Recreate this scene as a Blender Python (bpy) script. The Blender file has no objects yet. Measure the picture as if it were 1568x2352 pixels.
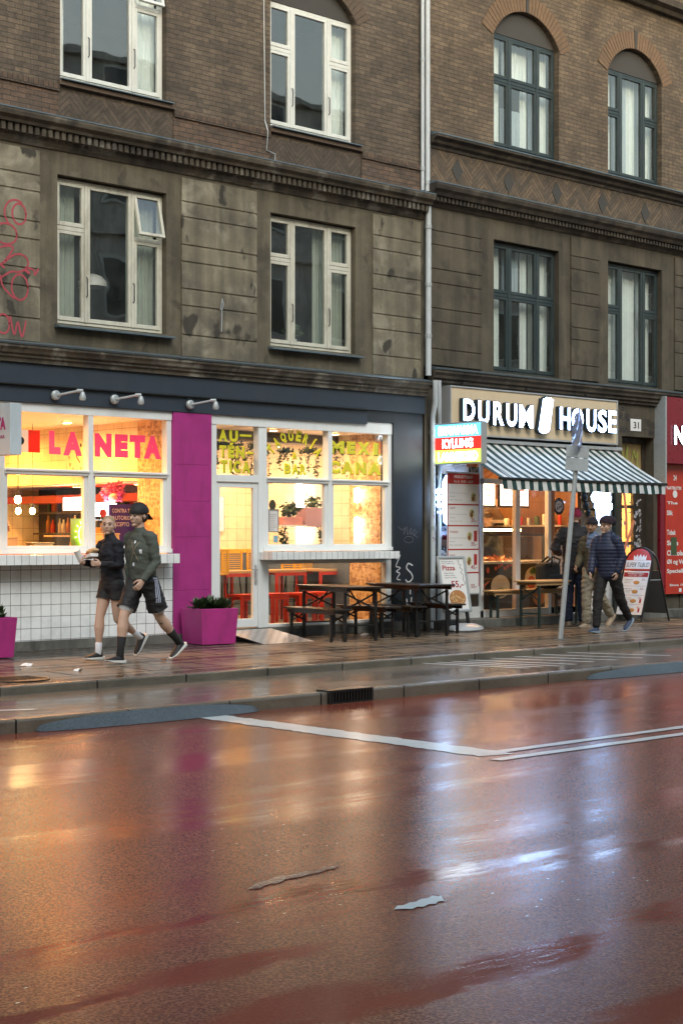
import bpy, bmesh, math, random
from mathutils import Vector, Matrix, noise
R = math.radians
random.seed(7)
S = bpy.context.scene
# ------------------------------------------------------------------ camera
TH = math.atan2(4016, 3750)
cam_d = bpy.data.cameras.new('camera'); cam = bpy.data.objects.new('camera', cam_d)
S.collection.objects.link(cam)
CX, CY, CZ = -10.78, -17.8, 1.45
cam.location = (CX, CY, CZ)
cam.rotation_euler = (R(90), 0, TH - R(90))
cam_d.sensor_fit = 'VERTICAL'; cam_d.sensor_height = 36.0
cam_d.lens = 36.0 * 3750 / 2352
cam_d.shift_y = (1235 - 1176) / 2352
cam_d.clip_start = 0.1; cam_d.clip_end = 2000
S.camera = cam
# ------------------------------------------------------------------ world / sun / exposure
W = bpy.data.worlds.new('World'); S.world = W; W.use_nodes = True
wn = W.node_tree; bg = wn.nodes['Background']
sky = wn.nodes.new('ShaderNodeTexSky'); sky.sky_type = 'NISHITA'; sky.sun_disc = False
SUN_EL, SUN_AZ = R(13), R(200)
sky.sun_elevation = SUN_EL; sky.sun_rotation = SUN_AZ
sky.air_density = 1.6; sky.dust_density = 4.0; sky.ozone_density = 2.2
hs = wn.nodes.new('ShaderNodeHueSaturation'); hs.inputs['Saturation'].default_value = 0.8
wn.links.new(sky.outputs[0], hs.inputs['Color'])
wn.links.new(hs.outputs[0], bg.inputs[0]); bg.inputs[1].default_value = 0.14
sl = bpy.data.lights.new('sun', 'SUN'); sl.energy = 0.5; sl.angle = R(30); sl.color = (1, .93, .85)
so = bpy.data.objects.new('sun', sl); S.collection.objects.link(so)
d = Vector((math.sin(SUN_AZ) * math.cos(R(50)), math.cos(SUN_AZ) * math.cos(R(50)), math.sin(R(50))))
so.rotation_euler = d.to_track_quat('Z', 'Y').to_euler()
S.view_settings.view_transform = 'Standard'; S.view_settings.look = 'None'
S.view_settings.exposure = 1.92; S.view_settings.gamma = 1
S.render.engine = 'CYCLES'
S.cycles.max_bounces = 8; S.cycles.glossy_bounces = 4; S.cycles.transparent_max_bounces = 12
S.cycles.sample_clamp_indirect = 6.0; S.cycles.caustics_reflective = False

# ------------------------------------------------------------------ helpers: projection of measured photo points
_c, _s = math.cos(TH), math.sin(TH)
def P(x, y, Y=0.):
    xr = (x - 784) / 3750; t = (Y - CY) / (_s - _c * xr)
    return CX + t * (_c + xr * _s), CZ + (1235 - y) * t / 3750
def G(x, y, z=0.):
    xr = (x - 784) / 3750; t = (CZ - z) * 3750 / (y - 1235)
    return CX + t * (_c + xr * _s), CY + t * (_s - _c * xr)
# ------------------------------------------------------------------ helpers: objects
C = S.collection
def tag(o, label, cat, group=None, kind=None):
    if label: o['label'] = label
    if cat: o['category'] = cat
    if group: o['group'] = group
    if kind: o['kind'] = kind
    return o
def thing(name, label, cat, loc=(0, 0, 0), rz=0., group=None):
    o = bpy.data.objects.new(name, None); C.objects.link(o); o.empty_display_size = .1
    o.location = loc; o.rotation_euler = (0, 0, rz)
    return tag(o, label, cat, group)
def copy_tree(o, parent=None):
    c = o.copy(); C.objects.link(c)
    if parent is not None: c.parent = parent
    for ch in list(o.children): copy_tree(ch, c)
    return c
class MB:
    def __init__(s, M=None): s.v = []; s.f = []; s.M = M or Matrix()
    def add(s, vs, fs):
        n = len(s.v)
        s.v += [s.M @ Vector(v) for v in vs]; s.f += [[n + i for i in f] for f in fs]; return s
    def box(s, x0, x1, y0, y1, z0, z1, M=None):
        vs = [(x, y, z) for z in (z0, z1) for y in (y0, y1) for x in (x0, x1)]
        if M is not None: vs = [M @ Vector(v) for v in vs]
        return s.add(vs, [(0, 2, 3, 1), (4, 5, 7, 6), (0, 1, 5, 4), (2, 6, 7, 3), (0, 4, 6, 2), (1, 3, 7, 5)])
    def quad(s, a, b, c, d_): return s.add([a, b, c, d_], [(0, 1, 2, 3)])
    def tube(s, pts, r, n=8, cap=True):
        pts = [Vector(p) for p in pts]; k = len(pts)
        rs = r if isinstance(r, (list, tuple)) else [r] * k
        t0 = (pts[1] - pts[0]).normalized(); up = Vector((0, 0, 1)) if abs(t0.z) < .9 else Vector((1, 0, 0))
        a = t0.cross(up).normalized(); vs = []
        for i, p in enumerate(pts):
            t = (pts[min(i + 1, k - 1)] - pts[max(i - 1, 0)]).normalized()
            a = (a - t * a.dot(t)).normalized(); b = t.cross(a)
            for j in range(n):
                q = 2 * math.pi * j / n; vs.append(p + (a * math.cos(q) + b * math.sin(q)) * rs[i])
        fs = [(i * n + j, i * n + (j + 1) % n, (i + 1) * n + (j + 1) % n, (i + 1) * n + j) for i in range(k - 1) for j in range(n)]
        if cap: fs += [tuple(reversed(range(n))), tuple(range((k - 1) * n, k * n))]
        return s.add(vs, fs)
    def bar(s, p, q, w, h, side=None):
        p, q = Vector(p), Vector(q); t = (q - p).normalized()
        a = Vector(side) if side else (t.cross(Vector((0, 0, 1))) if abs(t.z) < .95 else Vector((1, 0, 0)))
        a = (a - t * a.dot(t)).normalized(); b = t.cross(a)
        vs = [e + a * (i * w / 2) + b * (j * h / 2) for e in (p, q) for i, j in ((-1, -1), (1, -1), (1, 1), (-1, 1))]
        return s.add(vs, [(0, 3, 2, 1), (4, 5, 6, 7), (0, 1, 5, 4), (1, 2, 6, 5), (2, 3, 7, 6), (3, 0, 4, 7)])
    def lathe(s, prof, c=(0, 0, 0), n=20, M=None, cap=True):
        vs = [Vector((r * math.cos(2 * math.pi * j / n), r * math.sin(2 * math.pi * j / n), z)) for r, z in prof for j in range(n)]
        if M is not None: vs = [M @ v for v in vs]
        vs = [v + Vector(c) for v in vs]
        k = len(prof)
        fs = [(i * n + j, i * n + (j + 1) % n, (i + 1) * n + (j + 1) % n, (i + 1) * n + j) for i in range(k - 1) for j in range(n)]
        if cap: fs += [tuple(reversed(range(n))), tuple(range((k - 1) * n, k * n))]
        return s.add(vs, fs)
    def ball(s, c, r, n=12, m=8):
        r = r if isinstance(r, (tuple, list)) else (r, r, r)
        prof = [(max(math.sin(math.pi * i / m), .02), -math.cos(math.pi * i / m)) for i in range(m + 1)]
        return s.lathe(prof, c, n, Matrix.Diagonal((r[0], r[1], r[2])).to_4x4())
    def poly(s, pts, t, y=0., back=True):
        """outline in XZ, front at y, thickness t towards +y"""
        n = len(pts); vs = [(x, y, z) for x, z in pts] + [(x, y + t, z) for x, z in pts]
        fs = [tuple(range(n)), tuple(reversed(range(n, 2 * n)))] + [(i, i + n, (i + 1) % n + n, (i + 1) % n) for i in range(n)]
        return s.add(vs, fs)
    def prof(s, pts, x0, x1, close=True):
        """profile list (y,z) extruded along X"""
        n = len(pts); vs = [(x0, y, z) for y, z in pts] + [(x1, y, z) for y, z in pts]
        fs = [(i, (i + 1) % n, (i + 1) % n + n, i + n) for i in range(n if close else n - 1)]
        if close: fs += [tuple(reversed(range(n))), tuple(range(n, 2 * n))]
        return s.add(vs, fs)
    def build(s, name, mat, parent=None, smooth=False, bevel=0, label=None, cat=None, group=None, kind=None, loc=None, rz=0):
        me = bpy.data.meshes.new(name); me.from_pydata([tuple(v) for v in s.v], [], s.f)
        me.materials.append(mat)
        bm = bmesh.new(); bm.from_mesh(me); bmesh.ops.recalc_face_normals(bm, faces=bm.faces); bm.to_mesh(me); bm.free()
        if smooth:
            for p in me.polygons: p.use_smooth = True
            try: me.set_sharp_from_angle(angle=R(40))
            except Exception: pass
        o = bpy.data.objects.new(name, me); C.objects.link(o)
        if parent is not None: o.parent = parent
        if bevel:
            b = o.modifiers.new('bevel', 'BEVEL'); b.width = bevel; b.segments = 2; b.limit_method = 'ANGLE'
        if loc is not None: o.location = loc
        if rz: o.rotation_euler = (0, 0, rz)
        return tag(o, label, cat, group, kind)
_txt = {}
def text_mb(body, bold=0., shear=0., ext=0., res=3, align=None):
    key = (body, bold, shear, ext, res)
    if key not in _txt:
        cu = bpy.data.curves.new('t', 'FONT'); cu.body = body; cu.size = 1; cu.offset = bold; cu.shear = shear
        cu.extrude = ext; cu.resolution_u = res; cu.align_x = 'LEFT'
        o = bpy.data.objects.new('t', cu); C.objects.link(o)
        dg = bpy.context.evaluated_depsgraph_get(); me = bpy.data.meshes.new_from_object(o.evaluated_get(dg))
        vs = [v.co.copy() for v in me.vertices]; fs = [list(p.vertices) for p in me.polygons]
        bpy.data.objects.remove(o); bpy.data.curves.remove(cu); bpy.data.meshes.remove(me)
        _txt[key] = (vs, fs)
    return _txt[key]
def text_to(mb, body, x0, x1, z0, z1, y=0., bold=.0, shear=0., depth=0., M=None, keep=False):
    """write body into mb, fitted to the rectangle x0..x1, z0..z1 at plane y (reads from -Y)"""
    vs, fs = text_mb(body, bold, shear, 0.5 if depth else 0.)
    if not vs: return mb
    ax = min(v.x for v in vs); bx_ = max(v.x for v in vs); ay = min(v.y for v in vs); by_ = max(v.y for v in vs)
    sx = (x1 - x0) / max(bx_ - ax, 1e-6); sz = (z1 - z0) / max(by_ - ay, 1e-6)
    if keep: sx = sz = min(sx, sz)
    out = [Vector((x0 + (v.x - ax) * sx, y - v.z * depth, z0 + (v.y - ay) * sz)) for v in vs]
    if M is not None: out = [M @ v for v in out]
    return mb.add(out, fs)
# ------------------------------------------------------------------ helpers: materials
class NT:
    def __init__(s, name):
        s.m = bpy.data.materials.new(name); s.m.use_nodes = True; s.t = s.m.node_tree; s.n = s.t.nodes
        s.b = s.n['Principled BSDF']; s.out = s.n['Material Output']; s._co = None
    def N(s, ty, **kw):
        n = s.n.new('ShaderNode' + ty)
        for k, v in kw.items():
            if hasattr(n, k) and k not in n.inputs: setattr(n, k, v)
        for k, v in kw.items():
            if k in n.inputs: s.set(n.inputs[k], v)
        return n
    def set(s, inp, v):
        if isinstance(v, bpy.types.NodeSocket): s.t.links.new(v, inp)
        elif isinstance(v, (tuple, list)) and len(v) == 3 and inp.type == 'RGBA': inp.default_value = (*v, 1)
        else: inp.default_value = v
    @property
    def co(s):
        if s._co is None: s._co = s.N('TexCoord').outputs['Object']
        return s._co
    def map(s, scale=(1, 1, 1), loc=(0, 0, 0), rot=(0, 0, 0), v=None):
        n = s.N('Mapping'); s.set(n.inputs[0], v or s.co)
        n.inputs[1].default_value = loc; n.inputs[2].default_value = rot; n.inputs[3].default_value = scale
        return n.outputs[0]
    def noise(s, scale, detail=4, rough=.55, v=None, col=False, dist=0):
        n = s.N('TexNoise'); s.set(n.inputs['Vector'], v or s.co); n.inputs['Scale'].default_value = scale
        n.inputs['Detail'].default_value = detail; n.inputs['Roughness'].default_value = rough
        n.inputs['Distortion'].default_value = dist
        return n.outputs['Color' if col else 'Fac']
    def ramp(s, v, stops, interp='LINEAR'):
        n = s.N('ValToRGB'); s.set(n.inputs[0], v); cr = n.color_ramp; cr.interpolation = interp
        while len(cr.elements) < len(stops): cr.elements.new(.5)
        for e, (p, c) in zip(cr.elements, stops):
            e.position = p; e.color = (c, c, c, 1) if isinstance(c, (int, float)) else (*c, 1)
        return n.outputs[0]
    def mix(s, f, a, b, mode='MIX'):
        n = s.N('Mix', data_type='RGBA', blend_type=mode); s.set(n.inputs[0], f); s.set(n.inputs[6], a); s.set(n.inputs[7], b)
        return n.outputs[2]
    def math(s, op, a, b=None, c=None):
        n = s.N('Math', operation=op); s.set(n.inputs[0], a)
        if b is not None: s.set(n.inputs[1], b)
        if c is not None: s.set(n.inputs[2], c)
        return n.outputs[0]
    def sep(s, v=None):
        n = s.N('SeparateXYZ'); s.set(n.inputs[0], v or s.co); return n.outputs
    def comb(s, x, y, z):
        n = s.N('CombineXYZ'); s.set(n.inputs[0], x); s.set(n.inputs[1], y); s.set(n.inputs[2], z); return n.outputs[0]
    def bump(s, h, st=.3, dist=.01, nrm=None):
        n = s.N('Bump'); n.inputs['Strength'].default_value = st; n.inputs['Distance'].default_value = dist; s.set(n.inputs['Height'], h)
        if nrm is not None: s.set(n.inputs['Normal'], nrm)
        return n.outputs[0]
    def fin(s, col=None, rough=None, bump=None, metal=None, **kw):
        if col is not None: s.set(s.b.inputs['Base Color'], col)
        if rough is not None: s.set(s.b.inputs['Roughness'], rough)
        if metal is not None: s.set(s.b.inputs['Metallic'], metal)
        if bump is not None: s.set(s.b.inputs['Normal'], bump)
        for k, v in kw.items(): s.set(s.b.inputs[k.replace('_', ' ')], v)
        return s.m
def m_paint(name, col, rough=.5, var=.12, scale=6, bump=.1, metal=0., dirt=0., dirtcol=(.05, .045, .035)):
    t = NT(name); n = t.noise(scale, 5, .6)
    c = t.mix(n, tuple(x * (1 - var) for x in col), tuple(min(1, x * (1 + var)) for x in col))
    if dirt:
        st = t.ramp(t.noise(3.1, 6, .7, v=t.map((1, 1, .35))), [(.48, 0), (.68, 1)])
        c = t.mix(t.math('MULTIPLY', st, dirt), c, dirtcol)
    rr = t.math('MULTIPLY_ADD', n, .2, rough - .1)
    return t.fin(c, rr, t.bump(t.noise(scale * 12, 3), bump, .004), metal)
def m_emit(name, col, st, base=(.8, .8, .8), rough=.4):
    t = NT(name); t.fin(base, rough); t.set(t.b.inputs['Emission Color'], col); t.b.inputs['Emission Strength'].default_value = st
    return t.m
def m_glass(name, tint=(.96, .98, .97), refl=1.0, dirty=.03, wav=.05):
    t = NT(name); t.n.remove(t.b)
    gl = t.N('BsdfGlossy'); gl.inputs['Roughness'].default_value = .015; gl.inputs['Color'].default_value = (1, 1, 1, 1)
    tr = t.N('BsdfTransparent'); tr.inputs[0].default_value = (*tint, 1)
    ge = t.N('NewGeometry'); dt = t.N('VectorMath', operation='DOT_PRODUCT'); t.t.links.new(ge.outputs['Normal'], dt.inputs[0]); t.t.links.new(ge.outputs['Incoming'], dt.inputs[1])
    cs = t.math('SUBTRACT', 1., t.math('ABSOLUTE', dt.outputs['Value']))
    frv = t.math('MULTIPLY_ADD', t.math('POWER', cs, 5.), .955, .045)
    nb = t.bump(t.noise(1.1, 2), wav, .05); t.set(gl.inputs['Normal'], nb)
    k = t.math('MINIMUM', t.math('MULTIPLY', frv, refl), 1.0)
    mx = t.N('MixShader'); t.set(mx.inputs[0], k); t.t.links.new(tr.outputs[0], mx.inputs[1]); t.t.links.new(gl.outputs[0], mx.inputs[2])
    df = t.N('BsdfDiffuse'); df.inputs[0].default_value = (.5, .52, .5, 1)
    m2 = t.N('MixShader'); t.set(m2.inputs[0], t.math('MULTIPLY', t.ramp(t.noise(2.5, 5, .7), [(.4, 0), (.8, 1)]), dirty))
    t.t.links.new(mx.outputs[0], m2.inputs[1]); t.t.links.new(df.outputs[0], m2.inputs[2]); t.t.links.new(m2.outputs[0], t.out.inputs[0])
    return t.m
def m_brick(name, ca, cb, mort, bw=.23, bh=.066, sooty=.45):
    t = NT(name); x, y, z = t.sep()
    wob = t.noise(9, 3)
    v = t.comb(t.math('ADD', x, t.math('MULTIPLY', y, 1)), t.math('MULTIPLY_ADD', wob, .016, z), 0.)
    b = t.N('TexBrick', offset=.5, squash=1.); t.set(b.inputs['Vector'], v)
    t.set(b.inputs['Color1'], ca); t.set(b.inputs['Color2'], cb); t.set(b.inputs['Mortar'], mort)
    for k, q in (('Scale', 1.), ('Mortar Size', .006), ('Mortar Smooth', .35), ('Bias', 0.), ('Brick Width', bw), ('Row Height', bh)): b.inputs[k].default_value = q
    big = t.ramp(t.noise(1.3, 6, .65), [(.3, .62), (.7, 1.25)])
    mid = t.ramp(t.noise(14, 4, .7), [(.3, .7), (.72, 1.3)])
    c = t.mix(1., t.mix(1., b.outputs[0], big, 'MULTIPLY'), mid, 'MULTIPLY')
    soot = t.ramp(t.noise(.8, 7, .7, v=t.map((1, 1, .6), (3, 1, 7))), [(.5, 0), (.72, 1)])
    c = t.mix(t.math('MULTIPLY', soot, sooty), c, (.030, .026, .022))
    h = t.math('ADD', t.math('MULTIPLY', b.outputs[1], -1.), t.math('MULTIPLY', t.noise(45, 4), .7))
    return t.fin(c, .85, t.bump(h, .8, .012))
def m_chevron(name, ca, cb, mort, w=.26, pitch=.062):
    t = NT(name); x, y, z = t.sep()
    tri = t.math('PINGPONG', x, w); u = t.math('ADD', z, tri)
    r = t.math('FRACT', t.math('DIVIDE', u, pitch * 1.42)); idx = t.math('FLOOR', t.math('DIVIDE', u, pitch * 1.42))
    idx2 = t.math('FLOOR', t.math('DIVIDE', x, w))
    m = t.math('LESS_THAN', r, .16)
    wn_ = t.N('TexWhiteNoise', noise_dimensions='2D'); t.set(wn_.inputs['Vector'], t.comb(idx, idx2, 0.))
    c = t.mix(wn_.outputs[0], ca, cb); c = t.mix(1., c, t.ramp(t.noise(6, 6, .7), [(.3, .55), (.7, 1.3)]), 'MULTIPLY')
    c = t.mix(m, c, mort)
    ridge = t.math('MULTIPLY', wn_.outputs[0], .6)
    h = t.math('ADD', t.math('MULTIPLY', m, -1.), t.math('ADD', ridge, t.math('MULTIPLY', t.noise(40, 3), .4)))
    return t.fin(c, .85, t.bump(h, 1., .02))
def m_plaster(name, base, dark, light, seed=0., stain=.9, lightamt=.6, rough=.8):
    t = NT(name)
    a = t.noise(1.6, 8, .62, v=t.map((1, 1, 1.), (seed, 0, 0)))
    c = t.mix(t.ramp(a, [(.36, 0), (.6, 1)]), dark, base)
    lt = t.ramp(t.noise(2.2, 7, .6, v=t.map((1, 1, 1), (seed + 5, 2, 1)), dist=.6), [(.52, 0), (.66, 1)])
    c = t.mix(t.math('MULTIPLY', lt, lightamt), c, light)
    bl = t.ramp(t.noise(3.4, 3, .45, v=t.map((1, 1, .8), (seed + 9, 4, 3)), dist=.3), [(.61, 0), (.67, 1)])
    c = t.mix(t.math('MULTIPLY', bl, stain), c, tuple(q * .42 for q in dark))
    st = t.ramp(t.noise(5, 5, .6, v=t.map((1, 1, .08), (seed, 0, 0))), [(.35, .68), (.65, 1.15)])
    c = t.mix(1., c, st, 'MULTIPLY')
    fine = t.ramp(t.noise(60, 3, .7), [(.3, .85), (.7, 1.12)])
    c = t.mix(1., c, fine, 'MULTIPLY')
    return t.fin(c, rough, t.bump(t.math('ADD', t.noise(30, 5, .7), t.math('MULTIPLY', a, 2.)), .35, .01))
def m_tile(name, col, grout, s=.15, rough=.12, swap=False, s2=None):
    t = NT(name); x, y, z = t.sep()
    u = t.math('ADD', x, y)
    b = t.N('TexBrick', offset=0., squash=1.); t.set(b.inputs['Vector'], t.comb(u, z, 0.))
    t.set(b.inputs['Color1'], col); t.set(b.inputs['Color2'], tuple(q * .93 for q in col)); t.set(b.inputs['Mortar'], grout)
    for k, q in (('Scale', 1.), ('Mortar Size', .0035), ('Mortar Smooth', .2), ('Bias', 0.), ('Brick Width', s), ('Row Height', s2 or s)): b.inputs[k].default_value = q
    dirt = t.ramp(t.noise(2.3, 6, .7), [(.45, 1.), (.8, .68)])
    c = t.mix(1., b.outputs[0], dirt, 'MULTIPLY')
    h = t.math('ADD', t.math('MULTIPLY', b.outputs[1], -1.), t.math('MULTIPLY', t.noise(4, 2), .5))
    return t.fin(c, rough, t.bump(h, .35, .004))
def m_wood(name, ca, cb, rough=.4, sc=(1, 14, 14), planks=0):
    t = NT(name); n = t.noise(3, 5, .6, v=t.map(sc), dist=.5)
    c = t.mix(n, ca, cb)
    return t.fin(c, t.math('MULTIPLY_ADD', n, .25, rough - .1), t.bump(n, .2, .003))
M = {}
M['brick_l'] = m_brick('brick_left', (.150, .114, .077), (.088, .070, .050), (.066, .056, .044))  # mortar of both brick walls darkened to carry the shadow in the joints
M['brick_r'] = m_brick('brick_right', (.178, .130, .082), (.104, .080, .054), (.072, .060, .046), sooty=.3)
M['chev_l'] = m_chevron('chevron_brick_left', (.105, .080, .056), (.075, .059, .043), (.045, .037, .030))
M['chev_r'] = m_chevron('chevron_brick_right', (.165, .118, .074), (.085, .07, .052), (.05, .042, .033), w=.3)
M['arch'] = m_paint('arch_brick', (.17, .108, .062), .85, .4, 16, .5, dirt=.35)
M['arch2'] = m_paint('arch_brick_dark', (.105, .075, .052), .85, .3, 16, .5, dirt=.35)
M['pl_l'] = m_plaster('plaster_left', (.205, .183, .125), (.115, .103, .076), (.29, .27, .20), 0, 1., .85)
M['pl_l2'] = m_plaster('plaster_left_surround', (.135, .118, .078), (.080, .069, .047), (.19, .17, .12), 3, .5, .5)
M['pl_r'] = m_plaster('plaster_right', (.098, .083, .055), (.060, .051, .036), (.12, .10, .07), 7, .35, .45)
M['corn_l'] = m_plaster('cornice_left', (.090, .076, .054), (.035, .030, .024), (.26, .25, .21), 11, .6, .8)
M['corn_r'] = m_plaster('cornice_right', (.075, .062, .045), (.033, .029, .024), (.15, .13, .10), 13, .5, .5)
M['flash'] = m_paint('zinc_flashing', (.17, .22, .25), .35, .3, 8, .15, .6)
M['tymp'] = m_paint('tympanum_plaster', (.052, .050, .045), .8, .15, 6, .3)
M['win_w'] = m_paint('window_paint_white', (.68, .71, .66), .45, .12, 9, .15, dirt=.25, dirtcol=(.28, .22, .14))
M['win_wd'] = m_paint('window_paint_old_cream', (.56, .56, .47), .5, .18, 9, .25, dirt=.55, dirtcol=(.22, .19, .13))
M['win_g'] = m_paint('window_paint_green', (.022, .036, .038), .4, .2, 9, .15, dirt=.15, dirtcol=(.15, .15, .13))
M['shop_w'] = m_paint('shop_frame_white', (.76, .80, .79), .35, .04, 5, .05, dirt=.12, dirtcol=(.4, .38, .33))
M['glass'] = m_glass('window_glass', refl=1.7)
M['glass_shop'] = m_glass('shop_glass', dirty=.01, wav=.005)
M['glass_side'] = m_glass('display_glass', dirty=.02)
M['curt'] = m_paint('curtain_white', (.78, .84, .82), .9, .1, 8)
M['curt_b'] = m_paint('curtain_blue_grey', (.40, .47, .52), .9, .15, 3)
M['curt_d'] = m_paint('curtain_grey', (.38, .42, .36), .9, .15, 8)
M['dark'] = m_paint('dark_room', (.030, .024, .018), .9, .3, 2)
M['navy'] = m_paint('navy_render', (.024, .036, .052), .55, .18, 3, .25, dirt=.15, dirtcol=(.07, .075, .08))
M['navy2'] = m_paint('navy_render_patch', (.012, .017, .023), .5, .2, 3, .2)
M['mag'] = m_paint('magenta_render', (.37, .025, .20), .7, .2, 4, .6, dirt=.45, dirtcol=(.16, .015, .09))
M['mag2'] = m_paint('magenta_planter', (.42, .028, .21), .6, .18, 5, .3, dirt=.45, dirtcol=(.15, .02, .08))
M['tile'] = m_tile('white_tile', (.86, .90, .89), (.10, .10, .09), .149)
M['tile_s'] = m_tile('white_ledge_tile', (.86, .90, .89), (.2, .2, .19), .107, s2=.5)
M['tile_in'] = m_tile('cream_tile', (.80, .68, .48), (.36, .25, .14), .2, rough=.3)
M['conc'] = m_plaster('plinth_concrete', (.16, .16, .14), (.09, .09, .08), (.22, .22, .2), 21, .4, .3)
def m_osb():
    t = NT('osb_board'); v = t.N('TexVoronoi'); t.set(v.inputs['Vector'], t.map((30, 30, 12))); v.inputs['Scale'].default_value = 1.; v2 = t.N('TexVoronoi'); t.set(v2.inputs['Vector'], t.map((14, 14, 34), (3, 1, 2))); v2.inputs['Scale'].default_value = 1.
    g = t.N('SeparateColor'); t.set(g.inputs[0], t.mix(.5, v.outputs['Color'], v2.outputs['Color']))
    return t.fin(t.ramp(g.outputs[0], [(.2, (.30, .14, .045)), (.5, (.55, .33, .13)), (.8, (.68, .46, .22))]), .6, t.bump(g.outputs[1], .3, .004))
M['osb'] = m_osb()
M['white'] = m_paint('white_panel', (.78, .78, .76), .4, .04, 5, .05)
M['ceil'] = m_paint('ceiling_white', (.75, .7, .6), .8, .04, 5)
M['grey'] = m_paint('galvanised', (.40, .44, .45), .42, .2, 14, .15, .25)
M['pipe'] = m_paint('pipe_white', (.50, .55, .57), .45, .08, 5, .1, dirt=.3, dirtcol=(.18, .17, .15))
M['black'] = m_paint('black_metal', (.012, .012, .012), .35, .3, 10, .1)
M['dwood'] = m_wood('dark_wood', (.012, .009, .007), (.030, .022, .016), .28)
M['pwood'] = m_wood('pine_wood', (.42, .26, .11), (.55, .36, .17), .35)
M['greenm'] = m_paint('green_metal', (.02, .035, .03), .4, .2, 10, .1)
M['cream'] = m_paint('sign_cream', (.66, .54, .36), .5, .05, 4, .05, dirt=.1, dirtcol=(.3, .24, .15))
M['alu'] = m_paint('aluminium', (.55, .57, .58), .4, .08, 8, .05, .5, dirt=.15)
M['aw_g'] = m_paint('awning_green', (.020, .085, .065), .75, .12, 8, .1)
M['aw_w'] = m_paint('awning_white', (.68, .70, .68), .75, .06, 8, .1, dirt=.12, dirtcol=(.3, .3, .27))
M['red'] = m_paint('red_vinyl', (.42, .018, .018), .35, .12, 6, .05)
M['redp'] = m_paint('red_panel', (.50, .035, .02), .35, .2, 6, .05, dirt=.15, dirtcol=(.2, .01, .01))
M['crim'] = m_paint('crimson_sign', (.20, .006, .022), .3, .1, 6, .05)
M['leaf'] = m_paint('leaf_green', (.05, .085, .035), .5, .4, 20)
M['leaf_d'] = m_paint('leaf_dark', (.03, .055, .022), .5, .5, 20)
M['soil'] = m_paint('soil', (.03, .022, .015), .9, .4, 30, .5)
M['txt'] = m_paint('ink_black', (.015, .015, .015), .5, 0)
M['txtr'] = m_paint('ink_red', (.35, .02, .02), .5, 0)
M['txtw'] = m_paint('ink_white', (.75, .75, .73), .5, 0)
def m_roadpaint(name, col, wear):
    t = NT(name); w = t.noise(38, 5, .75); big = t.noise(2.2, 4, .6); n = t.math('ADD', t.math('MULTIPLY', w, .7), t.math('MULTIPLY', big, .3))
    hole = t.ramp(n, [(wear, 1), (wear + .03, 0)]); c = t.mix(t.noise(5, 5, .7), tuple(q * .78 for q in col), col); c = t.mix(hole, c, (.15, .05, .03))
    t.b.inputs['Coat Weight'].default_value = .5; t.b.inputs['Coat Roughness'].default_value = .2
    return t.fin(c, .5, t.bump(t.noise(62, 3, .8), .6, .008))
M['paint'] = m_roadpaint('road_paint', (.66, .70, .68), .36)
def m_vinyl(name, col, k=.5):
    t = NT(name); tr = t.N('BsdfTranslucent'); tr.inputs[0].default_value = (*col, 1); t.fin(col, .5)
    mx = t.N('MixShader'); mx.inputs[0].default_value = k; t.t.links.new(t.b.outputs[0], mx.inputs[1]); t.t.links.new(tr.outputs[0], mx.inputs[2]); t.t.links.new(mx.outputs[0], t.out.inputs[0]); return t.m
M['pinkl'] = m_vinyl('lettering_pink', (.68, .07, .26)); M['yell'] = m_vinyl('lettering_yellow', (.95, .90, .05), .35)
M['dgreen'] = m_vinyl('lettering_shade', (.07, .10, .02), .2)
M['orange'] = m_paint('red_orange_paint', (.52, .035, .014), .4, .1)
M['yellow'] = m_paint('yellow_paint', (.75, .42, .02), .4, .1)
M['wain'] = m_paint('wainscot_grey_blue', (.11, .14, .17), .5, .1)
M['brownw'] = m_wood('brown_door_wood', (.34, .14, .05), (.42, .19, .07), .4)
M['skin'] = m_paint('skin', (.52, .34, .25), .5, .08, 12, .05)
M['skin2'] = m_paint('skin_tan', (.36, .21, .13), .5, .08, 12, .05)
M['brownd'] = m_paint('door_brown_dark', (.035, .026, .018), .5, .4, 8, .2, dirt=.3, dirtcol=(.25, .23, .2))
M['pinata'] = m_paint('pink_paper', (.80, .12, .25), .8, .25, 30)
M['bulb'] = m_emit('bulb_glow', (1, .62, .25), 28)
M['down'] = m_emit('downlight_glow', (1, .82, .55), 22)
M['ledw'] = m_emit('led_white', (.40, .60, 1.), 6.5)
M['ledw2'] = m_emit('led_white_soft', (.85, .93, 1.), 3.5)
M['neon'] = m_emit('neon_green', (.50, 1., .10), 2.6)
M['tube'] = m_emit('tube_white', (1., .85, .72), 5)
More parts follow.
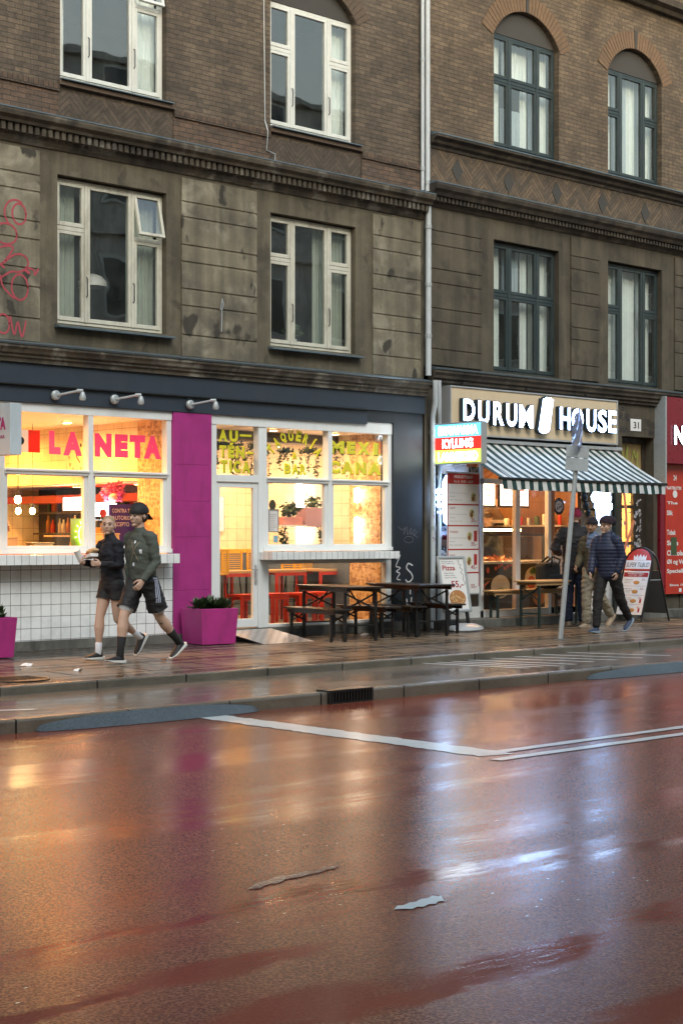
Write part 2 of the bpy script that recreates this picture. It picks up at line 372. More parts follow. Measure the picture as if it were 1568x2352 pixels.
# ================================================================== SETTING: ground, road, pavement
def m_road():
    t = NT('wet_red_asphalt'); x, y, z = t.sep()
    # smooth worn wheel tracks lie along the street (X); coarse aggregate between them
    trk = t.noise(1., 5, .6, v=t.map((.20, 1.05, 1), (3.3, .4, 0)), dist=.6)
    trk2 = t.noise(1., 4, .6, v=t.map((.5, 2.6, 1), (9, 3, 0)), dist=.5)
    s = t.math('ADD', t.math('MULTIPLY', trk, .75), t.math('MULTIPLY', trk2, .25))
    wob = t.noise(1.6, 4, .6, v=t.map((.5, 1.6, 1))); wx = t.math('MULTIPLY_ADD', wob, .9, x); wy = t.math('MULTIPLY_ADD', t.noise(2.2, 4, .65, v=t.map((.6, 1, 1), (7, 1, 0))), .44, y); pm = 0.
    for px, py, rx, ry in [(-5.99, -13.64, 0.32, 0.259), (-6.64, -13.7, 0.39, 0.121), (-4.91, -13.55, 0.26, 0.214), (-6.11, -14.4, 0.23, 0.209), (-6.88, -12.94, 0.31, 0.188), (-6.89, -13.53, 0.21, 0.244), (-6.72, -12.24, 0.52, 0.106), (-5.79, -12.16, 0.28, 0.147), (-4.88, -12.31, 0.7, 0.147), (-3.97, -12.55, 0.4, 0.117), (-7.58, -12.96, 0.23, 0.106)]:
        ex = t.math('DIVIDE', t.math('SUBTRACT', wx, px + .45), rx * 2.1); ey = t.math('DIVIDE', t.math('SUBTRACT', wy, py + .22), ry * .8)
        pm = t.math('MAXIMUM', pm, t.math('SUBTRACT', 1., t.math('ADD', t.math('MULTIPLY', ex, ex), t.math('MULTIPLY', ey, ey))))
    smooth = t.math('MAXIMUM', t.ramp(s, [(.50, 0), (.64, .8)]), t.ramp(pm, [(.0, 0), (.25, .35), (.75, .95)]))
    agg = t.noise(92, 3, .8); agg2 = t.noise(24, 3, .6)
    vor = t.N('TexVoronoi'); t.set(vor.inputs['Vector'], t.co); vor.inputs['Scale'].default_value = 70
    grain = t.math('ADD', t.math('MULTIPLY', agg, .6), t.math('MULTIPLY', vor.outputs[0], .45))
    base = t.mix(t.ramp(grain, [(.42, 0), (.64, 1)]), (.100, .017, .007), (.29, .105, .058))
    base = t.mix(t.math('MULTIPLY', smooth, .88), base, (.225, .022, .007))
    base = t.mix(1., base, t.ramp(t.noise(.35, 4, .6), [(.3, .8), (.7, 1.15)]), 'MULTIPLY')
    flk = t.N('TexVoronoi'); t.set(flk.inputs['Vector'], t.map((6, 14, 1))); flk.inputs['Scale'].default_value = 1.0
    fl = t.math('MULTIPLY', t.math('LESS_THAN', flk.outputs['Distance'], .055), t.ramp(t.noise(1.3, 4, v=t.map((.4, 1, 1))), [(.58, 0), (.62, 1)]))
    base = t.mix(fl, base, (.6, .62, .58))
    keep = t.math('MULTIPLY_ADD', smooth, -.75, 1.)
    b1 = t.bump(t.math('MULTIPLY', t.math('ADD', grain, t.math('MULTIPLY', agg2, .5)), keep), .9, .012)
    rip = t.noise(6, 3, .5, v=t.map((1, 3.5, 1)))
    b2 = t.bump(t.math('ADD', t.math('MULTIPLY', rip, .45), t.math('MULTIPLY', t.math('MULTIPLY', agg, keep), .30)), .22, .012)
    t.set(t.b.inputs['Coat Weight'], t.math('MULTIPLY_ADD', smooth, .25, .70)); t.set(t.b.inputs['Coat Roughness'], t.math('MULTIPLY_ADD', smooth, -.06, .16))
    t.b.inputs['Coat IOR'].default_value = 1.45; t.set(t.b.inputs['Coat Normal'], b2)
    return t.fin(base, .7, b1, Specular_IOR_Level=.08)
def m_wetasph(name, c0, c1, rough=.3, bumps=.35):
    t = NT(name); a = t.noise(80, 3, .75); w = t.ramp(t.noise(.9, 5, .6, v=t.map((.35, 1, 1))), [(.42, 0), (.62, 1)])
    c = t.mix(t.ramp(a, [(.35, 0), (.65, 1)]), c0, c1); c = t.mix(1., c, t.ramp(t.noise(2, 5), [(.3, .8), (.7, 1.15)]), 'MULTIPLY')
    t.set(t.b.inputs['Coat Weight'], t.math('MULTIPLY_ADD', w, .5, .45)); t.set(t.b.inputs['Coat Roughness'], t.math('MULTIPLY_ADD', w, -.10, .22)); t.b.inputs['Coat IOR'].default_value = 1.4
    t.set(t.b.inputs['Coat Normal'], t.bump(t.noise(14, 4), .12, .01))
    return t.fin(c, .7, t.bump(a, bumps * 1.5, .006), Specular_IOR_Level=.1)
def m_slabs():
    t = NT('wet_concrete_slabs'); x, y, z = t.sep()
    b = t.N('TexBrick', offset=.5, squash=1.); t.set(b.inputs['Vector'], t.comb(x, t.math('MULTIPLY_ADD', t.noise(.8, 2), .05, y), 0.))
    t.set(b.inputs['Color1'], (.215, .160, .105)); t.set(b.inputs['Color2'], (.15, .115, .078)); t.set(b.inputs['Mortar'], (.012, .010, .008))
    for k, q in (('Scale', 1.), ('Mortar Size', .034), ('Mortar Smooth', .5), ('Bias', 0.), ('Brick Width', .98), ('Row Height', .64)): b.inputs[k].default_value = q
    # setts between the slab rows
    y2 = t.math('FRACT', t.math('DIVIDE', t.math('ADD', y, 10.03), 1.28)); band = t.math('LESS_THAN', y2, .17)
    v = t.N('TexBrick', offset=.5); t.set(v.inputs['Vector'], t.comb(t.math('MULTIPLY_ADD', t.noise(6, 2), .04, x), t.math('MULTIPLY_ADD', t.noise(5, 2), .04, y), 0.))
    t.set(v.inputs['Color1'], (.105, .085, .062)); t.set(v.inputs['Color2'], (.040, .034, .027)); t.set(v.inputs['Mortar'], (.012, .010, .008))
    for k, q in (('Scale', 1.), ('Mortar Size', .012), ('Mortar Smooth', .6), ('Bias', 0.), ('Brick Width', .13), ('Row Height', .10)): v.inputs[k].default_value = q
    edge = t.math('MAXIMUM', band, t.math('MAXIMUM', t.math('GREATER_THAN', y, -.80), t.math('LESS_THAN', y, -3.42)))
    c = t.mix(edge, b.outputs[0], v.outputs[0]); n = t.noise(1.7, 6, .65)
    c = t.mix(1., c, t.ramp(n, [(.3, .6), (.7, 1.3)]), 'MULTIPLY'); c = t.mix(1., c, t.ramp(t.noise(70, 3), [(.3, .8), (.7, 1.2)]), 'MULTIPLY')
    hh = t.N('Mix', data_type='FLOAT'); t.set(hh.inputs[0], edge); t.set(hh.inputs[2], b.outputs[1]); t.set(hh.inputs[3], t.math('MULTIPLY', v.outputs[1], 1.6))
    h = t.math('ADD', t.math('MULTIPLY', hh.outputs[0], -1.), t.math('MULTIPLY', t.noise(60, 3), .25))
    wet = t.ramp(t.noise(1.1, 5, .6, v=t.map((.5, 1, 1), (2, 2, 0))), [(.42, .26), (.6, .10)])
    t.b.inputs['Coat Weight'].default_value = .55; t.set(t.b.inputs['Coat Roughness'], wet); t.b.inputs['Coat IOR'].default_value = 1.4; t.set(t.b.inputs['Coat Normal'], t.bump(h, .25, .01))
    return t.fin(c, .7, t.bump(h, .7, .014), Specular_IOR_Level=.1)
def m_kerb():
    t = NT('granite_kerb'); x, y, z = t.sep()
    j = t.math('LESS_THAN', t.math('FRACT', t.math('DIVIDE', x, 1.15)), .018)
    n = t.noise(60, 4, .7); c = t.mix(n, (.085, .075, .058), (.20, .18, .14)); c = t.mix(1., c, t.ramp(t.noise(2, 5), [(.3, .65), (.7, 1.2)]), 'MULTIPLY')
    c = t.mix(j, c, (.01, .01, .008))
    return t.fin(c, .26, t.bump(t.math('SUBTRACT', t.noise(18, 5, .7), j), .6, .015), Specular_IOR_Level=.6)
M['road'] = m_road(); M['lane'] = m_wetasph('wet_grey_asphalt', (.085, .075, .058), (.15, .132, .105), .34)
M['slab'] = m_slabs(); M['kerb'] = m_kerb(); M['ramp'] = m_wetasph('tar_ramp', (.040, .050, .054), (.105, .125, .135), .45, 1.2)
M['far'] = m_paint('far_ground', (.05, .05, .045), .8)
ZR = -.19
mb = MB(); mb.quad((-900, -900, -.26), (900, -900, -.26), (900, 900, -.26), (-900, 900, -.26)); mb.build('ground', M['far'], kind='structure')
mb = MB(); mb.box(-90, 90, -15.6, -5.955, ZR - .05, ZR); mb.build('road', M['road'], kind='structure')
mb = MB(); mb.prof([(-3.80, -.25), (-3.80, -.1), (-5.80, -.088), (-5.80, -.25)], -90, 90); mb.build('cycle_lane', M['lane'], kind='structure')
mb = MB(); mb.prof([(.6, -.25), (.6, .02), (.0, .02), (-3.66, -.022), (-3.66, -.25)], -90, 90); mb.build('pavement', M['slab'], kind='structure')
mb = MB(); mb.box(-90, 90, -3.797, -3.663, -.25, -.018); mb.build('inner_kerb', M['kerb'], kind='structure', bevel=.015)
mb = MB(); mb.box(-90, 90, -5.952, -5.803, -.25, -.072); mb.build('outer_kerb', M['kerb'], kind='structure', bevel=.02)
mb = MB(); mb.box(-90, 90, -22.2, -15.6, -.25, -.03); mb.build('far_pavement', M['slab'], kind='structure')
# tar ramps against the kerb
V_ = Vector
for i, (xa, xb, w) in enumerate(((-3.25, -.80, .13), (4.15, 7.45, .12))):
    n = 60; mb = MB(); top = []; bot = []
    for k in range(n + 1):
        f = k / n; x = xa + (xb - xa) * f; e = math.sin(math.pi * f) ** .35 if 0 < f < 1 else 0
        ww = (w * e + .02) * (1 + .12 * noise.noise(V_((x * 3, i, 0)))); top.append((x, -5.953, ZR + .015 + .095 * e)); bot.append((x, -5.953 - ww, ZR + .004))
    vs = top + bot; N_ = n + 1
    mb.add(vs, [(k, k + 1, N_ + k + 1, N_ + k) for k in range(n)]); mb.build('tar_ramp', M['ramp'], kind='structure', smooth=True)
# road paint
def ragged(p0, p1, w, z, seed, n=26, gap=.0, ends=.3):
    """painted strip from p0 to p1 with worn edges"""
    rnd = random.Random(seed); p0 = Vector((*p0, z)); p1 = Vector((*p1, z)); t = (p1 - p0).normalized(); s = Vector((-t.y, t.x, 0))
    mb = MB(); L = (p1 - p0).length; prev = None
    for k in range(n + 1):
        q = p0 + (p1 - p0) * (k / n); j = w / 2; a = q + s * (j + rnd.uniform(-.09, .03) * w); b = q - s * (j + rnd.uniform(-.09, .03) * w)
        if k in (0, n): a += t * rnd.uniform(-ends, ends) * w; b += t * rnd.uniform(-ends, ends) * w
        if prev and rnd.random() >= gap: mb.add([prev[0], a, b, prev[1]], [(0, 1, 2, 3)])
        prev = (a, b)
    return mb
zp = ZR + .004
mb = ragged((-1.45, -6.02), (-1.52, -9.55), .34, zp, 1, 60)
for (a, b, w, sd, g) in (((-1.5, -9.50), (60, -9.44), .115, 2, .0), ((-1.75, -9.79), (60, -9.74), .115, 3, .0)):
    r_ = ragged(a, b, w, zp + (.0 if sd == 2 else .0) + .0015, sd, 300, g); mb.add(r_.v, r_.f)
mb.build('lane_marking', M['paint'], kind='structure')
r_ = MB(); r_.add([(*G(*q, zp), zp) for q in ((905, 2088), (912, 2080), (926, 2079), (940, 2073), (955, 2071), (965, 2065), (984, 2062), (992, 2057), (1008, 2059), (1012, 2056), (1020, 2069), (1006, 2070), (1000, 2076), (985, 2076), (972, 2083), (958, 2082), (946, 2088), (930, 2087))], [tuple(range(18))])
r_.build('worn_dash_marking', M['paint'], kind='structure')
M['paint2'] = m_roadpaint('road_paint_worn', (.34, .31, .25), .50)
r_ = MB(); r_.add([(*G(*q, zp), zp) for q in ((568, 2042), (590, 2028), (612, 2022), (640, 2011), (668, 2010), (700, 2001), (722, 2001), (745, 1991), (778, 1987), (770, 1994), (748, 1998), (735, 2004), (708, 2008), (690, 2014), (660, 2018), (640, 2028), (615, 2031), (598, 2040))], [tuple(range(18))]); r_.build('faded_dash_marking', M['paint2'], kind='structure')
for i, (a, b) in enumerate((((385, 273), (895, 300)), ((437, 268), (952, 295)), ((495, 263), (1017, 290)), ((568, 258), (1097, 283)), ((652, 250), (1182, 272)), ((745, 242), (1282, 264)), ((850, 233), (1387, 255)), ((955, 224), (1512, 245)))):
    pa = G((1300 + a[0] / 1.0957) / 1.7417, (2400 + a[1] / 1.0957) / 1.7417, -.09); pb = G((1300 + b[0] / 1.0957) / 1.7417, (2400 + b[1] / 1.0957) / 1.7417, -.09)
    zz = -.084
    r_ = ragged(pa, pb, .09, 0, 40 + i, 20)
    for v in r_.v: v.z = -.1 + .012 * (-3.8 - v.y) / 2 + .004
    r_.build('hatch_marking', M['paint'], kind='structure')
r_ = ragged((-3.35, -4.95), (-2.75, -5.25), .10, 0, 61, 10, 0, .8)
for v in r_.v: v.z = -.1 + .012 * (-3.8 - v.y) / 2 + .004
r_.build('worn_lane_marking', M['paint'], kind='structure')
# kerb drain
dr = thing('drain_inlet', 'black slotted iron drain inlet set into the kerb', 'drain', (.39, -5.96, ZR))
mb = MB(); mb.box(-.30, .30, -.03, .03, 0, .012); mb.box(-.30, .30, -.03, .17, .115, .135); mb.box(-.30, -.27, -.03, .03, .012, .115); mb.box(.27, .30, -.03, .03, .012, .115); mb.build('frame', M['black'], dr, bevel=.003)
mb = MB()
for k in range(13): mb.box(-.258 + k * .041, -.24 + k * .041, -.028, .0, .012, .115)
mb.build('grating', M['black'], dr)
# small litter and leaves
def litter(x, y, z, s, seed, mat):
    rnd = random.Random(seed); mb = MB(); n = 9; vs = []
    for k in range(n):
        a = 2 * math.pi * k / n; r_ = s * rnd.uniform(.5, 1); vs.append((x + r_ * math.cos(a), y + r_ * .7 * math.sin(a), z + rnd.uniform(.004, .02 + s * .25)))
    c = (x, y, z + .02 + s * .3); mb.add([c] + vs, [(0, 1 + k, 1 + (k + 1) % n) for k in range(n)]); return mb
M['paper'] = m_paint('paper_litter', (.75, .75, .72), .7, .08)
M['dleaf'] = m_paint('dead_leaf', (.28, .10, .04), .6, .2)
for i, (vx, vy, zz, s_, lab) in enumerate(((60, 1533, -.02, .11, 'flat white paper scrap on the pavement by the left planter'), (180, 1543, -.02, .06, 'small white paper scrap on the pavement left of the joggers'), (838, 1461, 0, .09, 'crumpled white napkin lying under the dark benches'), (298, 1657, -.18, .05, 'crumpled white litter on the tar ramp at the kerb'), (722, 1534, -.095, .05, 'white paper scrap in the cycle lane by the inner kerb'))):
    gx, gy = G(vx, vy, zz); litter(0, 0, 0, s_, i + 3, M['paper']).build('paper_scrap', M['paper'], label=lab, cat='litter', group='paper scraps on the ground', loc=(gx, gy, zz))
gx, gy = G(376, 1517); litter(0, 0, 0, .05, 30, M['dleaf']).build('fallen_leaf', M['dleaf'], label='dead brown leaf on the pavement behind the jogger in the cap', cat='leaf', loc=(gx, gy, -.01))
mh = thing('manhole_cover', 'round dark iron manhole cover in the pavement near the left planter', 'manhole', (-1.72, -3.15, -.018))
mb = MB(); mb.lathe([(.0, 0), (.36, 0), (.36, .012), (.31, .012), (.0, .012)], n=28); mb.build('lid', M['black'], mh, smooth=True)
mb = MB(); [mb.box(-.25 + k * .05, -.235 + k * .05, -.2, .2, .012, .017) for k in range(11)]; mb.build('ribs', M['black'], mh)

# ================================================================== wall with openings
def wall(name, mat, parent, x0, x1, z0, z1, ops, y=0., depth=.22, rmat=None):
    """ops: (xa, xb, za, zb, rise)  rise>0 = segmental arch above zb"""
    full = [(a, b, c, d_ + (r_ + .02 if r_ else 0), d_, r_) for a, b, c, d_, r_ in ops]
    xs = sorted({x0, x1, *[q for o in full for q in o[:2]]}); zs = sorted({z0, z1, *[q for o in full for q in (o[2], o[3])]})
    mb = MB(); rvs = []
    for i in range(len(xs) - 1):
        for j in range(len(zs) - 1):
            cx, cz = (xs[i] + xs[i + 1]) / 2, (zs[j] + zs[j + 1]) / 2
            if any(o[0] < cx < o[1] and o[2] < cz < o[3] for o in full): continue
            mb.quad((xs[i], y, zs[j]), (xs[i + 1], y, zs[j]), (xs[i + 1], y, zs[j + 1]), (xs[i], y, zs[j + 1]))
    for a, b, c, top, zh, rise in full:
        rv = MB(); rvs.append(rv); rv.quad((a, y, c), (a, y + depth, c), (a, y + depth, zh), (a, y, zh)); rv.quad((b, y, c), (b, y, zh), (b, y + depth, zh), (b, y + depth, c))
        rv.quad((a, y, c), (b, y, c), (b, y + depth, c), (a, y + depth, c))
        if rise:
            w = b - a; r_ = w * w / (8 * rise) + rise / 2; n = 18; prev = None
            for k in range(n + 1):
                x = a + w * k / n; zz = zh + math.sqrt(max(r_ * r_ - (x - (a + b) / 2) ** 2, 0)) - (r_ - rise)
                if prev:
                    mb.quad((prev[0], y, prev[1]), (x, y, zz), (x, y, top), (prev[0], y, top))
                    rv.quad((prev[0], y, prev[1]), (prev[0], y + depth, prev[1]), (x, y + depth, zz), (x, y, zz))
                prev = (x, zz)
        else: rv.quad((a, y, zh), (b, y, zh), (b, y + depth, zh), (a, y + depth, zh))
    o = mb.build(name, mat, parent)
    for rv in rvs: rv.build('reveal', rmat or mat, o)
    return o
def curtain(x0, x1, z0, z1, y, fold=.035, amp=.018, seed=0):
    mb = MB(); n = max(6, int((x1 - x0) / fold * 2)); rnd = random.Random(seed); ph = rnd.uniform(0, 6)
    xs = [x0 + (x1 - x0) * k / n for k in range(n + 1)]
    ys = [y + amp * math.sin(k * 1.55 + ph) + amp * .6 * math.sin(k * .63 + ph * 2) for k in range(n + 1)]
    for k in range(n): mb.quad((xs[k], ys[k], z0), (xs[k + 1], ys[k + 1], z0), (xs[k + 1], ys[k + 1], z1), (xs[k], ys[k], z1))
    return mb
def frame_rect(mb, x0, x1, z0, z1, w, ya, yb, wb=None, wt=None):
    wb = wb or w; wt = wt or w
    mb.box(x0, x0 + w, ya, yb, z0, z1); mb.box(x1 - w, x1, ya, yb, z0, z1)
    mb.box(x0 + w, x1 - w, ya, yb, z0, z0 + wb); mb.box(x0 + w, x1 - w, ya, yb, z1 - wt, z1)
def window(parent, x0, x1, z0, z1, mat, y=.10, trans=.70, ctrans=None, curt=(), cm='curt', handles=True, open_vent=False, label=None, hide_tr=None):
    """three-light window: side lights with a transom, wide centre light"""
    w = x1 - x0; m1 = x0 + w * .285; m2 = x0 + w * .715; mw = .045; zt = z0 + (z1 - z0) * trans
    mb = MB(); frame_rect(mb, x0, x1, z0, z1, .045, y, y + .08)
    for mx in (m1, m2): mb.box(mx - mw / 2, mx + mw / 2, y - .018, y + .078, z0 + .045, z1 - .045)
    lights = []
    for k, (a, b) in enumerate(((x0 + .045, m1 - mw / 2), (m1 + mw / 2, m2 - mw / 2), (m2 + mw / 2, x1 - .045))):
        tz = zt if k != 1 else (z0 + (z1 - z0) * ctrans if ctrans else None)
        if tz:
            mb.box(a, b, y - .008, y + .076, tz - .028, tz + .028)
            lights += [(a, b, z0 + .045, tz - .028, k), (a, b, tz + .028, z1 - .045, k + 10)]
        else: lights.append((a, b, z0 + .045, z1 - .045, k))
    o = mb.build('window', mat, parent, bevel=.006); 
    if label: o['label'] = label
    sash = MB(); pane = MB(); vent = None
    for a, b, c, d_, k in lights:
        if open_vent and k == 12: vent = (a, b, c, d_); continue
        frame_rect(sash, a + .004, b - .004, c + .004, d_ - .004, .042, y - .012, y + .035, wb=.055)
        pane.box(a + .04, b - .04, y + .014, y + .018, c + .05, d_ - .04)
    sash.build('sash', mat, o, bevel=.005); pane.build('pane', M['glass'], o)
    if vent:
        a, b, c, d_ = vent; h = d_ - c; sm = MB(Matrix.Translation((0, y, d_)) @ Matrix.Rotation(R(-13), 4, 'X')); pm = MB(sm.M)
        frame_rect(sm, a, b, -h, 0, .042, -.012, .03); pm.box(a + .04, b - .04, .01, .014, -h + .04, -.04)
        sm.build('open_vent', mat, o, bevel=.005); pm.build('vent_pane', M['glass'], o)
    if handles:
        hb = MB()
        for mx in (m1, m2):
            zc = z0 + (z1 - z0) * .27; hb.tube([(mx, y - .024, zc - .13), (mx, y - .05, zc - .11), (mx, y - .05, zc + .11), (mx, y - .024, zc + .13)], .007, 6)
        hb.build('hook_stay', M['black'], o)
    for i, cdef in enumerate(curt):
        f0, f1, g0, g1 = cdef[:4]; cmat = M[cdef[4] if len(cdef) > 4 else cm]
        curtain(x0 + w * f0, x0 + w * f1, z0 + (z1 - z0) * g0, z0 + (z1 - z0) * g1, y + .19, seed=i).build('curtain', cmat, o)
    return o
def vouss(mb, cx, w, zh, rise, ring=.30, n=27, skip=(), y=-.03, yb=.0):
    r_ = w * w / (8 * rise) + rise / 2; zc = zh + rise - r_; a0 = math.asin(min(1, w / 2 / r_)) * 1.06
    for k in range(n):
        if k in skip: continue
        a = -a0 + 2 * a0 * k / n; b = a + 2 * a0 / n * .86
        p = []
        for rr in (r_ + .004, r_ + ring):
            p += [(cx + rr * math.sin(a), zc + rr * math.cos(a)), (cx + rr * math.sin(b), zc + rr * math.cos(b))]
        mb.poly([p[0], p[1], p[3], p[2]], yb - y - .0, y)
    return zc, r_, a0
def tympanum(mb, x0, x1, zh, rise, y):
    w = x1 - x0; r_ = w * w / (8 * rise) + rise / 2; pts = [(x0, zh)]
    for k in range(1, 16):
        x = x0 + w * k / 16; pts.append((x, zh + math.sqrt(r_ * r_ - (x - (x0 + x1) / 2) ** 2) - (r_ - rise)))
    pts.append((x1, zh)); mb.poly(pts, .05, y)
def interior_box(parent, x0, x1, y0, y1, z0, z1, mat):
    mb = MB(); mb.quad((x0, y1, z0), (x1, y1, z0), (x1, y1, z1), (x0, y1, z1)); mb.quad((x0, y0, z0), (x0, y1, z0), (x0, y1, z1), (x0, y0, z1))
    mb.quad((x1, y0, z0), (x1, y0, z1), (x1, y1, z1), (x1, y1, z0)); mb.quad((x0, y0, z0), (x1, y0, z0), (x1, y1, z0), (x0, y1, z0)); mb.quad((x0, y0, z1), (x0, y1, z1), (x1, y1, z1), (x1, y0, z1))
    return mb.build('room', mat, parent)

# ================================================================== LEFT BUILDING
XL0, XM, XR1 = -4.2, 7.60, 17.6
BL = thing('apartment_building', 'brown brick apartment building over dark blue and magenta taqueria front', 'building', (0, 0, 0))
BR = thing('apartment_building', 'darker brick apartment building with green windows above the striped awning', 'building', (0, 0, 0))
WL = [(-2.73, -.98), (.86, 2.60), (4.45, 6.13)]
# lower plaster storey
wall('plaster_wall', M['pl_l2'], BL, XL0, XM, 3.88, 6.42, [(a, b, 4.21, 6.12, 0) for a, b in WL], y=.0, depth=.24)
gz = [3.93, 4.22, 4.62, 4.85, 5.22, 5.45, 5.83, 6.04, 6.38]
for (a, b) in ((XL0, -3.05), (-.66, .58), (2.84, 4.17), (6.47, 7.50)):
    blocks = MB(); blocks.box(a + .005, b - .005, -.022, .03, gz[0], gz[-1] - .013)
    for k in range(len(gz) - 1): blocks.box(a, b, -.035, -.0, gz[k] + (.013 if k else 0), gz[k + 1] - .013)
    blocks.build('rusticated_panel', M['pl_l'], BL, bevel=.006)
for (a, b) in WL: mb = MB(); mb.prof([(-.12, 4.145), (-.12, 4.165), (.12, 4.215), (.12, 4.145)], a - .05, b + .08); mb.build('window_sill', M['flash'], BL)
# ledge B (over the shop front)
mb = MB(); mb.prof([(-.20, 3.865), (-.21, 3.885), (-.0, 3.935), (0, 3.865)], XL0, XM - .02); mb.build('ledge_flashing', M['flash'], BL)
mb = MB(); mb.prof([(0, 3.862), (-.19, 3.862), (-.19, 3.83), (-.165, 3.80), (-.15, 3.765), (-.12, 3.755), (-.12, 3.72), (-.09, 3.70), (-.085, 3.655), (0, 3.655)], XL0, XM - .02)
mb.build('ledge_moulding', M['corn_l'], BL)
# main cornice A
mb = MB(); mb.prof([(0, 6.775), (-.27, 6.775), (-.27, 6.745), (-.255, 6.70), (-.20, 6.665), (-.185, 6.63), (-.06, 6.63), (-.06, 6.52), (-.05, 6.50), (-.05, 6.47), (-.03, 6.44), (-.02, 6.42), (0, 6.42)], XL0, XM)
mb.build('cornice', M['corn_l'], BL)
mb = MB(); mb.prof([(-.275, 6.778), (-.275, 6.792), (0, 6.83), (0, 6.778)], XL0, XM); mb.build('cornice_flashing', M['flash'], BL)
mb = MB(); x = XL0 + .03
while x < XM - .08: mb.box(x, x + .058, -.155, -.061, 6.525, 6.628); x += .098
mb.build('dentils', M['corn_l'], BL)
# brick storey
ZT = 13.2
WLU = [(-2.73, -.98), (.90, 2.60), (4.45, 6.13)]
wall('brick_wall', M['brick_l'], BL, XL0, XM, 6.83, ZT, [(a, b, 7.33, 9.19, .44) for a, b in WLU] + [(a, b, 11.0, 12.6, 0) for a, b in WLU], depth=.24)
wl2 = MB()
# apron: projecting brickwork beside the chevron panels, string course over it
M['ap'] = m_brick('brick_apron', (.15, .095, .062), (.09, .065, .046), (.055, .046, .038), sooty=.2); M['sold'] = m_brick('brick_soldier', (.13, .085, .055), (.08, .058, .042), (.04, .034, .028), .075, .2)
edges = [XL0] + [q for a, b in WLU for q in (a - .04, b + .10)] + [XM - .08]
for k in range(0, len(edges), 2):
    a, b = edges[k], edges[k + 1]; ap = MB(); ap.box(a, b, -.03, .01, 6.832, 7.17); ap.build('brick_apron', M['ap'], BL)
    sc = MB(); sc.box(a, b, -.055, .01, 7.172, 7.262); sc.build('string_course', M['sold'], BL)
for k in range(1, len(edges) - 1, 2):
    a, b = edges[k], edges[k + 1]; chv = MB(); chv.box(a + .002, b - .002, -.012, .01, 6.832, 7.19); chv.build('chevron_panel', M['chev_l'], BL)
    sl_ = MB(); sl_.box(a, b, -.06, .08, 7.265, 7.325); sl_.build('brick_sill', M['arch2'], BL)
for a, b in WLU:
    mb = MB(); mb.prof([(-.10, 7.328), (-.10, 7.342), (.10, 7.372), (.10, 7.328)], a - .02, b + .06); mb.build('sill_flashing', M['flash'], BL)
    av = MB(); tm = MB(); vouss(av, (a + b) / 2, b - a, 9.19, .44, .3, 27, y=-.012); tympanum(tm, a, b, 9.19, .44, .09)
    av.build('window_arch', M['arch2'], BL); tm.build('arch_panel', M['tymp'], BL)
side = (0, .285, .02, .68, 'curt_d'); 
window(BL, .86, 2.60, 4.215, 6.10, M['win_wd'], trans=.66, curt=[(.0, .27, .05, .98, 'curt_d'), (.74, 1, .02, .98, 'curt_d')], open_vent=True)
window(BL, 4.45, 6.13, 4.215, 6.10, M['win_wd'], trans=.67, curt=[(.62, .80, .02, .99, 'curt_d'), (.82, 1, .02, .99, 'curt_d')])
window(BL, -2.73, -.98, 4.215, 6.10, M['win_wd'], trans=.67)
window(BL, .90, 2.60, 7.375, 9.19, M['win_w'], trans=.67, curt=[(0, .13, .02, .98), (.80, 1, .02, .98)], open_vent=True)
window(BL, 4.45, 6.13, 7.375, 9.19, M['win_w'], trans=.63, curt=[(.74, 1, .02, .98)])
window(BL, -2.73, -.98, 7.375, 9.19, M['win_w'], trans=.67)
for a, b in WLU: window(BL, a, b, 11.0, 12.6, M['win_w'])
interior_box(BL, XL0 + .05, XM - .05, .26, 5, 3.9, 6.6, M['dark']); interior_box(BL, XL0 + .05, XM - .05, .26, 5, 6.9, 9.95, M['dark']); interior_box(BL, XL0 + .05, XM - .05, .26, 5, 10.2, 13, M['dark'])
M['hull'] = m_paint('rear_wall', (.2, .16, .12), .9)
mb = MB(); mb.box(XL0, XM, 8, 8.2, 0, ZT); mb.box(XL0 - .2, XL0, .0, 8.2, 0, ZT); mb.box(XL0, XM, .01, 8, ZT, ZT + .2); mb.build('rear_and_roof', M['hull'], BL)

# ---- shop front of the left building
ZH = 3.655
mb = MB(); mb.box(XL0, XM - .02, -.05, .10, 3.385, ZH - .003); mb.box(XL0, 6.345, -.03, .10, 3.165, 3.382); mb.build('fascia', M['navy'], BL)
mb = MB(); mb.prof([(-.052, 3.392), (-.075, 3.384), (-.075, 3.372), (-.031, 3.36)], XL0, 6.34); mb.build('fascia_drip', M['black'], BL)
mb = MB(); mb.box(6.349, 6.915, -.015, .10, 3.21, 3.382); mb.box(6.918, XM - .045, -.015, .27, .02, 3.382); mb.build('dark_pier', M['navy2'], BL)
mb = MB(); z = 0.10
gaps = [0.02, .73, 1.46, 1.95, 2.45, 3.163]
for k in range(5): mb.box(2.702, 3.362, -.02, .13, gaps[k] + .0012, gaps[k + 1] - .0012)
mb.box(2.704, 3.36, .0, .128, .02, 3.16)
mb.build('magenta_pier', M['mag'], BL, bevel=.003)
mb = MB(); mb.box(-3.6, 2.698, -.012, .35, .14, 1.105); mb.build('tiled_parapet', M['tile'], BL)
mb = MB(); mb.box(-3.6, 2.62, -.27, .09, 1.107, 1.235); mb.box(2.62, 2.70, -.02, .09, 1.107, 1.235); mb.build('tiled_ledge', M['tile_s'], BL, bevel=.004)
mb = MB(); mb.box(XL0, 3.40, -.035, .3, .0, .137); mb.box(4.33, XM - .04, -.03, .3, 0.0, .16); mb.box(3.40, 4.33, -.01, .3, .0, .165); mb.build('plinth', M['conc'], BL)
mb = MB(); mb.box(XL0, -3.6, -.01, .35, .14, 3.16); mb.build('navy_pier', M['navy'], BL)
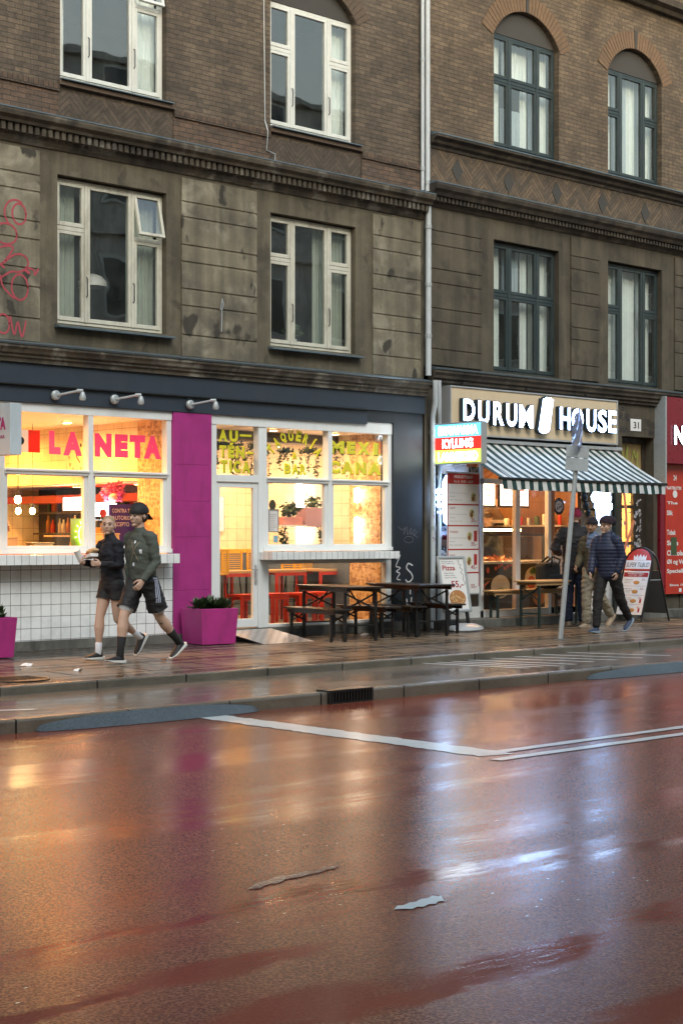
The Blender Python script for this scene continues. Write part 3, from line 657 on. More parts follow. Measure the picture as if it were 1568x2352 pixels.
def shopwin(x0, x1, zb, zt, ztop, mull, ztr, parent):
    """fixed white frame: zb..ztop, glass heads at zt, transom at ztr; mull list of x"""
    mb = MB(); ya, yb = .02, .14
    xs = [x0] + mull + [x1]
    mb.box(x0, x1, ya - .012, yb, zt, ztop)
    mb.box(x0, x0 + .07, ya, yb, zb, zt); mb.box(x1 - .075, x1, ya, yb, zb, zt)
    for m in mull: mb.box(m - .04, m + .04, ya - .006, yb, zb, zt)
    mb.box(x0, x1, ya - .03, yb, zb - .055, zb)
    for k in range(len(xs) - 1):
        a = xs[k] + (.07 if k == 0 else .04); b = xs[k + 1] - (.075 if k == len(xs) - 2 else .04)
        mb.box(a, b, ya - .012, yb - .02, ztr - .035, ztr + .035)
        mb.box(a - .01, b + .01, ya - .035, ya - .013, ztr + .005, ztr + .03)
        # lower sash
        frame_rect(mb, a, b, zb, ztr - .035, .05, ya + .02, yb - .03, wb=.045, wt=.012)
    o = mb.build('shop_window', M['shop_w'], parent, bevel=.004)
    g = MB()
    for k in range(len(xs) - 1):
        a = xs[k] + .05; b = xs[k + 1] - .05
        g.box(a, b, .085, .091, zb + .01, ztr - .02); g.box(a, b, .085, .091, ztr + .02, zt + .01)
    g.build('pane', M['glass_shop'], o)
    return o
SW1 = shopwin(.03, 2.698, 1.30, 3.045, 3.163, [1.385], 2.292, BL)
shopwin(-3.55, -.05, 1.30, 3.045, 3.163, [-1.9], 2.292, BL)
SW2 = shopwin(4.33, 6.915, 1.31, 3.03, 3.207, [5.63], 2.285, BL)
# over-door light
mb = MB(); mb.box(3.364, 4.33, .008, .14, 3.03, 3.205); mb.box(3.364, 3.484, .02, .14, .165, 3.03); mb.box(4.25, 4.329, .021, .14, .165, 3.03); mb.box(3.484, 4.25, .02, .14, 2.235, 2.335)
o = mb.build('door_surround', M['shop_w'], BL, bevel=.004); g = MB(); g.box(3.47, 4.26, .085, .091, 2.33, 3.04); g.build('pane', M['glass_shop'], o)
DR = MB(); frame_rect(DR, 3.488, 4.246, .18, 2.232, .075, .045, .10, wb=.12); DR = DR.build('door', M['shop_w'], BL, bevel=.004); DR['label'] = 'white framed glass shop door'
g = MB(); g.box(3.55, 4.18, .07, .076, .28, 2.17); g.build('pane', M['glass_shop'], DR)
g = MB(); g.box(4.185, 4.225, .036, .044, .78, 1.06); g.tube([(4.205, .04, 1.0), (4.205, -.02, 1.0), (4.09, -.02, 1.0)], .009, 8); g.lathe([(.0, 0), (.02, 0), (.02, .01), (0, .01)], (4.205, .03, .84), 12, Matrix.Rotation(R(90), 4, 'X')); g.build('handle', M['alu'], DR, smooth=True)
# low window under the ledge, beside the benches
mb = MB(); frame_rect(mb, 4.335, 6.915, .165, 1.12, .11, .03, .14, wb=.045, wt=.05); o = mb.build('low_window', M['shop_w'], BL, bevel=.004)
g = MB(); g.box(4.43, 6.82, .085, .091, .2, 1.09); g.build('pane', M['glass_shop'], o)
mb = MB(); mb.box(4.26, 6.80, -.27, .015, 1.135, 1.245); mb.box(4.331, 6.91, .016, .14, 1.121, 1.25); mb.build('tiled_ledge', M['tile_s'], BL, bevel=.004)
# lettering on the panes (parts of the windows)
def lettering(items, y, mat, parent, name='lettering', **kw):
    mb = MB()
    for it in items: text_to(mb, it[0], it[1], it[2], it[3], it[4], y, **kw)
    return mb.build(name, mat, parent)
lettering([('L', .785, .96, 2.525, 2.825), ('A', 1.0, 1.29, 2.515, 2.825), ('N', 1.486, 1.757, 2.515, 2.825), ('E', 1.805, 2.02, 2.518, 2.825), ('T', 2.047, 2.30, 2.518, 2.826), ('A', 2.28, 2.567, 2.515, 2.828)], .078, M['pinkl'], SW1, bold=.085)
M['flagr'] = m_vinyl('flag_red', (.75, .06, .02)); M['flagw'] = m_vinyl('flag_white', (.75, .72, .68))
mb = MB(); mb.box(.20, .475, .076, .079, 2.537, 2.818); mb.build('flag_white_field', M['flagw'], SW1)
mb = MB(); mb.box(.475, .647, .076, .079, 2.537, 2.82); mb.build('flag_red_field', M['flagr'], SW1)
mb = MB(); mb.lathe([(0, 0), (.052, 0), (.052, .003), (0, .003)], (.362, .075, 2.678), 20, Matrix.Rotation(R(90), 4, 'X')); mb.build('flag_disc', M['txt'], SW1)
def yl(items, parent, bold=.06):
    mb = MB(); sh = MB()
    for it in items:
        text_to(mb, *it[:5], .074, bold=bold); text_to(sh, it[0], it[1] + .010, it[2] + .010, it[3] - .010, it[4] - .010, .0785, bold=bold)
    mb.build('lettering', M['yell'], parent); sh.build('lettering_shade', M['dgreen'], parent)
yl([('A', 3.566, 3.72, 2.80, 2.97), ('U', 3.755, 3.912, 2.80, 2.97), ('-', 3.947, 4.158, 2.885, 2.915), ('T', 3.577, 3.70, 2.575, 2.745), ('É', 3.73, 3.845, 2.575, 2.79), ('N', 3.875, 4.034, 2.575, 2.745), ('-', 4.07, 4.19, 2.64, 2.672), ('T', 3.594, 3.72, 2.37, 2.54), ('I', 3.755, 3.80, 2.37, 2.54), ('C', 3.83, 3.96, 2.37, 2.54), ('A', 3.985, 4.143, 2.37, 2.54)], o if False else SW2)
yl([('M', 5.664, 5.97, 2.71, 2.898), ('E', 6.02, 6.20, 2.71, 2.898), ('X', 6.24, 6.50, 2.71, 2.898), ('I', 6.57, 6.675, 2.71, 2.898), ('C', 5.648, 5.88, 2.41, 2.595), ('A', 5.90, 6.16, 2.41, 2.595), ('N', 6.20, 6.42, 2.41, 2.595), ('A', 6.46, 6.743, 2.41, 2.595)], SW2, .075)
yl([('B', 4.778, 4.90, 2.38, 2.525), ('A', 4.92, 5.06, 2.38, 2.525), ('R', 5.08, 5.196, 2.38, 2.525), ('&', 4.93, 5.02, 2.60, 2.70)], SW2)
mb = MB(); sh = MB()
for k, ch in enumerate('TAQUERÍA'):
    a = R(-52 + 104 * k / 7); rr = .50; cx, cz = 4.98 + rr * math.sin(a) * 1.02, 2.36 + rr * math.cos(a) * 1.02
    mt = Matrix.Translation((cx, 0, cz)) @ Matrix.Rotation(a, 4, 'Y')
    hh = .15 if ch != 'Í' else .185
    text_to(mb, ch, -.05 if ch != 'Í' else -.02, .05 if ch != 'Í' else .03, -.01, hh, .074, bold=.055, M=mt); mt2 = Matrix.Translation((.01, 0, -.01)) @ mt
    text_to(sh, ch, -.05 if ch != 'Í' else -.02, .05 if ch != 'Í' else .03, -.01, hh, .0785, bold=.055, M=mt2)
mb.build('lettering', M['yell'], SW2); sh.build('lettering_shade', M['dgreen'], SW2)

# ================================================================== RIGHT BUILDING
WR = [(9.24, 10.90), (12.25, 13.83), (15.27, 16.9)]
wall('plaster_wall', M['pl_r'], BR, XM, XR1, 4.12, 6.66, [(a, b, 4.165, 6.33, 0) for a, b in WR], depth=.22)
gz = [4.17, 4.42, 4.85, 5.06, 5.46, 5.68, 6.06, 6.28, 6.62]
for (a, b) in ((7.72, 8.92), (11.2, 11.97), (14.2, 14.95)):
    blocks = MB(); blocks.box(a + .005, b - .005, -.018, .03, gz[0], gz[-1] - .011)
    for k in range(len(gz) - 1): blocks.box(a, b, -.03, 0., gz[k] + (.011 if k else 0), gz[k + 1] - .011)
    blocks.build('rusticated_panel', M['pl_r'], BR, bevel=.005)
mb = MB(); mb.prof([(-.20, 4.085), (-.205, 4.105), (.09, 4.162), (.09, 4.085)], XM + .09, XR1); mb.build('ledge_flashing', M['flash'], BR)
mb = MB(); mb.prof([(0, 4.082), (-.185, 4.082), (-.185, 4.04), (-.15, 4.0), (-.14, 3.96), (-.10, 3.95), (-.10, 3.90), (-.05, 3.88), (-.05, 3.84), (0, 3.84)], XM + .09, XR1); mb.build('ledge_moulding', M['corn_r'], BR)
mb = MB(); mb.prof([(0, 6.985), (-.27, 6.985), (-.27, 6.955), (-.25, 6.90), (-.20, 6.86), (-.17, 6.81), (-.06, 6.81), (-.06, 6.72), (-.04, 6.69), (-.02, 6.66), (0, 6.66)], XM + .02, XR1); mb.build('cornice', M['corn_r'], BR)
mb = MB(); mb.prof([(-.275, 6.988), (-.275, 7.003), (0, 7.05), (0, 6.988)], XM + .02, XR1); mb.build('cornice_flashing', M['flash'], BR)
mb = MB(); x = XM + .06
while x < XR1 - .08: mb.box(x, x + .05, -.14, -.061, 6.73, 6.808); x += .088
mb.build('dentils', M['corn_r'], BR)
mb = MB(); mb.box(XM + .1, XR1, -.01, .02, 7.052, 7.575); mb.build('chevron_frieze', M['chev_r'], BR)
x = 8.35
while x < XR1: mb = MB(); mb.poly([(x - .13, 7.31), (x, 7.12), (x + .13, 7.31), (x, 7.50)], .02, -.022); mb.build('frieze_diamond', M['tymp'], BR); x += 1.24
mb = MB(); mb.prof([(0, 7.578), (-.03, 7.578), (-.04, 7.62), (-.10, 7.65), (-.12, 7.70), (-.20, 7.73), (-.21, 7.765), (0, 7.765)], XM + .1, XR1); mb.build('sill_cornice', M['corn_r'], BR)
mb = MB(); mb.prof([(-.215, 7.768), (-.215, 7.785), (.10, 7.855), (.10, 7.768)], XM + .1, XR1); mb.build('sill_flashing', M['flash'], BR)
wall('brick_wall', M['brick_r'], BR, XM, XR1, 7.59, ZT, [(a, b, 7.862, 9.72, .48) for a, b in WR], depth=.24)
for a, b in WR:
    av = MB(); tm = MB(); ks = MB()
    vouss(av, (a + b) / 2, b - a, 9.72, .48, .30, 31, skip=(15,), y=-.014)
    vouss(ks, (a + b) / 2, b - a, 9.72, .48, .33, 31, skip=[q for q in range(31) if q != 15], y=-.02); tympanum(tm, a, b, 9.75, .44, .09)
    for sx, e in ((-1, a), (1, b)):
        ks.poly([(e + sx * .01, 9.50 + .20), (e + sx * .26, 9.86), (e + sx * .18, 10.0), (e - sx * .0, 9.80)], .02, -.012)
    av.build('window_arch', M['arch'], BR); ks.build('keystones', M['tymp'], BR); tm.build('arch_panel', M['tymp'], BR)
mb = MB(); mb.prof([(0, 11.0), (-.10, 11.0), (-.14, 11.06), (-.24, 11.10), (-.26, 11.2), (0, 11.26)], XM + .1, XR1); mb.build('upper_cornice', M['corn_r'], BR)
K = [(0, .30, .01, .99), (.70, 1, .01, .99)]
window(BR, 9.24, 10.90, 4.165, 6.31, M['win_g'], trans=.60, ctrans=.60, curt=[(.0, .12, .01, .99), (.16, .27, .01, .99), (.30, .56, .60, .99, 'curt_b'), (.60, .70, .01, .99), (.73, .84, .01, .99, 'curt_d'), (.86, 1, .01, .99)], handles=False)
window(BR, 12.25, 13.83, 4.165, 6.31, M['win_g'], trans=.62, curt=[(0, .28, .0, .99), (.29, .71, .0, .99), (.72, 1, 0, .99)], handles=False)
window(BR, 15.27, 16.9, 4.165, 6.31, M['win_g'], trans=.62, handles=False)
window(BR, 9.24, 10.90, 7.86, 9.75, M['win_g'], trans=.60, ctrans=.60, curt=[(.0, .14, .01, .99, 'curt_b'), (.14, .27, .01, .99), (.30, .60, .60, .98), (.30, .60, .0, .40, 'curt_b'), (.60, .70, .01, .99), (.72, .84, .0, .99, 'curt_b'), (.85, 1, .01, .99)], handles=False)
window(BR, 12.25, 13.83, 7.86, 9.75, M['win_g'], trans=.60, curt=[(.0, .12, 0, .99, 'curt_b'), (.12, .27, 0, .99), (.29, .57, 0, .99, 'curt_b'), (.58, .71, 0, .99), (.73, .85, 0, .99, 'curt_b'), (.85, 1, 0, .99)], handles=False)
window(BR, 15.27, 16.9, 7.86, 9.75, M['win_g'], trans=.60, handles=False)
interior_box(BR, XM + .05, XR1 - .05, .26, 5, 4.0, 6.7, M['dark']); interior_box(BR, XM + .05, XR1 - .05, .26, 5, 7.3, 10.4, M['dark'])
mb = MB(); mb.box(XM + .01, XR1, 8, 8.2, 0, ZT); mb.box(XR1, XR1 + .2, .0, 8.2, 0, ZT); mb.box(XM + .01, XR1, .01, 8, ZT, ZT + .2); mb.build('rear_and_roof', M['hull'], BR)
# ---- shop front of the right building
mb = MB(); mb.box(7.62, 7.98, .0, .5, .02, 3.838); mb.box(7.98, 12.5, .02, .3, 3.0, 3.838); mb.box(12.5, 13.80, .0, .25, 3.26, 3.838); mb.box(12.45, 12.62, -.02, .5, .02, 3.255)
mb.box(13.60, 14.4, .02, .5, .02, 3.838); mb.box(14.4, XR1, .0, .5, .02, 3.838)
mb.build('shop_piers', M['pl_r'], BR)
mb = MB(); mb.box(7.7, XR1, -.30, .25, .0, .15); mb.build('step', M['conc'], BR, bevel=.01)
mb = MB()   # white panel frame round the durum front
mb.box(7.99, 9.03, .06, .12, .15, .33); mb.box(8.62, 8.70, .06, .12, .33, 2.6); mb.box(8.98, 9.05, .05, .13, .15, 3.0); mb.box(8.1, 12.45, .05, .13, 2.33, 2.42); mb.box(8.98, 12.3, .05, .13, .15, .27)
mb.box(9.845, 9.955, .045, .13, .15, 2.33); mb.box(10.68, 10.755, .045, .13, .15, 2.33); mb.box(11.56, 11.64, .045, .13, .15, 2.33)
o = mb.build('shop_window', M['shop_w'], BR, bevel=.004); SWD = o
g = MB(); g.box(9.04, 9.86, .085, .091, .25, 2.34); g.box(9.94, 10.69, .085, .091, .25, 2.34); g.box(8.1, 12.45, .085, .091, 2.40, 3.0); g.build('pane', M['glass_shop'], o)
mb = MB(); frame_rect(mb, 10.757, 11.558, .155, 2.328, .09, .05, .10, wb=.14); o = mb.build('door', M['brownw'], BR, bevel=.004); o['label'] = 'orange brown half glazed shop door'
g = MB(); g.box(10.84, 11.47, .07, .076, .28, 2.25); g.build('pane', M['glass_shop'], o); DD = o
g = MB(); g.box(10.78, 10.81, .04, .05, .95, 1.15); g.tube([(10.795, .05, 1.05), (10.795, 0, 1.05), (10.9, 0, 1.05)], .009, 8); g.build('handle', M['alu'], o)
mb = MB(); mb.box(7.985, 8.62, .03, .075, .15, 3.0); mb.box(11.642, 12.44, .03, .075, .15, 2.33); mb.build('white_cladding', M['white'], BR)
mb = MB(); mb.box(8.70, 8.98, .10, .11, .33, 2.6); mb.build('brown_panel', M['brownd'], BR)
mb = MB(); mb.box(12.40, 12.45, -.02, .1, .15, 2.4); mb.build('dark_post', M['greenm'], BR)
# door no. 31
mb = MB(); y0 = .20
frame_rect(mb, 12.622, 13.598, .15, 3.255, .10, y0, y0 + .08, wb=.4); mb.box(12.72, 13.5, y0, y0 + .08, 2.30, 2.42); mb.box(13.25, 13.50, y0 + .002, y0 + .07, .5, 2.30)
for zz in (1.98, 1.32, .78): mb.box(12.722, 13.25, y0 + .003, y0 + .06, zz, zz + .06)
mb.box(12.722, 12.82, y0 + .003, y0 + .07, .55, 2.3)
o = mb.build('street_door', M['brownd'], BR, bevel=.006); o['label'] = 'worn dark street door covered in stickers and tags'
g = MB(); g.box(12.81, 13.26, y0 + .03, y0 + .036, .52, 2.32); g.build('pane', M['glass_side'], o); SD = o
M['poster'] = m_paint('yellowed_board', (.30, .22, .09), .6, .3, 5)
mb = MB(); mb.box(12.73, 13.49, y0 + .02, y0 + .04, 2.43, 3.15); mb.build('over_door_panel', M['poster'], o)
# ================================================================== INTERIOR of the taqueria
def area(name, loc, sx, sy, power, col, rot=(0, 0, 0)):
    l = bpy.data.lights.new(name, 'AREA'); l.shape = 'RECTANGLE'; l.size = sx; l.size_y = sy; l.energy = power; l.color = col
    o = bpy.data.objects.new(name, l); C.objects.link(o); o.location = loc; o.rotation_euler = rot; o.visible_camera = True
    return o
# bar room: ceiling, floor, tiled walls, bulkhead over the bar
mb = MB(); mb.box(-4.1, 7.5, .145, 5.5, 3.08, 3.12); mb.build('shop_ceiling', M['ceil'], BL)
mb = MB(); mb.box(-4.1, 7.5, .31, 5.5, .10, .15); mb.build('shop_floor', m_paint('shop_floor', (.22, .17, .13), .4), BL)
mb = MB(); mb.box(2.85, 3.9, .9, 5.2, 2.24, 2.27); mb.build('bar_soffit', M['ceil'], BL); mb = MB(); mb.box(2.75, 2.85, .83, 5.2, 2.25, 3.08); mb.box(-4.1, 3.9, 5.2, 5.3, .15, 3.08); mb.box(3.98, 7.5, 3.5, 3.6, 1.24, 3.08); mb.box(-4.15, -4.1, .36, 5.3, .15, 3.08)
mb.build('tiled_inner_walls', M['tile_in'], BL)
mb = MB(); mb.box(2.72, 3.34, .135, .36, .15, 3.08); mb.box(2.72, 2.84, .36, .83, .15, 3.08); b2 = MB(); b2.box(7.06, 7.16, .28, 1.12, .15, 3.08); b2.build('board_partition', M['osb'], BL); b2 = MB(); b2.box(7.08, 7.16, 1.122, 3.5, 1.24, 3.08); b2.build('tiled_side_wall', M['tile_in'], BL); b2 = MB(); b2.box(7.05, 7.16, 1.122, 3.5, .15, 1.20); b2.build('side_wainscot', M['wain'], BL); b2 = MB(); b2.box(7.03, 7.078, 1.122, 3.5, 1.202, 1.26); b2.build('side_rail', M['yellow'], BL); mb.build('board_partition', M['osb'], BL)
mb = MB(); mb.box(3.9, 3.98, .9, 5.2, .15, 3.08); mb.build('bar_back_wall', M['brownd'], BL)
mb = MB(); mb.box(3.98, 7.5, 3.47, 3.498, .15, 1.20); mb.build('wainscot', M['wain'], BL)
mb = MB(); mb.box(3.98, 7.5, 3.44, 3.498, 1.20, 1.26); mb.build('yellow_rail', M['yellow'], BL)
mb = MB(); mb.box(4.4, 7.3, 1.4, 1.7, 2.93, 3.07); mb.build('ceiling_duct', M['brownd'], BL)
def downlight(x, y, z, power, col, lab, grp, r_=.06):
    t = thing('downlight', lab, 'ceiling light', (x, y, z), 0, grp); mb = MB(); mb.lathe([(r_, 0), (r_ + .02, 0), (r_ + .02, .02), (r_, .02)], n=20, cap=False); mb.build('trim_ring', M['white'], t, smooth=True)
    l = bpy.data.lights.new('downlight_lamp', 'AREA'); l.shape = 'DISK'; l.size = r_ * 2; l.energy = power; l.color = col; o = bpy.data.objects.new('downlight_lamp', l); C.objects.link(o); o.parent = t; o.location = (0, 0, .012)
OR_, WA_, KE_ = (1, .39, .08), (1, .55, .26), (1, .42, .12)
for x, y, p, col, lab in ((.62, 1.0, 30, OR_, 'small glowing downlight in the ceiling behind the flag'), (2.0, 1.5, 30, OR_, 'small glowing downlight behind the pink letters near the right pane'), (.9, 2.6, 30, OR_, 'small glowing downlight deep in the bar room behind the first pink word'), (1.9, 3.8, 34, OR_, 'small glowing downlight deepest in the bar room'), (-.6, 2.4, 34, OR_, 'downlight in the bar room beyond the left edge'), (-2.3, 1.6, 30, OR_, 'downlight far to the left in the bar room'),
        (5.15, .75, 26, WA_, 'glowing downlight in the ceiling above the arched yellow lettering'), (6.45, .8, 26, WA_, 'glowing downlight in the ceiling above the last yellow word'), (4.0, .9, 24, WA_, 'glowing downlight in the ceiling above the shop door'), (5.2, 2.4, 30, WA_, 'downlight deep in the dining room, left'), (6.3, 2.5, 30, WA_, 'downlight deep in the dining room, right')):
    downlight(x, y, 3.05, p * (1.35 if col is OR_ else .52), col, lab, 'downlights in the taqueria ceiling')
downlight(3.3, 1.6, 2.22, 12, OR_, 'downlight over the bar counter near the window', 'downlights in the taqueria ceiling'); downlight(3.3, 3.2, 2.22, 12, OR_, 'downlight over the far end of the bar counter', 'downlights in the taqueria ceiling')
# bulbs over the bar
def pendant(x, y, z, r_, lab, grp):
    t = thing('pendant_bulb', lab, 'lamp', (x, y, z), 0, grp)
    mb = MB(); mb.ball((0, 0, 0), (r_ * .55, r_ * .55, r_ * .7)); mb.build('bulb', M['bulb'], t, smooth=True)
    mb = MB(); mb.tube([(0, 0, r_ * .7), (0, 0, 3.08 - z)], .0035, 6); mb.lathe([(0, r_ * .6), (.03, r_ * .6), (.025, r_ * 1.5), (0, r_ * 1.5)], n=10); mb.build('cable', M['black'], t)
pendant(1.64, 2.2, 1.99, .085, 'bright round filament bulb hanging highest above the bar', 'filament bulbs over the bar')
pendant(1.66, 2.22, 1.83, .07, 'bright filament bulb hanging low beneath the highest bulb', 'filament bulbs over the bar')
pendant(1.88, 2.2, 1.83, .07, 'bright filament bulb hanging nearest the bar shelves', 'filament bulbs over the bar')
# bar: red beam, shelves with bottles, green lit shelf, menu lightbox, neon
bar = thing('bar_shelving', 'dark bar shelving with a red beam, bottles and a green glowing counter strip', 'shelving', (3.6, 1.2, .15))
mb = MB(); mb.box(-.45, .28, -.2, 3.9, 1.84, 1.95); mb.build('red_beam', m_paint('beam_red', (.35, .03, .02), .35, .4, 6), bar)
mb = MB()
for zz in (1.02, 1.35, 1.68): mb.box(.0, .28, -.1, 3.7, zz, zz + .03)
mb.build('shelf', M['brownd'], bar)
mb = MB(); mb.box(-.5, -.1, -.1, 3.7, .15, .98); mb.build('counter', M['dwood'], bar)
mb = MB(); mb.box(-.52, -.08, .6, 3.0, .99, 1.015); mb.build('lit_strip', m_emit('strip_glow', (1, .85, .25), 2), bar)
rb = random.Random(4); cols = [M['pinata'], M['leaf'], M['redp'], M['yellow'], M['white'], M['brownw']]
BOT = [m_paint('bottle_amber', (.35, .14, .03), .15, .2), m_paint('bottle_green', (.05, .16, .06), .15, .2), m_paint('bottle_red', (.45, .05, .03), .2, .2), m_paint('bottle_clear', (.6, .55, .45), .15, .1)]
k = 0
for zz in (1.05, 1.38, 1.71):
    yy = 0.0
    while yy < 3.5:
        hgt = rb.uniform(.20, .29); rr = rb.uniform(.03, .042)
        mb = MB(); mb.lathe([(0, 0), (rr, 0), (rr, hgt * .6), (rr * .4, hgt * .78), (rr * .38, hgt), (0, hgt)], n=8)
        mb.build('bottle', BOT[rb.randrange(4)], bar, smooth=True, loc=(.12 + rb.uniform(-.05, .05), yy, zz)); yy += rb.uniform(.11, .2); k += 1
lb = thing('menu_lightbox', 'small glowing white menu lightbox on the bar wall beside hanging leaves', 'lightbox', (3.15, 3.0, 1.85))
mb = MB(); mb.box(-.0, .04, -.35, .35, 0, .23); mb.build('case', M['black'], lb)
mb = MB(); mb.box(-.006, -.001, -.33, .33, .02, .21); mb.build('lit_face', M['tube'], lb)
mb = MB(); MT = Matrix.Translation((-.012, 0, 0)) @ Matrix.Rotation(R(-90), 4, 'Z'); text_to(mb, 'ZA B', -.2, .2, .06, .16, 0, .02, M=MT); mb.build('lettering', M['txtr'], lb)
ne = thing('neon_sign', 'bright green neon outline of an avocado above the counter', 'neon sign', (2.35, 1.6, 1.30))
mb = MB(); av_ = [(.085 * math.sin(a) * (1 - .28 * math.cos(a)), 0, .17 - .15 * math.cos(a)) for a in [2 * math.pi * q / 24 for q in range(25)]]
mb.tube(av_, .012, 6); mb.tube([(.03 * math.sin(a), 0, .11 + .03 * math.cos(a)) for a in [2 * math.pi * q / 12 for q in range(13)]], .009, 6)
for q in range(9): a = R(-100 + 25 * q); mb.tube([(.12 * math.sin(a), 0, .19 + .17 * math.cos(a)), (.155 * math.sin(a), 0, .19 + .21 * math.cos(a))], .008, 5)
mb.build('neon_tube', M['neon'], ne); mb = MB(); mb.box(-.2, .2, .03, .04, -.04, .42); mb.build('back_plate', m_paint('plate_green', (.18, .25, .03), .6), ne)
# things on the window counter
mb = MB(); mb.box(.05, 2.68, .36, .75, 1.22, 1.27); mb.build('window_counter', M['brownw'], BL)
M['kraft'] = m_paint('kraft_card', (.55, .36, .18), .7, .1); M['tinm'] = m_paint('tin_grey', (.35, .35, .3), .3, .2, 6, .1, .6)
def boxthing(name, lab, cat, x, y, z, w, d_, h, mat, rz=0, lid=None):
    t = thing(name, lab, cat, (x, y, z), rz)
    mb = MB(); mb.box(-w / 2, w / 2, -d_ / 2, d_ / 2, 0, h); mb.build('body', mat, t, bevel=.01)
    mb = MB(); mb.box(-w / 2 - .006, w / 2 + .006, -d_ / 2 - .006, d_ / 2 + .006, h, h + .02); mb.build('lid', lid or mat, t, bevel=.004)
boxthing('cardboard_box', 'tan cardboard box on the window counter beside the seated man', 'box', .42, .52, 1.27, .20, .22, .17, M['kraft'], .3)
boxthing('storage_tin', 'grey and green tin tray in the middle of the window counter', 'tin', .95, .55, 1.27, .30, .2, .10, M['tinm'])
boxthing('storage_tin', 'black square tin with pale rim right of the grey tray', 'tin', 1.21, .55, 1.27, .26, .2, .19, M['black'], 0, M['kraft'])
boxthing('napkin_box', 'orange paper box on the counter between the two joggers', 'box', 2.0, .55, 1.27, .30, .2, .22, M['kraft'], .1)
boxthing('takeaway_box', 'yellow takeaway box on the counter behind the shaven head', 'box', 1.88, .75, 1.45, .20, .2, .12, M['yellow'], .5)
dm = thing('drinks_machine', 'drinks machine with a glowing white rounded top panel behind the bar window', 'machine', (2.40, 1.05, .15))
mb = MB(); mb.box(-.20, .20, .0, .40, 0, 1.55); mb.build('body', M['black'], dm, bevel=.02)
mb = MB(); mb.box(-.15, .15, -.03, .34, 1.60, 1.79); mb.build('lit_top', M['ledw2'], dm, bevel=.05)
mb = MB(); mb.box(-.16, .16, -.006, -.001, 1.15, 1.5); mb.build('window_panel', M['tinm'], dm)
mb = MB(); mb.lathe([(0, 0), (.06, 0), (.06, .004), (0, .004)], (-.13, -.031, 1.64), 14, Matrix.Rotation(R(90), 4, 'X')); mb.build('round_label', M['redp'], dm)
pb = thing('chalk_poster', 'purple poster with white chalk words and a drawn eye beside the drinks machine', 'poster', (2.72, 1.0, 1.2))
mb = MB(); mb.box(-.36, .14, .0, .02, -.05, .72); mb.build('board', m_paint('purple_board', (.035, .020, .22), .5), pb)
mb = MB(); [text_to(mb, s_, -.31, x1, z_, z_ + .055, -.003, .0) for s_, x1, z_ in (('CONTRA TODA', .12, .60), ('AUTORIDAD', .10, .50), ('EXCEPTO', -.02, .41))]
mb.tube([(-.30, -.004, -.02), (-.22, -.004, .2), (-.28, -.004, .33)], .008, 5); mb.tube([(-.15, -.004, .15), (-.02, -.004, .24), (.10, -.004, .15), (-.02, -.004, .08), (-.15, -.004, .15)], .008, 5); mb.tube([(-.26, -.004, .0), (-.05, -.004, -.03), (.08, -.004, .0)], .007, 5)
mb.build('chalk_drawing', M['txtw'], pb)
# fluffy pink pinata
def fluff(mb, c, r, n, leaf, rnd, squash=(1, 1, 1), inner=.75):
    c = Vector(c)
    for _ in range(n):
        v = Vector((rnd.gauss(0, 1), rnd.gauss(0, 1), rnd.gauss(0, 1))).normalized(); q = v * r * rnd.uniform(inner, 1)
        q = Vector((q.x * squash[0], q.y * squash[1], q.z * squash[2])) + c
        a = Vector((rnd.gauss(0, 1), rnd.gauss(0, 1), rnd.gauss(0, .6))).normalized(); b = a.cross(v + Vector((.1, .2, .3))).normalized()
        s_ = leaf * rnd.uniform(.6, 1.3)
        mb.add([q - a * s_ * .5, q + b * s_ * .28, q + a * s_ * .6, q - b * s_ * .28], [(0, 1, 2, 3)])
pn = thing('pinata', 'pink paper pinata sitting on top of the drinks machine', 'pinata', (2.52, 1.2, 1.96))
mb = MB(); rnd = random.Random(3); fluff(mb, (0, 0, .12), .14, 260, .07, rnd, (1, .8, 1.1), .5); fluff(mb, (.13, 0, .15), .12, 200, .08, rnd, (.7, .8, 1.3), .5); mb.build('body', M['pinata'], pn)
mb = MB(); mb.ball((-.04, -.12, .05), .06); mb.build('snout', m_paint('pale_pink', (.75, .4, .38), .7), pn, smooth=True)
# clock
ck = thing('wall_clock', 'large cream round clock hung on the tiled bulkhead behind the letters', 'clock', (2.72, 2.2, 2.62), R(-90))
mb = MB(); mb.lathe([(0, 0), (.27, 0), (.27, .10), (.25, .10), (.25, .085), (0, .085)], n=32, M=Matrix.Rotation(R(90), 4, 'X')); mb.build('case', M['cream'], ck, smooth=True)
mb = MB()
for q in range(1, 13):
    a = 2 * math.pi * q / 12; cx, cz = .20 * math.sin(a), .20 * math.cos(a); text_to(mb, str(q), cx - .022, cx + .022, cz - .025, cz + .025, -.088, .0)
mb.bar((0, -.09, 0), (-.03, -.09, .14), .008, .012); mb.bar((0, -.09, 0), (.08, -.09, -.08), .008, .012); mb.build('dial_marks', M['txt'], ck)
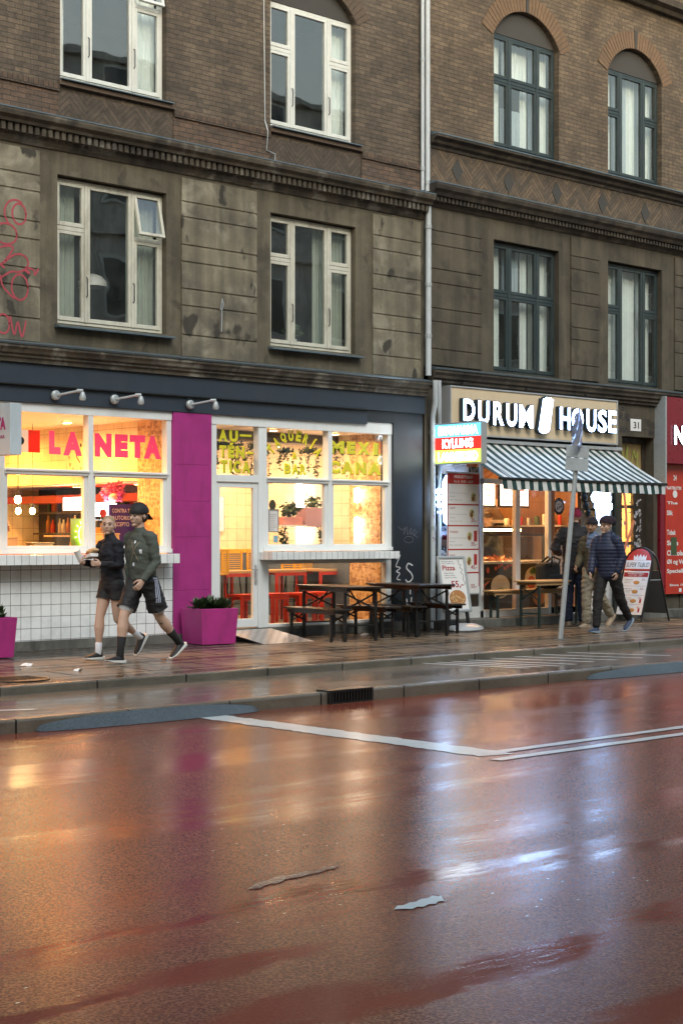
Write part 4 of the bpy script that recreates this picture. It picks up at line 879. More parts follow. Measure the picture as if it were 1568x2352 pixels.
# hanging vines in the dining room windows
def vine(x, y, z, drop, w, n, seed, lab, mat='leaf'):
    rnd = random.Random(seed); t = thing('hanging_plant', lab, 'plant', (x, y, z), 0, 'trailing plants hanging inside the taqueria')
    st = MB(); lf = MB()
    for k in range(max(3, int(w / .07))):
        x0 = rnd.uniform(-w / 2, w / 2); L = drop * rnd.uniform(.35, 1); pts = [(x0, 0, 0)]; xx = x0; yy = 0
        for q in range(6): xx += rnd.uniform(-.03, .03); yy += rnd.uniform(-.02, .02); pts.append((xx, yy, -L * (q + 1) / 6))
        st.tube(pts, .003, 4, False)
        for q in range(int(n * L / drop)):
            f = rnd.random() * 5.99; i = int(f); p = Vector(pts[i]).lerp(Vector(pts[i + 1]), f - i)
            fluff(lf, p, .03, 1, .055, rnd)
    fluff(lf, (0, 0, -.03), .07, int(w * 400), .055, rnd, (w / .16, 1, .8), .2)
    st.build('stems', M['leaf_d'], t); lf.build('leaves', M[mat], t)
vine(4.0, .55, 2.82, .50, .72, 40, 1, 'trailing green plant behind the three stacked yellow word pieces', 'leaf_d')
vine(4.68, .55, 2.82, .60, .42, 34, 2, 'trailing plant hanging nearest the door in the arched lettering pane')
vine(5.25, .60, 2.78, .45, .36, 34, 3, 'short trailing plant in the middle of the arched lettering pane')
vine(5.75, .60, 2.80, .55, .40, 34, 4, 'trailing plant beside the mullion right of the arched lettering')
vine(6.42, .6, 2.92, .62, .22, 26, 5, 'long trailing plant behind the last yellow word', 'leaf_d')
# shelf planter, posters on glass and wall
pl = thing('shelf_planter', 'lilac planter box on a small shelf with trailing ivy inside the window', 'planter', (6.05, 1.15, 1.62))
mb = MB(); mb.box(.02, .45, -.1, .15, .0, .30); mb.build('tall_box', m_paint('lilac_box', (.42, .26, .32), .5), pl, bevel=.01)
mb = MB(); mb.box(-.42, -.02, -.08, .12, .03, .15); mb.build('low_box', m_paint('rose_box', (.55, .25, .25), .5), pl, bevel=.01)
mb = MB(); mb.box(-.48, .02, -.12, .16, .0, .028); mb.build('shelf', M['white'], pl)
mb = MB(); rnd = random.Random(8); fluff(mb, (-.22, 0, .26), .16, 150, .09, rnd, (1.2, .7, .8), .3); fluff(mb, (.24, 0, .38), .16, 120, .09, rnd, (1.2, .7, .9), .3); fluff(mb, (-.35, 0, -.22), .1, 170, .06, rnd, (.9, .6, 3.2), .2); fluff(mb, (.42, 0, -.1), .07, 90, .06, rnd, (.8, .6, 4), .2); mb.build('ivy', M['leaf'], pl)
def poster(name, lab, cat, x, y, z0, w, h, paper, edge=None, rz=0, marks=None, inkm='txt'):
    t = thing(name, lab, cat, (x, y, z0), rz)
    if edge: mb = MB(); frame_rect(mb, 0, w, 0, h, .014, -.012, .008); mb.build('frame', edge, t)
    mb = MB(); mb.box(.005, w - .005, -.004, .004, .005, h - .005); mb.build('sheet', paper, t)
    if marks:
        mb = MB(); marks(mb, w, h); mb.build('print', M[inkm], t)
    return t
M['sheet'] = m_paint('paper_sheet', (.72, .70, .68), .5, .05)
def lines(mb, w, h, n=7, z0=.12, z1=.85, seed=1, y=-.0065):
    rnd = random.Random(seed)
    for k in range(n):
        z = h * (z0 + (z1 - z0) * k / n); mb.box(w * .14, w * rnd.uniform(.45, .86), y, y + .001, z, z + h * .018)
poster('framed_poster', 'dark framed pale poster on the wall seen through the glass door', 'poster', 6.02, 3.46, 1.55, .38, .60, M['sheet'], M['tinm'], 0, lambda mb, w, h: (mb.lathe([(0, 0), (.07, 0), (.07, .002), (0, .002)], (w / 2, -.006, h * .55), 14, Matrix.Rotation(R(90), 4, 'X')), lines(mb, w, h, 3, .1, .3)), 'wain')
poster('notice_sheet', 'pale framed notice behind the glass beside the door', 'notice', 4.47, .07, 1.53, .19, .33, M['sheet'], M['tinm'], 0, lambda mb, w, h: lines(mb, w, h, 8), 'tinm')
mb = MB(); mb.lathe([(0, 0), (.062, 0), (.062, .004), (0, .004)], n=24, M=Matrix.Rotation(R(90), 4, 'X') @ Matrix.Diagonal((1, 1.25, 1, 1))); mb.build('oval_sticker', m_paint('olive_sticker', (.07, .06, .03), .5), label='dark oval sticker on the window glass above the pale notice', cat='sticker', loc=(4.555, .08, 1.92))
mb = MB(); mb.box(-.04, .04, 0, .003, 0, .10); mb.build('square_sticker', m_paint('blue_sticker', (.18, .38, .48), .5), label='small blue square sticker low on the window glass', cat='sticker', loc=(4.62, .08, 1.38))
# wall tube lights
for i, (x, y, z0, z1, r_, mt, lab) in enumerate(((5.9, 3.38, 1.55, 2.45, .09, 'tube', 'bright vertical wall light seen just right of the door frame'), (6.95, 2.2, 1.35, 2.35, .05, 'tube', 'bright vertical light in the middle of the dining window'), (6.98, .86, 2.0, 2.24, .05, 'tube', 'upper bright round vertical light on the board partition'), (6.98, .86, 1.36, 1.78, .05, 'tube', 'lower bright round vertical light on the board partition'))):
    mb = MB(); mb.lathe([(0, 0), (r_, 0.02), (r_, z1 - z0 - .02), (0, z1 - z0)], n=14); mb.build('wall_light', M[mt], smooth=True, label=lab, cat='lamp', group='vertical wall lights in the taqueria', loc=(x, y, z0))
# dining furniture: red framed tables and stools, yellow chairs
def red_table(w, d_, h, lab, x, y, rz, grp, nm='red_table', cat='table'):
    t = thing(nm, lab, cat, (x, y, .15), rz, grp); mb = MB(); mb.box(-w / 2, w / 2, -d_ / 2, d_ / 2, h - .04, h); mb.build('top', M['pwood'] if cat == 'table' else M['orange'], t, bevel=.004)
    for sx in (-1, 1):
        for sy in (-1, 1): mb = MB(); mb.box(sx * (w / 2 - .02) - .02, sx * (w / 2 - .02) + .02, sy * (d_ / 2 - .02) - .02, sy * (d_ / 2 - .02) + .02, 0, h - .042); mb.build('leg', M['orange'], t)
    mb = MB(); mb.box(-w / 2 + .04, w / 2 - .04, -d_ / 2, -d_ / 2 + .03, h - .09, h - .042); mb.box(-w / 2 + .04, w / 2 - .04, d_ / 2 - .03, d_ / 2, h - .09, h - .042); mb.build('rail', M['orange'], t)
for i, (x, y, lab) in enumerate(((4.9, 1.5, 'red framed high table seen through the glass door'), (6.0, 1.6, 'red framed high table in the middle of the low window'), (7.0, 1.7, 'red framed high table at the far end of the low window'))): red_table(.62, .6, .80, lab, x, y, 0, 'red framed high tables')
for i, (x, y, lab) in enumerate(((4.75, .95, 'low red stool in front of the table by the door'), (5.35, 1.0, 'low red stool near the left end of the low window'), (5.85, .95, 'low red stool behind the first dark bench'), (6.35, 1.05, 'low red stool behind the first dark table'))): red_table(.36, .34, .46, lab, x, y, .1 * i, 'low red stools', 'red_stool', 'stool')
def ychair(x, y, rz, lab):
    t = thing('yellow_chair', lab, 'chair', (x, y, .15), rz, 'yellow mesh bar chairs')
    mb = MB(); mb.box(-.2, .2, -.19, .19, .74, .765); mb.build('seat', M['yellow'], t, bevel=.02)
    mb = MB(); frame_rect(mb, -.2, .2, .77, 1.12, .03, .17, .19)
    for k in range(9): mb.box(-.17, .17, .176, .184, .80 + k * .032, .814 + k * .032)
    mb.build('backrest', M['yellow'], t)
    for sx in (-1, 1):
        for sy in (-1, 1): mb = MB(); mb.tube([(sx * .16, sy * .15, .74), (sx * .22, sy * .21, 0)], .011, 6); mb.build('leg', M['black'], t)
    mb = MB(); mb.tube([(-.2, -.19, .28), (.2, -.19, .28)], .009, 6); mb.tube([(-.2, .19, .28), (.2, .19, .28)], .009, 6); mb.build('footrest', M['black'], t)
for i, (x, y, rz, lab) in enumerate(((4.45, 1.35, 2.9, 'yellow mesh bar chair seen through the right part of the door glass'), (5.15, 1.9, 3.1, 'yellow mesh bar chair at the left of the low window'), (5.75, 2.1, 3.3, 'yellow mesh bar chair second from the left in the low window'), (6.45, 2.0, 3.1, 'yellow mesh bar chair third from the left in the low window'), (6.95, 2.2, 2.9, 'yellow mesh bar chair nearest the board partition'))): ychair(x, y, rz, lab)
# seated kitchen things upstairs: pendant lamp, potted plant, monitor
t = thing('pendant_lamp', 'white dome pendant lamp in the first floor window above the taqueria', 'lamp', (2.05, .95, 4.9))
mb = MB(); mb.lathe([(.20, 0), (.19, .07), (.13, .14), (.03, .18), (.0, .18)], n=24); mb.build('shade', M['white'], t, smooth=True); mb = MB(); mb.tube([(0, 0, .18), (0, 0, 1.6)], .006, 6); mb.build('cable', M['black'], t)
t = thing('potted_plant', 'small plant in a white pot on the first floor window sill', 'plant', (5.15, .34, 4.26))
mb = MB(); mb.lathe([(0, 0), (.06, 0), (.085, .12), (0, .12)], n=16); mb.build('pot', M['white'], t, smooth=True); mb = MB(); fluff(mb, (0, 0, .26), .18, 90, .12, random.Random(5), (1, .5, .8), .3); mb.build('leaves', M['leaf'], t)

# ================================================================== things on the taqueria front
def wall_lamp(x, z, lab):
    t = thing('wall_lamp', lab, 'lamp', (x, -.052, z), 0, 'swan arm lamps on the navy fascia')
    mb = MB(); mb.lathe([(0, 0), (.062, 0), (.062, .035), (.045, .05), (0, .05)], n=20, M=Matrix.Rotation(R(90), 4, 'X')); mb.build('wall_box', M['grey'], t, smooth=True)
    mb = MB(); mb.tube([(0, -.05, 0), (.17, -.27, .05), (.19, -.29, .05)], .014, 8); mb.build('arm', M['grey'], t, smooth=True)
    mb = MB(); mb.lathe([(0, -.07), (.035, -.07), (.045, -.04), (.03, .02), (.015, .04), (0, .04)], (.21, -.31, .0), 14); mb.tube([(.16, -.26, .052), (.215, -.315, .052)], .022, 8); mb.build('head', M['grey'], t, smooth=True)
    mb = MB(); mb.box(-.05, .05, .0, .06, .075, .12); mb.build('bracket', M['navy'], t)
wall_lamp(.79, 3.27, 'grey swan arm lamp above the flag, leftmost of the three'); wall_lamp(1.70, 3.27, 'grey swan arm lamp above the pink name, middle of the three'); wall_lamp(2.95, 3.27, 'grey swan arm lamp above the magenta pier, rightmost of the three')
# projecting box sign at the left edge
t = thing('projecting_sign', 'pale blue projecting box sign with pink letters at the left edge', 'sign', (-.45, 0, 2.435))
mb = MB(); mb.box(.0, .155, -1.0, -.22, 0, .615); mb.build('box', m_paint('sign_pale_blue', (.50, .58, .62), .4, .05, 4, .05, dirt=.15), t, bevel=.006)
mb = MB(); MT = Matrix.Translation((-.003, 0, 0)) @ Matrix.Rotation(R(-90), 4, 'Z'); text_to(mb, 'LA NETA', .30, .90, .30, .45, 0, .06, M=MT); text_to(mb, 'TAQUERIA & BAR', .32, .88, .19, .24, 0, .02, M=MT); mb.build('lettering', m_paint('sign_magenta', (.35, .01, .15), .5), t)
mb = MB(); mb.tube([(.08, -.22, .15), (.08, 0, .15)], .015, 6); mb.tube([(.08, -.22, .5), (.08, 0, .5)], .015, 6); mb.build('mounting_arms', M['grey'], t)
# planters
def planter(x, y, rz, lab, seed, k=1.):
    t = thing('planter', lab, 'planter', (x, y, 0), rz, 'magenta planters by the taqueria'); w0, w1, d0, d1, h = .29 * k, .325 * k, .27, .30, .50
    vs = [(-w0, -d0, .02), (w0, -d0, .02), (w0, d0, .02), (-w0, d0, .02), (-w1, -d1, h), (w1, -d1, h), (w1, d1, h), (-w1, d1, h), (-w1 + .03, -d1 + .03, h), (w1 - .03, -d1 + .03, h), (w1 - .03, d1 - .03, h), (-w1 + .03, d1 - .03, h), (-w1 + .03, -d1 + .03, h - .06), (w1 - .03, -d1 + .03, h - .06), (w1 - .03, d1 - .03, h - .06), (-w1 + .03, d1 - .03, h - .06)]
    fs = [(0, 1, 2, 3)] + [(i, (i + 1) % 4, (i + 1) % 4 + 4, i + 4) for i in range(4)] + [(4 + i, 4 + (i + 1) % 4, 8 + (i + 1) % 4, 8 + i) for i in range(4)] + [(8 + i, 8 + (i + 1) % 4, 12 + (i + 1) % 4, 12 + i) for i in range(4)]
    mb = MB(); mb.add(vs, fs); mb.build('box', M['mag2'], t, bevel=.006)
    mb = MB(); mb.box(-w1 + .032, w1 - .032, -d1 + .032, d1 - .032, h - .08, h - .04); mb.build('soil', M['soil'], t)
    mb = MB(); rnd = random.Random(seed)
    for q in range(34):
        bx_, by_ = rnd.uniform(-.22, .22) * k, rnd.uniform(-.18, .18)
        for a in range(9):
            an = rnd.uniform(0, 6.28); el = rnd.uniform(.2, 1.2); L = rnd.uniform(.09, .22); dv = Vector((math.cos(an) * math.cos(el), math.sin(an) * math.cos(el), math.sin(el))); sv = dv.cross(Vector((0, 0, 1))).normalized() * L * .24
            b0 = Vector((bx_, by_, h - .05 + rnd.uniform(0, .06))); mb.add([b0, b0 + dv * L * .5 + sv, b0 + dv * L, b0 + dv * L * .5 - sv], [(0, 1, 2, 3)])
    mb.build('leaves', M['leaf'], t)
    return t
planter(3.0, -.42, R(-9), 'magenta planter box with low leafy plant beside the glass door', 1, .88)
planter(-.63, -.62, R(4), 'magenta planter box cut off by the left edge below the tiled wall', 2)
# checker plate ramp at the door
mb = MB(); pts = [(3.50, -.04, .155), (4.42, -.04, .155), (4.42, -.98, .012), (3.50, -.98, .012)]
mb.add(pts + [(a, b, c - .008) for a, b, c in pts], [(0, 3, 2, 1), (4, 5, 6, 7), (0, 1, 5, 4), (1, 2, 6, 5), (2, 3, 7, 6), (3, 0, 4, 7)])
t = NT('checker_plate'); x, y, z = t.sep(); u = t.math('MULTIPLY', t.math('ADD', x, y), 7.); v = t.math('MULTIPLY', t.math('SUBTRACT', x, y), 7.)
ch = t.math('MULTIPLY', t.math('GREATER_THAN', t.math('SINE', t.math('MULTIPLY', u, 6.283)), .55), t.math('GREATER_THAN', t.math('SINE', t.math('MULTIPLY', v, 6.283)), -.2))
M['plate'] = t.fin(t.mix(ch, t.mix(t.noise(3, 5), (.16, .17, .17), (.30, .31, .31)), (.55, .57, .58)), .32, t.bump(ch, .8, .006), .4)
o = mb.build('ramp_plate', M['plate'], label='checkered steel ramp plate leading up to the white glass door', cat='ramp')
# drainpipes between the two buildings
def pipe(pts, r_, lab, grp, clips):
    t = thing('drainpipe', lab, 'drainpipe', pts[0], 0, grp); o0 = Vector(pts[0])
    mb = MB(); mb.tube([Vector(p) - o0 for p in pts], r_, 12); mb.build('pipe', M['pipe'], t, smooth=True)
    mb = MB()
    for p in clips: q = Vector(p) - o0; mb.lathe([(r_ + .001, -.03), (r_ + .009, -.03), (r_ + .009, .03), (r_ + .001, .03)], q, 12)
    mb.build('joint_collar', M['grey'], t, smooth=True)
pipe([(7.50, -.07, 6.86), (7.50, -.07, 13.2)], .028, 'thin white drainpipe running up the brick wall, left of the pair', 'white drainpipes on the brick', [(7.50, -.07, 7.2), (7.50, -.07, 8.9), (7.50, -.07, 10.5)])
pipe([(7.62, -.06, 6.86), (7.62, -.06, 13.2)], .042, 'thicker white drainpipe running up the brick wall, right of the pair', 'white drainpipes on the brick', [(7.62, -.06, 7.0), (7.62, -.06, 10.1)])
pipe([(7.60, -.10, 6.62), (7.60, -.10, 3.98)], .046, 'white drainpipe beside the plaster storey between the two ledges', None, [(7.60, -.10, 6.3), (7.60, -.10, 4.6), (7.6, -.1, 5.4)])
pipe([(7.63, -.22, 3.9), (7.63, -.22, 3.55), (7.70, -.10, 3.35), (7.72, -.08, 3.2), (7.72, -.08, .03)], .042, 'lower white drainpipe covered in stickers, left of the lower pair', 'stickered lower drainpipes', [(7.72, -.08, 3.1), (7.72, -.08, 1.6), (7.72, -.08, .6)])
pipe([(7.70, -.24, 3.9), (7.70, -.24, 3.5), (7.83, -.12, 3.3), (7.86, -.1, 3.1), (7.86, -.08, .03)], .032, 'lower grey drainpipe, right of the lower pair behind the box sign', 'stickered lower drainpipes', [(7.86, -.08, 2.4), (7.86, -.08, .9)])
mb = MB(); rnd = random.Random(77)
for k in range(60):
    a = rnd.uniform(-2.6, -.6); z_ = rnd.uniform(.35, 2.6); h_ = rnd.uniform(.02, .06); w_ = rnd.uniform(.25, .6); r_ = .0445; pts = [(7.72 + r_ * math.cos(a + w_ * q / 3), -.08 + r_ * math.sin(a + w_ * q / 3)) for q in range(4)]
    for q in range(3): mb.quad((*pts[q], z_), (*pts[q + 1], z_), (*pts[q + 1], z_ + h_), (*pts[q], z_ + h_))
t = NT('sticker_mix'); w_ = t.noise(26, 1, .5, col=True); M['stick'] = t.fin(t.mix(.6, w_, t.ramp(t.noise(45, 2), [(.45, .02), (.52, .6)]), 'MIX'), .5)
o = mb.build('stickers', M['stick'], label='patchwork of torn stickers wrapped round the lower drainpipe', cat='stickers', kind='stuff')
# thin cable down the brick wall
mb = MB(); mb.tube([(4.30, -.02, 12.9), (4.31, -.02, 9), (4.33, -.02, 7.4), (4.34, -.07, 7.26), (4.34, -.07, 7.2), (4.34, -.045, 6.98), (4.5, -.045, 6.95), (4.5, -.04, 6.86)], .008, 6); mb.build('wall_cable', M['grey'], label='thin pale cable running down the brick beside the upper window', cat='cable')
mb = MB(); mb.tube([(3.52, -.04, 4.32), (3.52, -.05, 4.62), (3.535, -.07, 4.70), (3.52, -.06, 4.78), (3.50, -.045, 4.62)], .008, 6); mb.build('wall_hook', M['grey'], label='small rusty iron hook on the rusticated plaster between the windows', cat='hook')
# graffiti (spray lines on walls)
def scribble(name, mat, paths, r_, lab, y=-.04, plane=True):
    mb = MB()
    for p in paths:
        q = [Vector((a, y, b)) for a, b in p]; sm = []
        for k in range(len(q) - 1):
            p0, p1, p2, p3 = q[max(k - 1, 0)], q[k], q[k + 1], q[min(k + 2, len(q) - 1)]
            for s_ in range(5):
                u = s_ / 5; sm.append(.5 * (2 * p1 + (p2 - p0) * u + (2 * p0 - 5 * p1 + 4 * p2 - p3) * u * u + (3 * p1 - p0 - 3 * p2 + p3) * u ** 3))
        sm.append(q[-1])
        for k in range(len(sm) - 1):
            d_ = (sm[k + 1] - sm[k]); 
            if d_.length < 1e-5: continue
            n_ = Vector((-d_.z, 0, d_.x)).normalized() * r_; e = d_.normalized() * r_ * .5; yo = Vector((0, -.0004 * (k % 3), 0))
            mb.add([sm[k] - n_ - e + yo, sm[k + 1] - n_ + e + yo, sm[k + 1] + n_ + e + yo, sm[k] + n_ - e + yo], [(0, 1, 2, 3)])
    return mb.build(name, mat, label=lab, cat='graffiti')
M['spray'] = m_paint('spray_pink', (.40, .06, .08), .6, .4, 6, .1); M['spray2'] = m_paint('spray_white', (.55, .55, .55), .6, .1); M['spray3'] = m_paint('spray_grey', (.14, .13, .15), .6, .1); M['spray4'] = m_paint('spray_lime', (.35, .40, .08), .6, .2); M['spray5'] = m_paint('spray_black', (.02, .02, .025), .6, .1)
def ell(cx, cz, a, b, n=10, s=0, e=6.4): return [(cx + a * math.cos(s + (e - s) * k / n), cz + b * math.sin(s + (e - s) * k / n)) for k in range(n + 1)]
scribble('pink_graffiti', M['spray'], [ell(.27, 5.52, .10, .13), ell(.22, 5.52, .16, .17, 10, 1, 4), ell(.08, 5.25, .16, .13), [(-.1, 5.0), (.02, 5.08), (.18, 5.09), (.1, 4.95), (.02, 4.86), (.2, 5.0), (.35, 5.0), (.4, 4.9), (.3, 4.8), (.15, 4.78), (.02, 4.7)], [(-.1, 4.98), (0, 4.86), (.06, 4.82)], ell(.28, 4.6, .12, .16), [(.0, 4.72), (.03, 4.6), (.13, 4.5), (.2, 4.45)], [(.34, 4.83), (.42, 4.79), (.38, 4.85), (.48, 4.84), (.5, 4.78), (.55, 4.86)], ell(.04, 4.12, .09, .12), [(.14, 4.22), (.2, 4.0), (.25, 4.16), (.31, 3.98), (.37, 4.18)]], .012, 'faded pink spray paint loops on the plaster at the left edge', -.038)
scribble('white_graffiti', M['spray2'], [[(7.33, 1.02), (7.24, 1.05), (7.20, .98), (7.30, .90), (7.33, .82), (7.24, .76), (7.18, .80)], [(7.28, .66), (7.28, .58)], [(7.20, .50), (7.26, .30), (7.31, .52)]], .011, 'white painted letters S I V on the dark pier by the benches', -.018)
scribble('white_graffiti', M['spray2'], [[(6.98, 1.12), (7.06, 1.18), (6.97, 1.02), (7.02, 1.0), (7.06, .98), (6.98, .93), (7.05, .90), (6.99, .82), (7.06, .80)]], .008, 'thin white zigzag tag on the dark pier under the ledge end', -.018)
scribble('scratched_tag', M['spray3'], [[(7.02, 1.62), (7.1, 1.57), (7.16, 1.6), (7.14, 1.5), (7.2, 1.62), (7.22, 1.5), (7.3, 1.6), (7.28, 1.5), (7.38, 1.58), (7.36, 1.48), (7.44, 1.55)], ell(7.25, 1.42, .1, .05), [(7.3, 1.52), (7.45, 1.45)]], .004, 'scratched pale scribbled tag high on the dark pier', -.018)
# ================================================================== furniture on the pavement
def trestle(name, cat, lab, grp, near, far, W_, H_, top, leg, zoff=0., th=.028):
    """folding beer table / bench; near and far are the (x, y) centres of its two ends"""
    n = Vector((*near, 0)); f = Vector((*far, 0)); L = (f - n).length; rz = math.atan2(f.y - n.y, f.x - n.x)
    t = thing(name, lab, cat, ((n.x + f.x) / 2, (n.y + f.y) / 2, zoff), rz, grp)
    mb = MB(); mb.box(-L / 2, L / 2, -W_ / 2, W_ / 2, H_ - th, H_); mb.build('top', top, t, bevel=.006)
    mb = MB(); mb.box(-L / 2 + .05, L / 2 - .05, -W_ / 2 + .03, -W_ / 2 + .055, H_ - th - .05, H_ - th - .001); mb.box(-L / 2 + .05, L / 2 - .05, W_ / 2 - .055, W_ / 2 - .03, H_ - th - .05, H_ - th - .001); mb.build('apron', top, t)
    lw = .035
    for sx in (-1, 1):
        x = sx * (L / 2 - .14)
        for sy in (-1, 1):
            y = sy * (W_ / 2 - .05); mb = MB(); mb.box(x - lw / 2, x + lw / 2, y - lw / 2, y + lw / 2, 0, H_ - th - .052); mb.build('leg', leg, t)
        mb = MB(); zt = H_ - th - .07; zl = H_ * .58; yy = W_ / 2 - .05
        mb.bar((x + .012, -yy, zt), (x + .012, yy, zl), .012, .024, (1, 0, 0)); mb.bar((x - .012, yy, zt), (x - .012, -yy, zl), .012, .024, (1, 0, 0))
        mb.bar((x, -yy, H_ * .30), (x, yy, H_ * .30), .012, .02, (1, 0, 0))
        mb.bar((x, 0, zl + .05), (x - sx * .30, 0, H_ - th - .03), .02, .012); mb.build('cross_brace', leg, t)
    return t
DB = 'dark folding tables and benches'
trestle('beer_table', 'table', 'dark folding table nearer the glass door, left of the two', DB, (4.90, -1.50), (5.20, -.10), .60, .77, M['dwood'], M['black'])
trestle('beer_table', 'table', 'dark folding table in front of the dark pier, right of the two', DB, (6.42, -1.42), (6.62, -.10), .66, .77, M['dwood'], M['black'])
trestle('beer_bench', 'bench', 'leftmost dark bench beside the steel ramp plate', DB, (4.62, -1.35), (4.80, -.08), .32, .46, M['dwood'], M['black'])
trestle('beer_bench', 'bench', 'dark bench on the right side of the left dark table', DB, (5.72, -1.22), (5.85, -.06), .30, .46, M['dwood'], M['black'])
trestle('beer_bench', 'bench', 'dark bench on the left side of the right dark table', DB, (6.16, -1.30), (6.36, -.08), .28, .46, M['dwood'], M['black'])
trestle('beer_bench', 'bench', 'rightmost dark bench beside the pizza board', DB, (7.22, -1.10), (7.28, -.10), .30, .46, M['dwood'], M['black'])
trestle('pine_table', 'table', 'pale wooden folding table with green legs outside the kebab window', None, (9.28, -.62), (11.0, -.60), .48, .76, M['pwood'], M['greenm'])
trestle('pine_bench', 'bench', 'pale wooden folding bench on the step behind the pale table', None, (8.93, -.16), (10.88, -.16), .25, .45, M['pwood'], M['greenm'], .15)
t = thing('backpack', 'bulky black bag standing on the pale bench', 'bag', (10.42, -.16, .60), .1)
mb = MB(); mb.box(-.25, .25, -.12, .12, 0, .44); o = mb.build('body', m_paint('black_fabric', (.014, .018, .02), .8, .3, 8, .3), t, bevel=.08)
mb = MB(); mb.box(-.19, .19, -.17, -.121, .04, .24); mb.build('pocket', o.data.materials[0], t, bevel=.03)
for sx in (-1, 1): mb = MB(); mb.tube([(sx * .10, -.13, .36), (sx * .12, -.16, .48), (sx * .08, -.05, .53), (sx * .07, .08, .44)], .018, 6); mb.build('strap', o.data.materials[0], t, smooth=True)
# pizza pavement board
t = thing('pavement_sign', 'grey framed pizza price board on a plastic water base by the drainpipe', 'sign', (7.88, -.62, 0), R(-3))
base = MB(); base.lathe([(0, 0), (.40, 0), (.43, .03), (.40, .07), (.22, .12), (.0, .13)], n=8, M=Matrix.Rotation(R(22.5), 4, 'Z') @ Matrix.Diagonal((1, .62, 1, 1))); base.build('base', m_paint('base_grey', (.42, .45, .46), .35, .12, 6, .1), t, smooth=True)
BT = Matrix.Translation((-.16, 0, .30)) @ Matrix.Rotation(R(-11), 4, 'X')
mb = MB(BT); frame_rect(mb, -.30, .30, 0, .88, .045, -.025, .02); mb.build('frame', M['grey'], t, bevel=.015)
mb = MB(BT); mb.box(-.255, .255, -.004, .012, .045, .835); mb.build('poster_panel', M['white'], t)
for sx in (-.2, .2): mb = MB(BT); mb.box(sx - .025, sx + .025, -.01, .02, -.18, -.002); mb.build('leg', M['black'], t)
mb = MB(BT); Y_ = -.0065
for s_, a, b, c, d_ in (('FROKOST TILBUD', -.21, .03, .785, .80), ('FRA KL. 10:00 - 16:00', -.21, .06, .755, .770), ('vælg mellem', -.19, .02, .60, .622), ('kebab, kylling,', -.18, .04, .565, .587), ('pepperoni, skinke,', -.18, .08, .53, .552)): text_to(mb, s_, a, b, c, d_, Y_)
mb.build('print_black', M['txt'], t)
mb = MB(BT); text_to(mb, 'Pizza', -.21, .06, .655, .735, Y_, .02); text_to(mb, '55,-', -.06, .19, .37, .49, Y_, .02); mb.build('print_red', M['txtr'], t)
mb = MB(BT); mb.lathe([(0, 0), (.17, 0), (.175, .006), (0, .008)], (.03, -.005, .22), 24, Matrix.Rotation(R(90), 4, 'X') @ Matrix.Diagonal((1, .72, 1, 1))); mb.build('pizza_picture', m_paint('pizza_crust', (.42, .19, .06), .6, .3, 30), t)
mb = MB(BT); rnd = random.Random(2)
for k in range(26):
    a = rnd.uniform(0, 6.28); q = .14 * math.sqrt(rnd.random()); mb.lathe([(0, 0), (.015, 0), (.015, .002), (0, .002)], (.03 + q * math.cos(a), -.0135, .22 + q * .72 * math.sin(a)), 8, Matrix.Rotation(R(90), 4, 'X'))
mb.build('pizza_topping', m_paint('topping', (.62, .42, .2), .6, .2, 30), t)
mb = MB(BT); mb.tube([(.12, Y_, .80), (.16, Y_, .81), (.15, Y_, .75), (.20, Y_, .74), (.16, Y_, .70), (.22, Y_, .66), (.17, Y_, .62), (.22, Y_, .58), (.20, Y_, .50), (.24, Y_, .45), (.20, Y_, .42)], .004, 4); mb.tube([(-.2, Y_, .33), (-.19, Y_, .27), (-.17, Y_, .33), (-.15, Y_, .27), (-.13, Y_, .32)], .004, 4); mb.build('marker_scrawl', M['txt'], t)
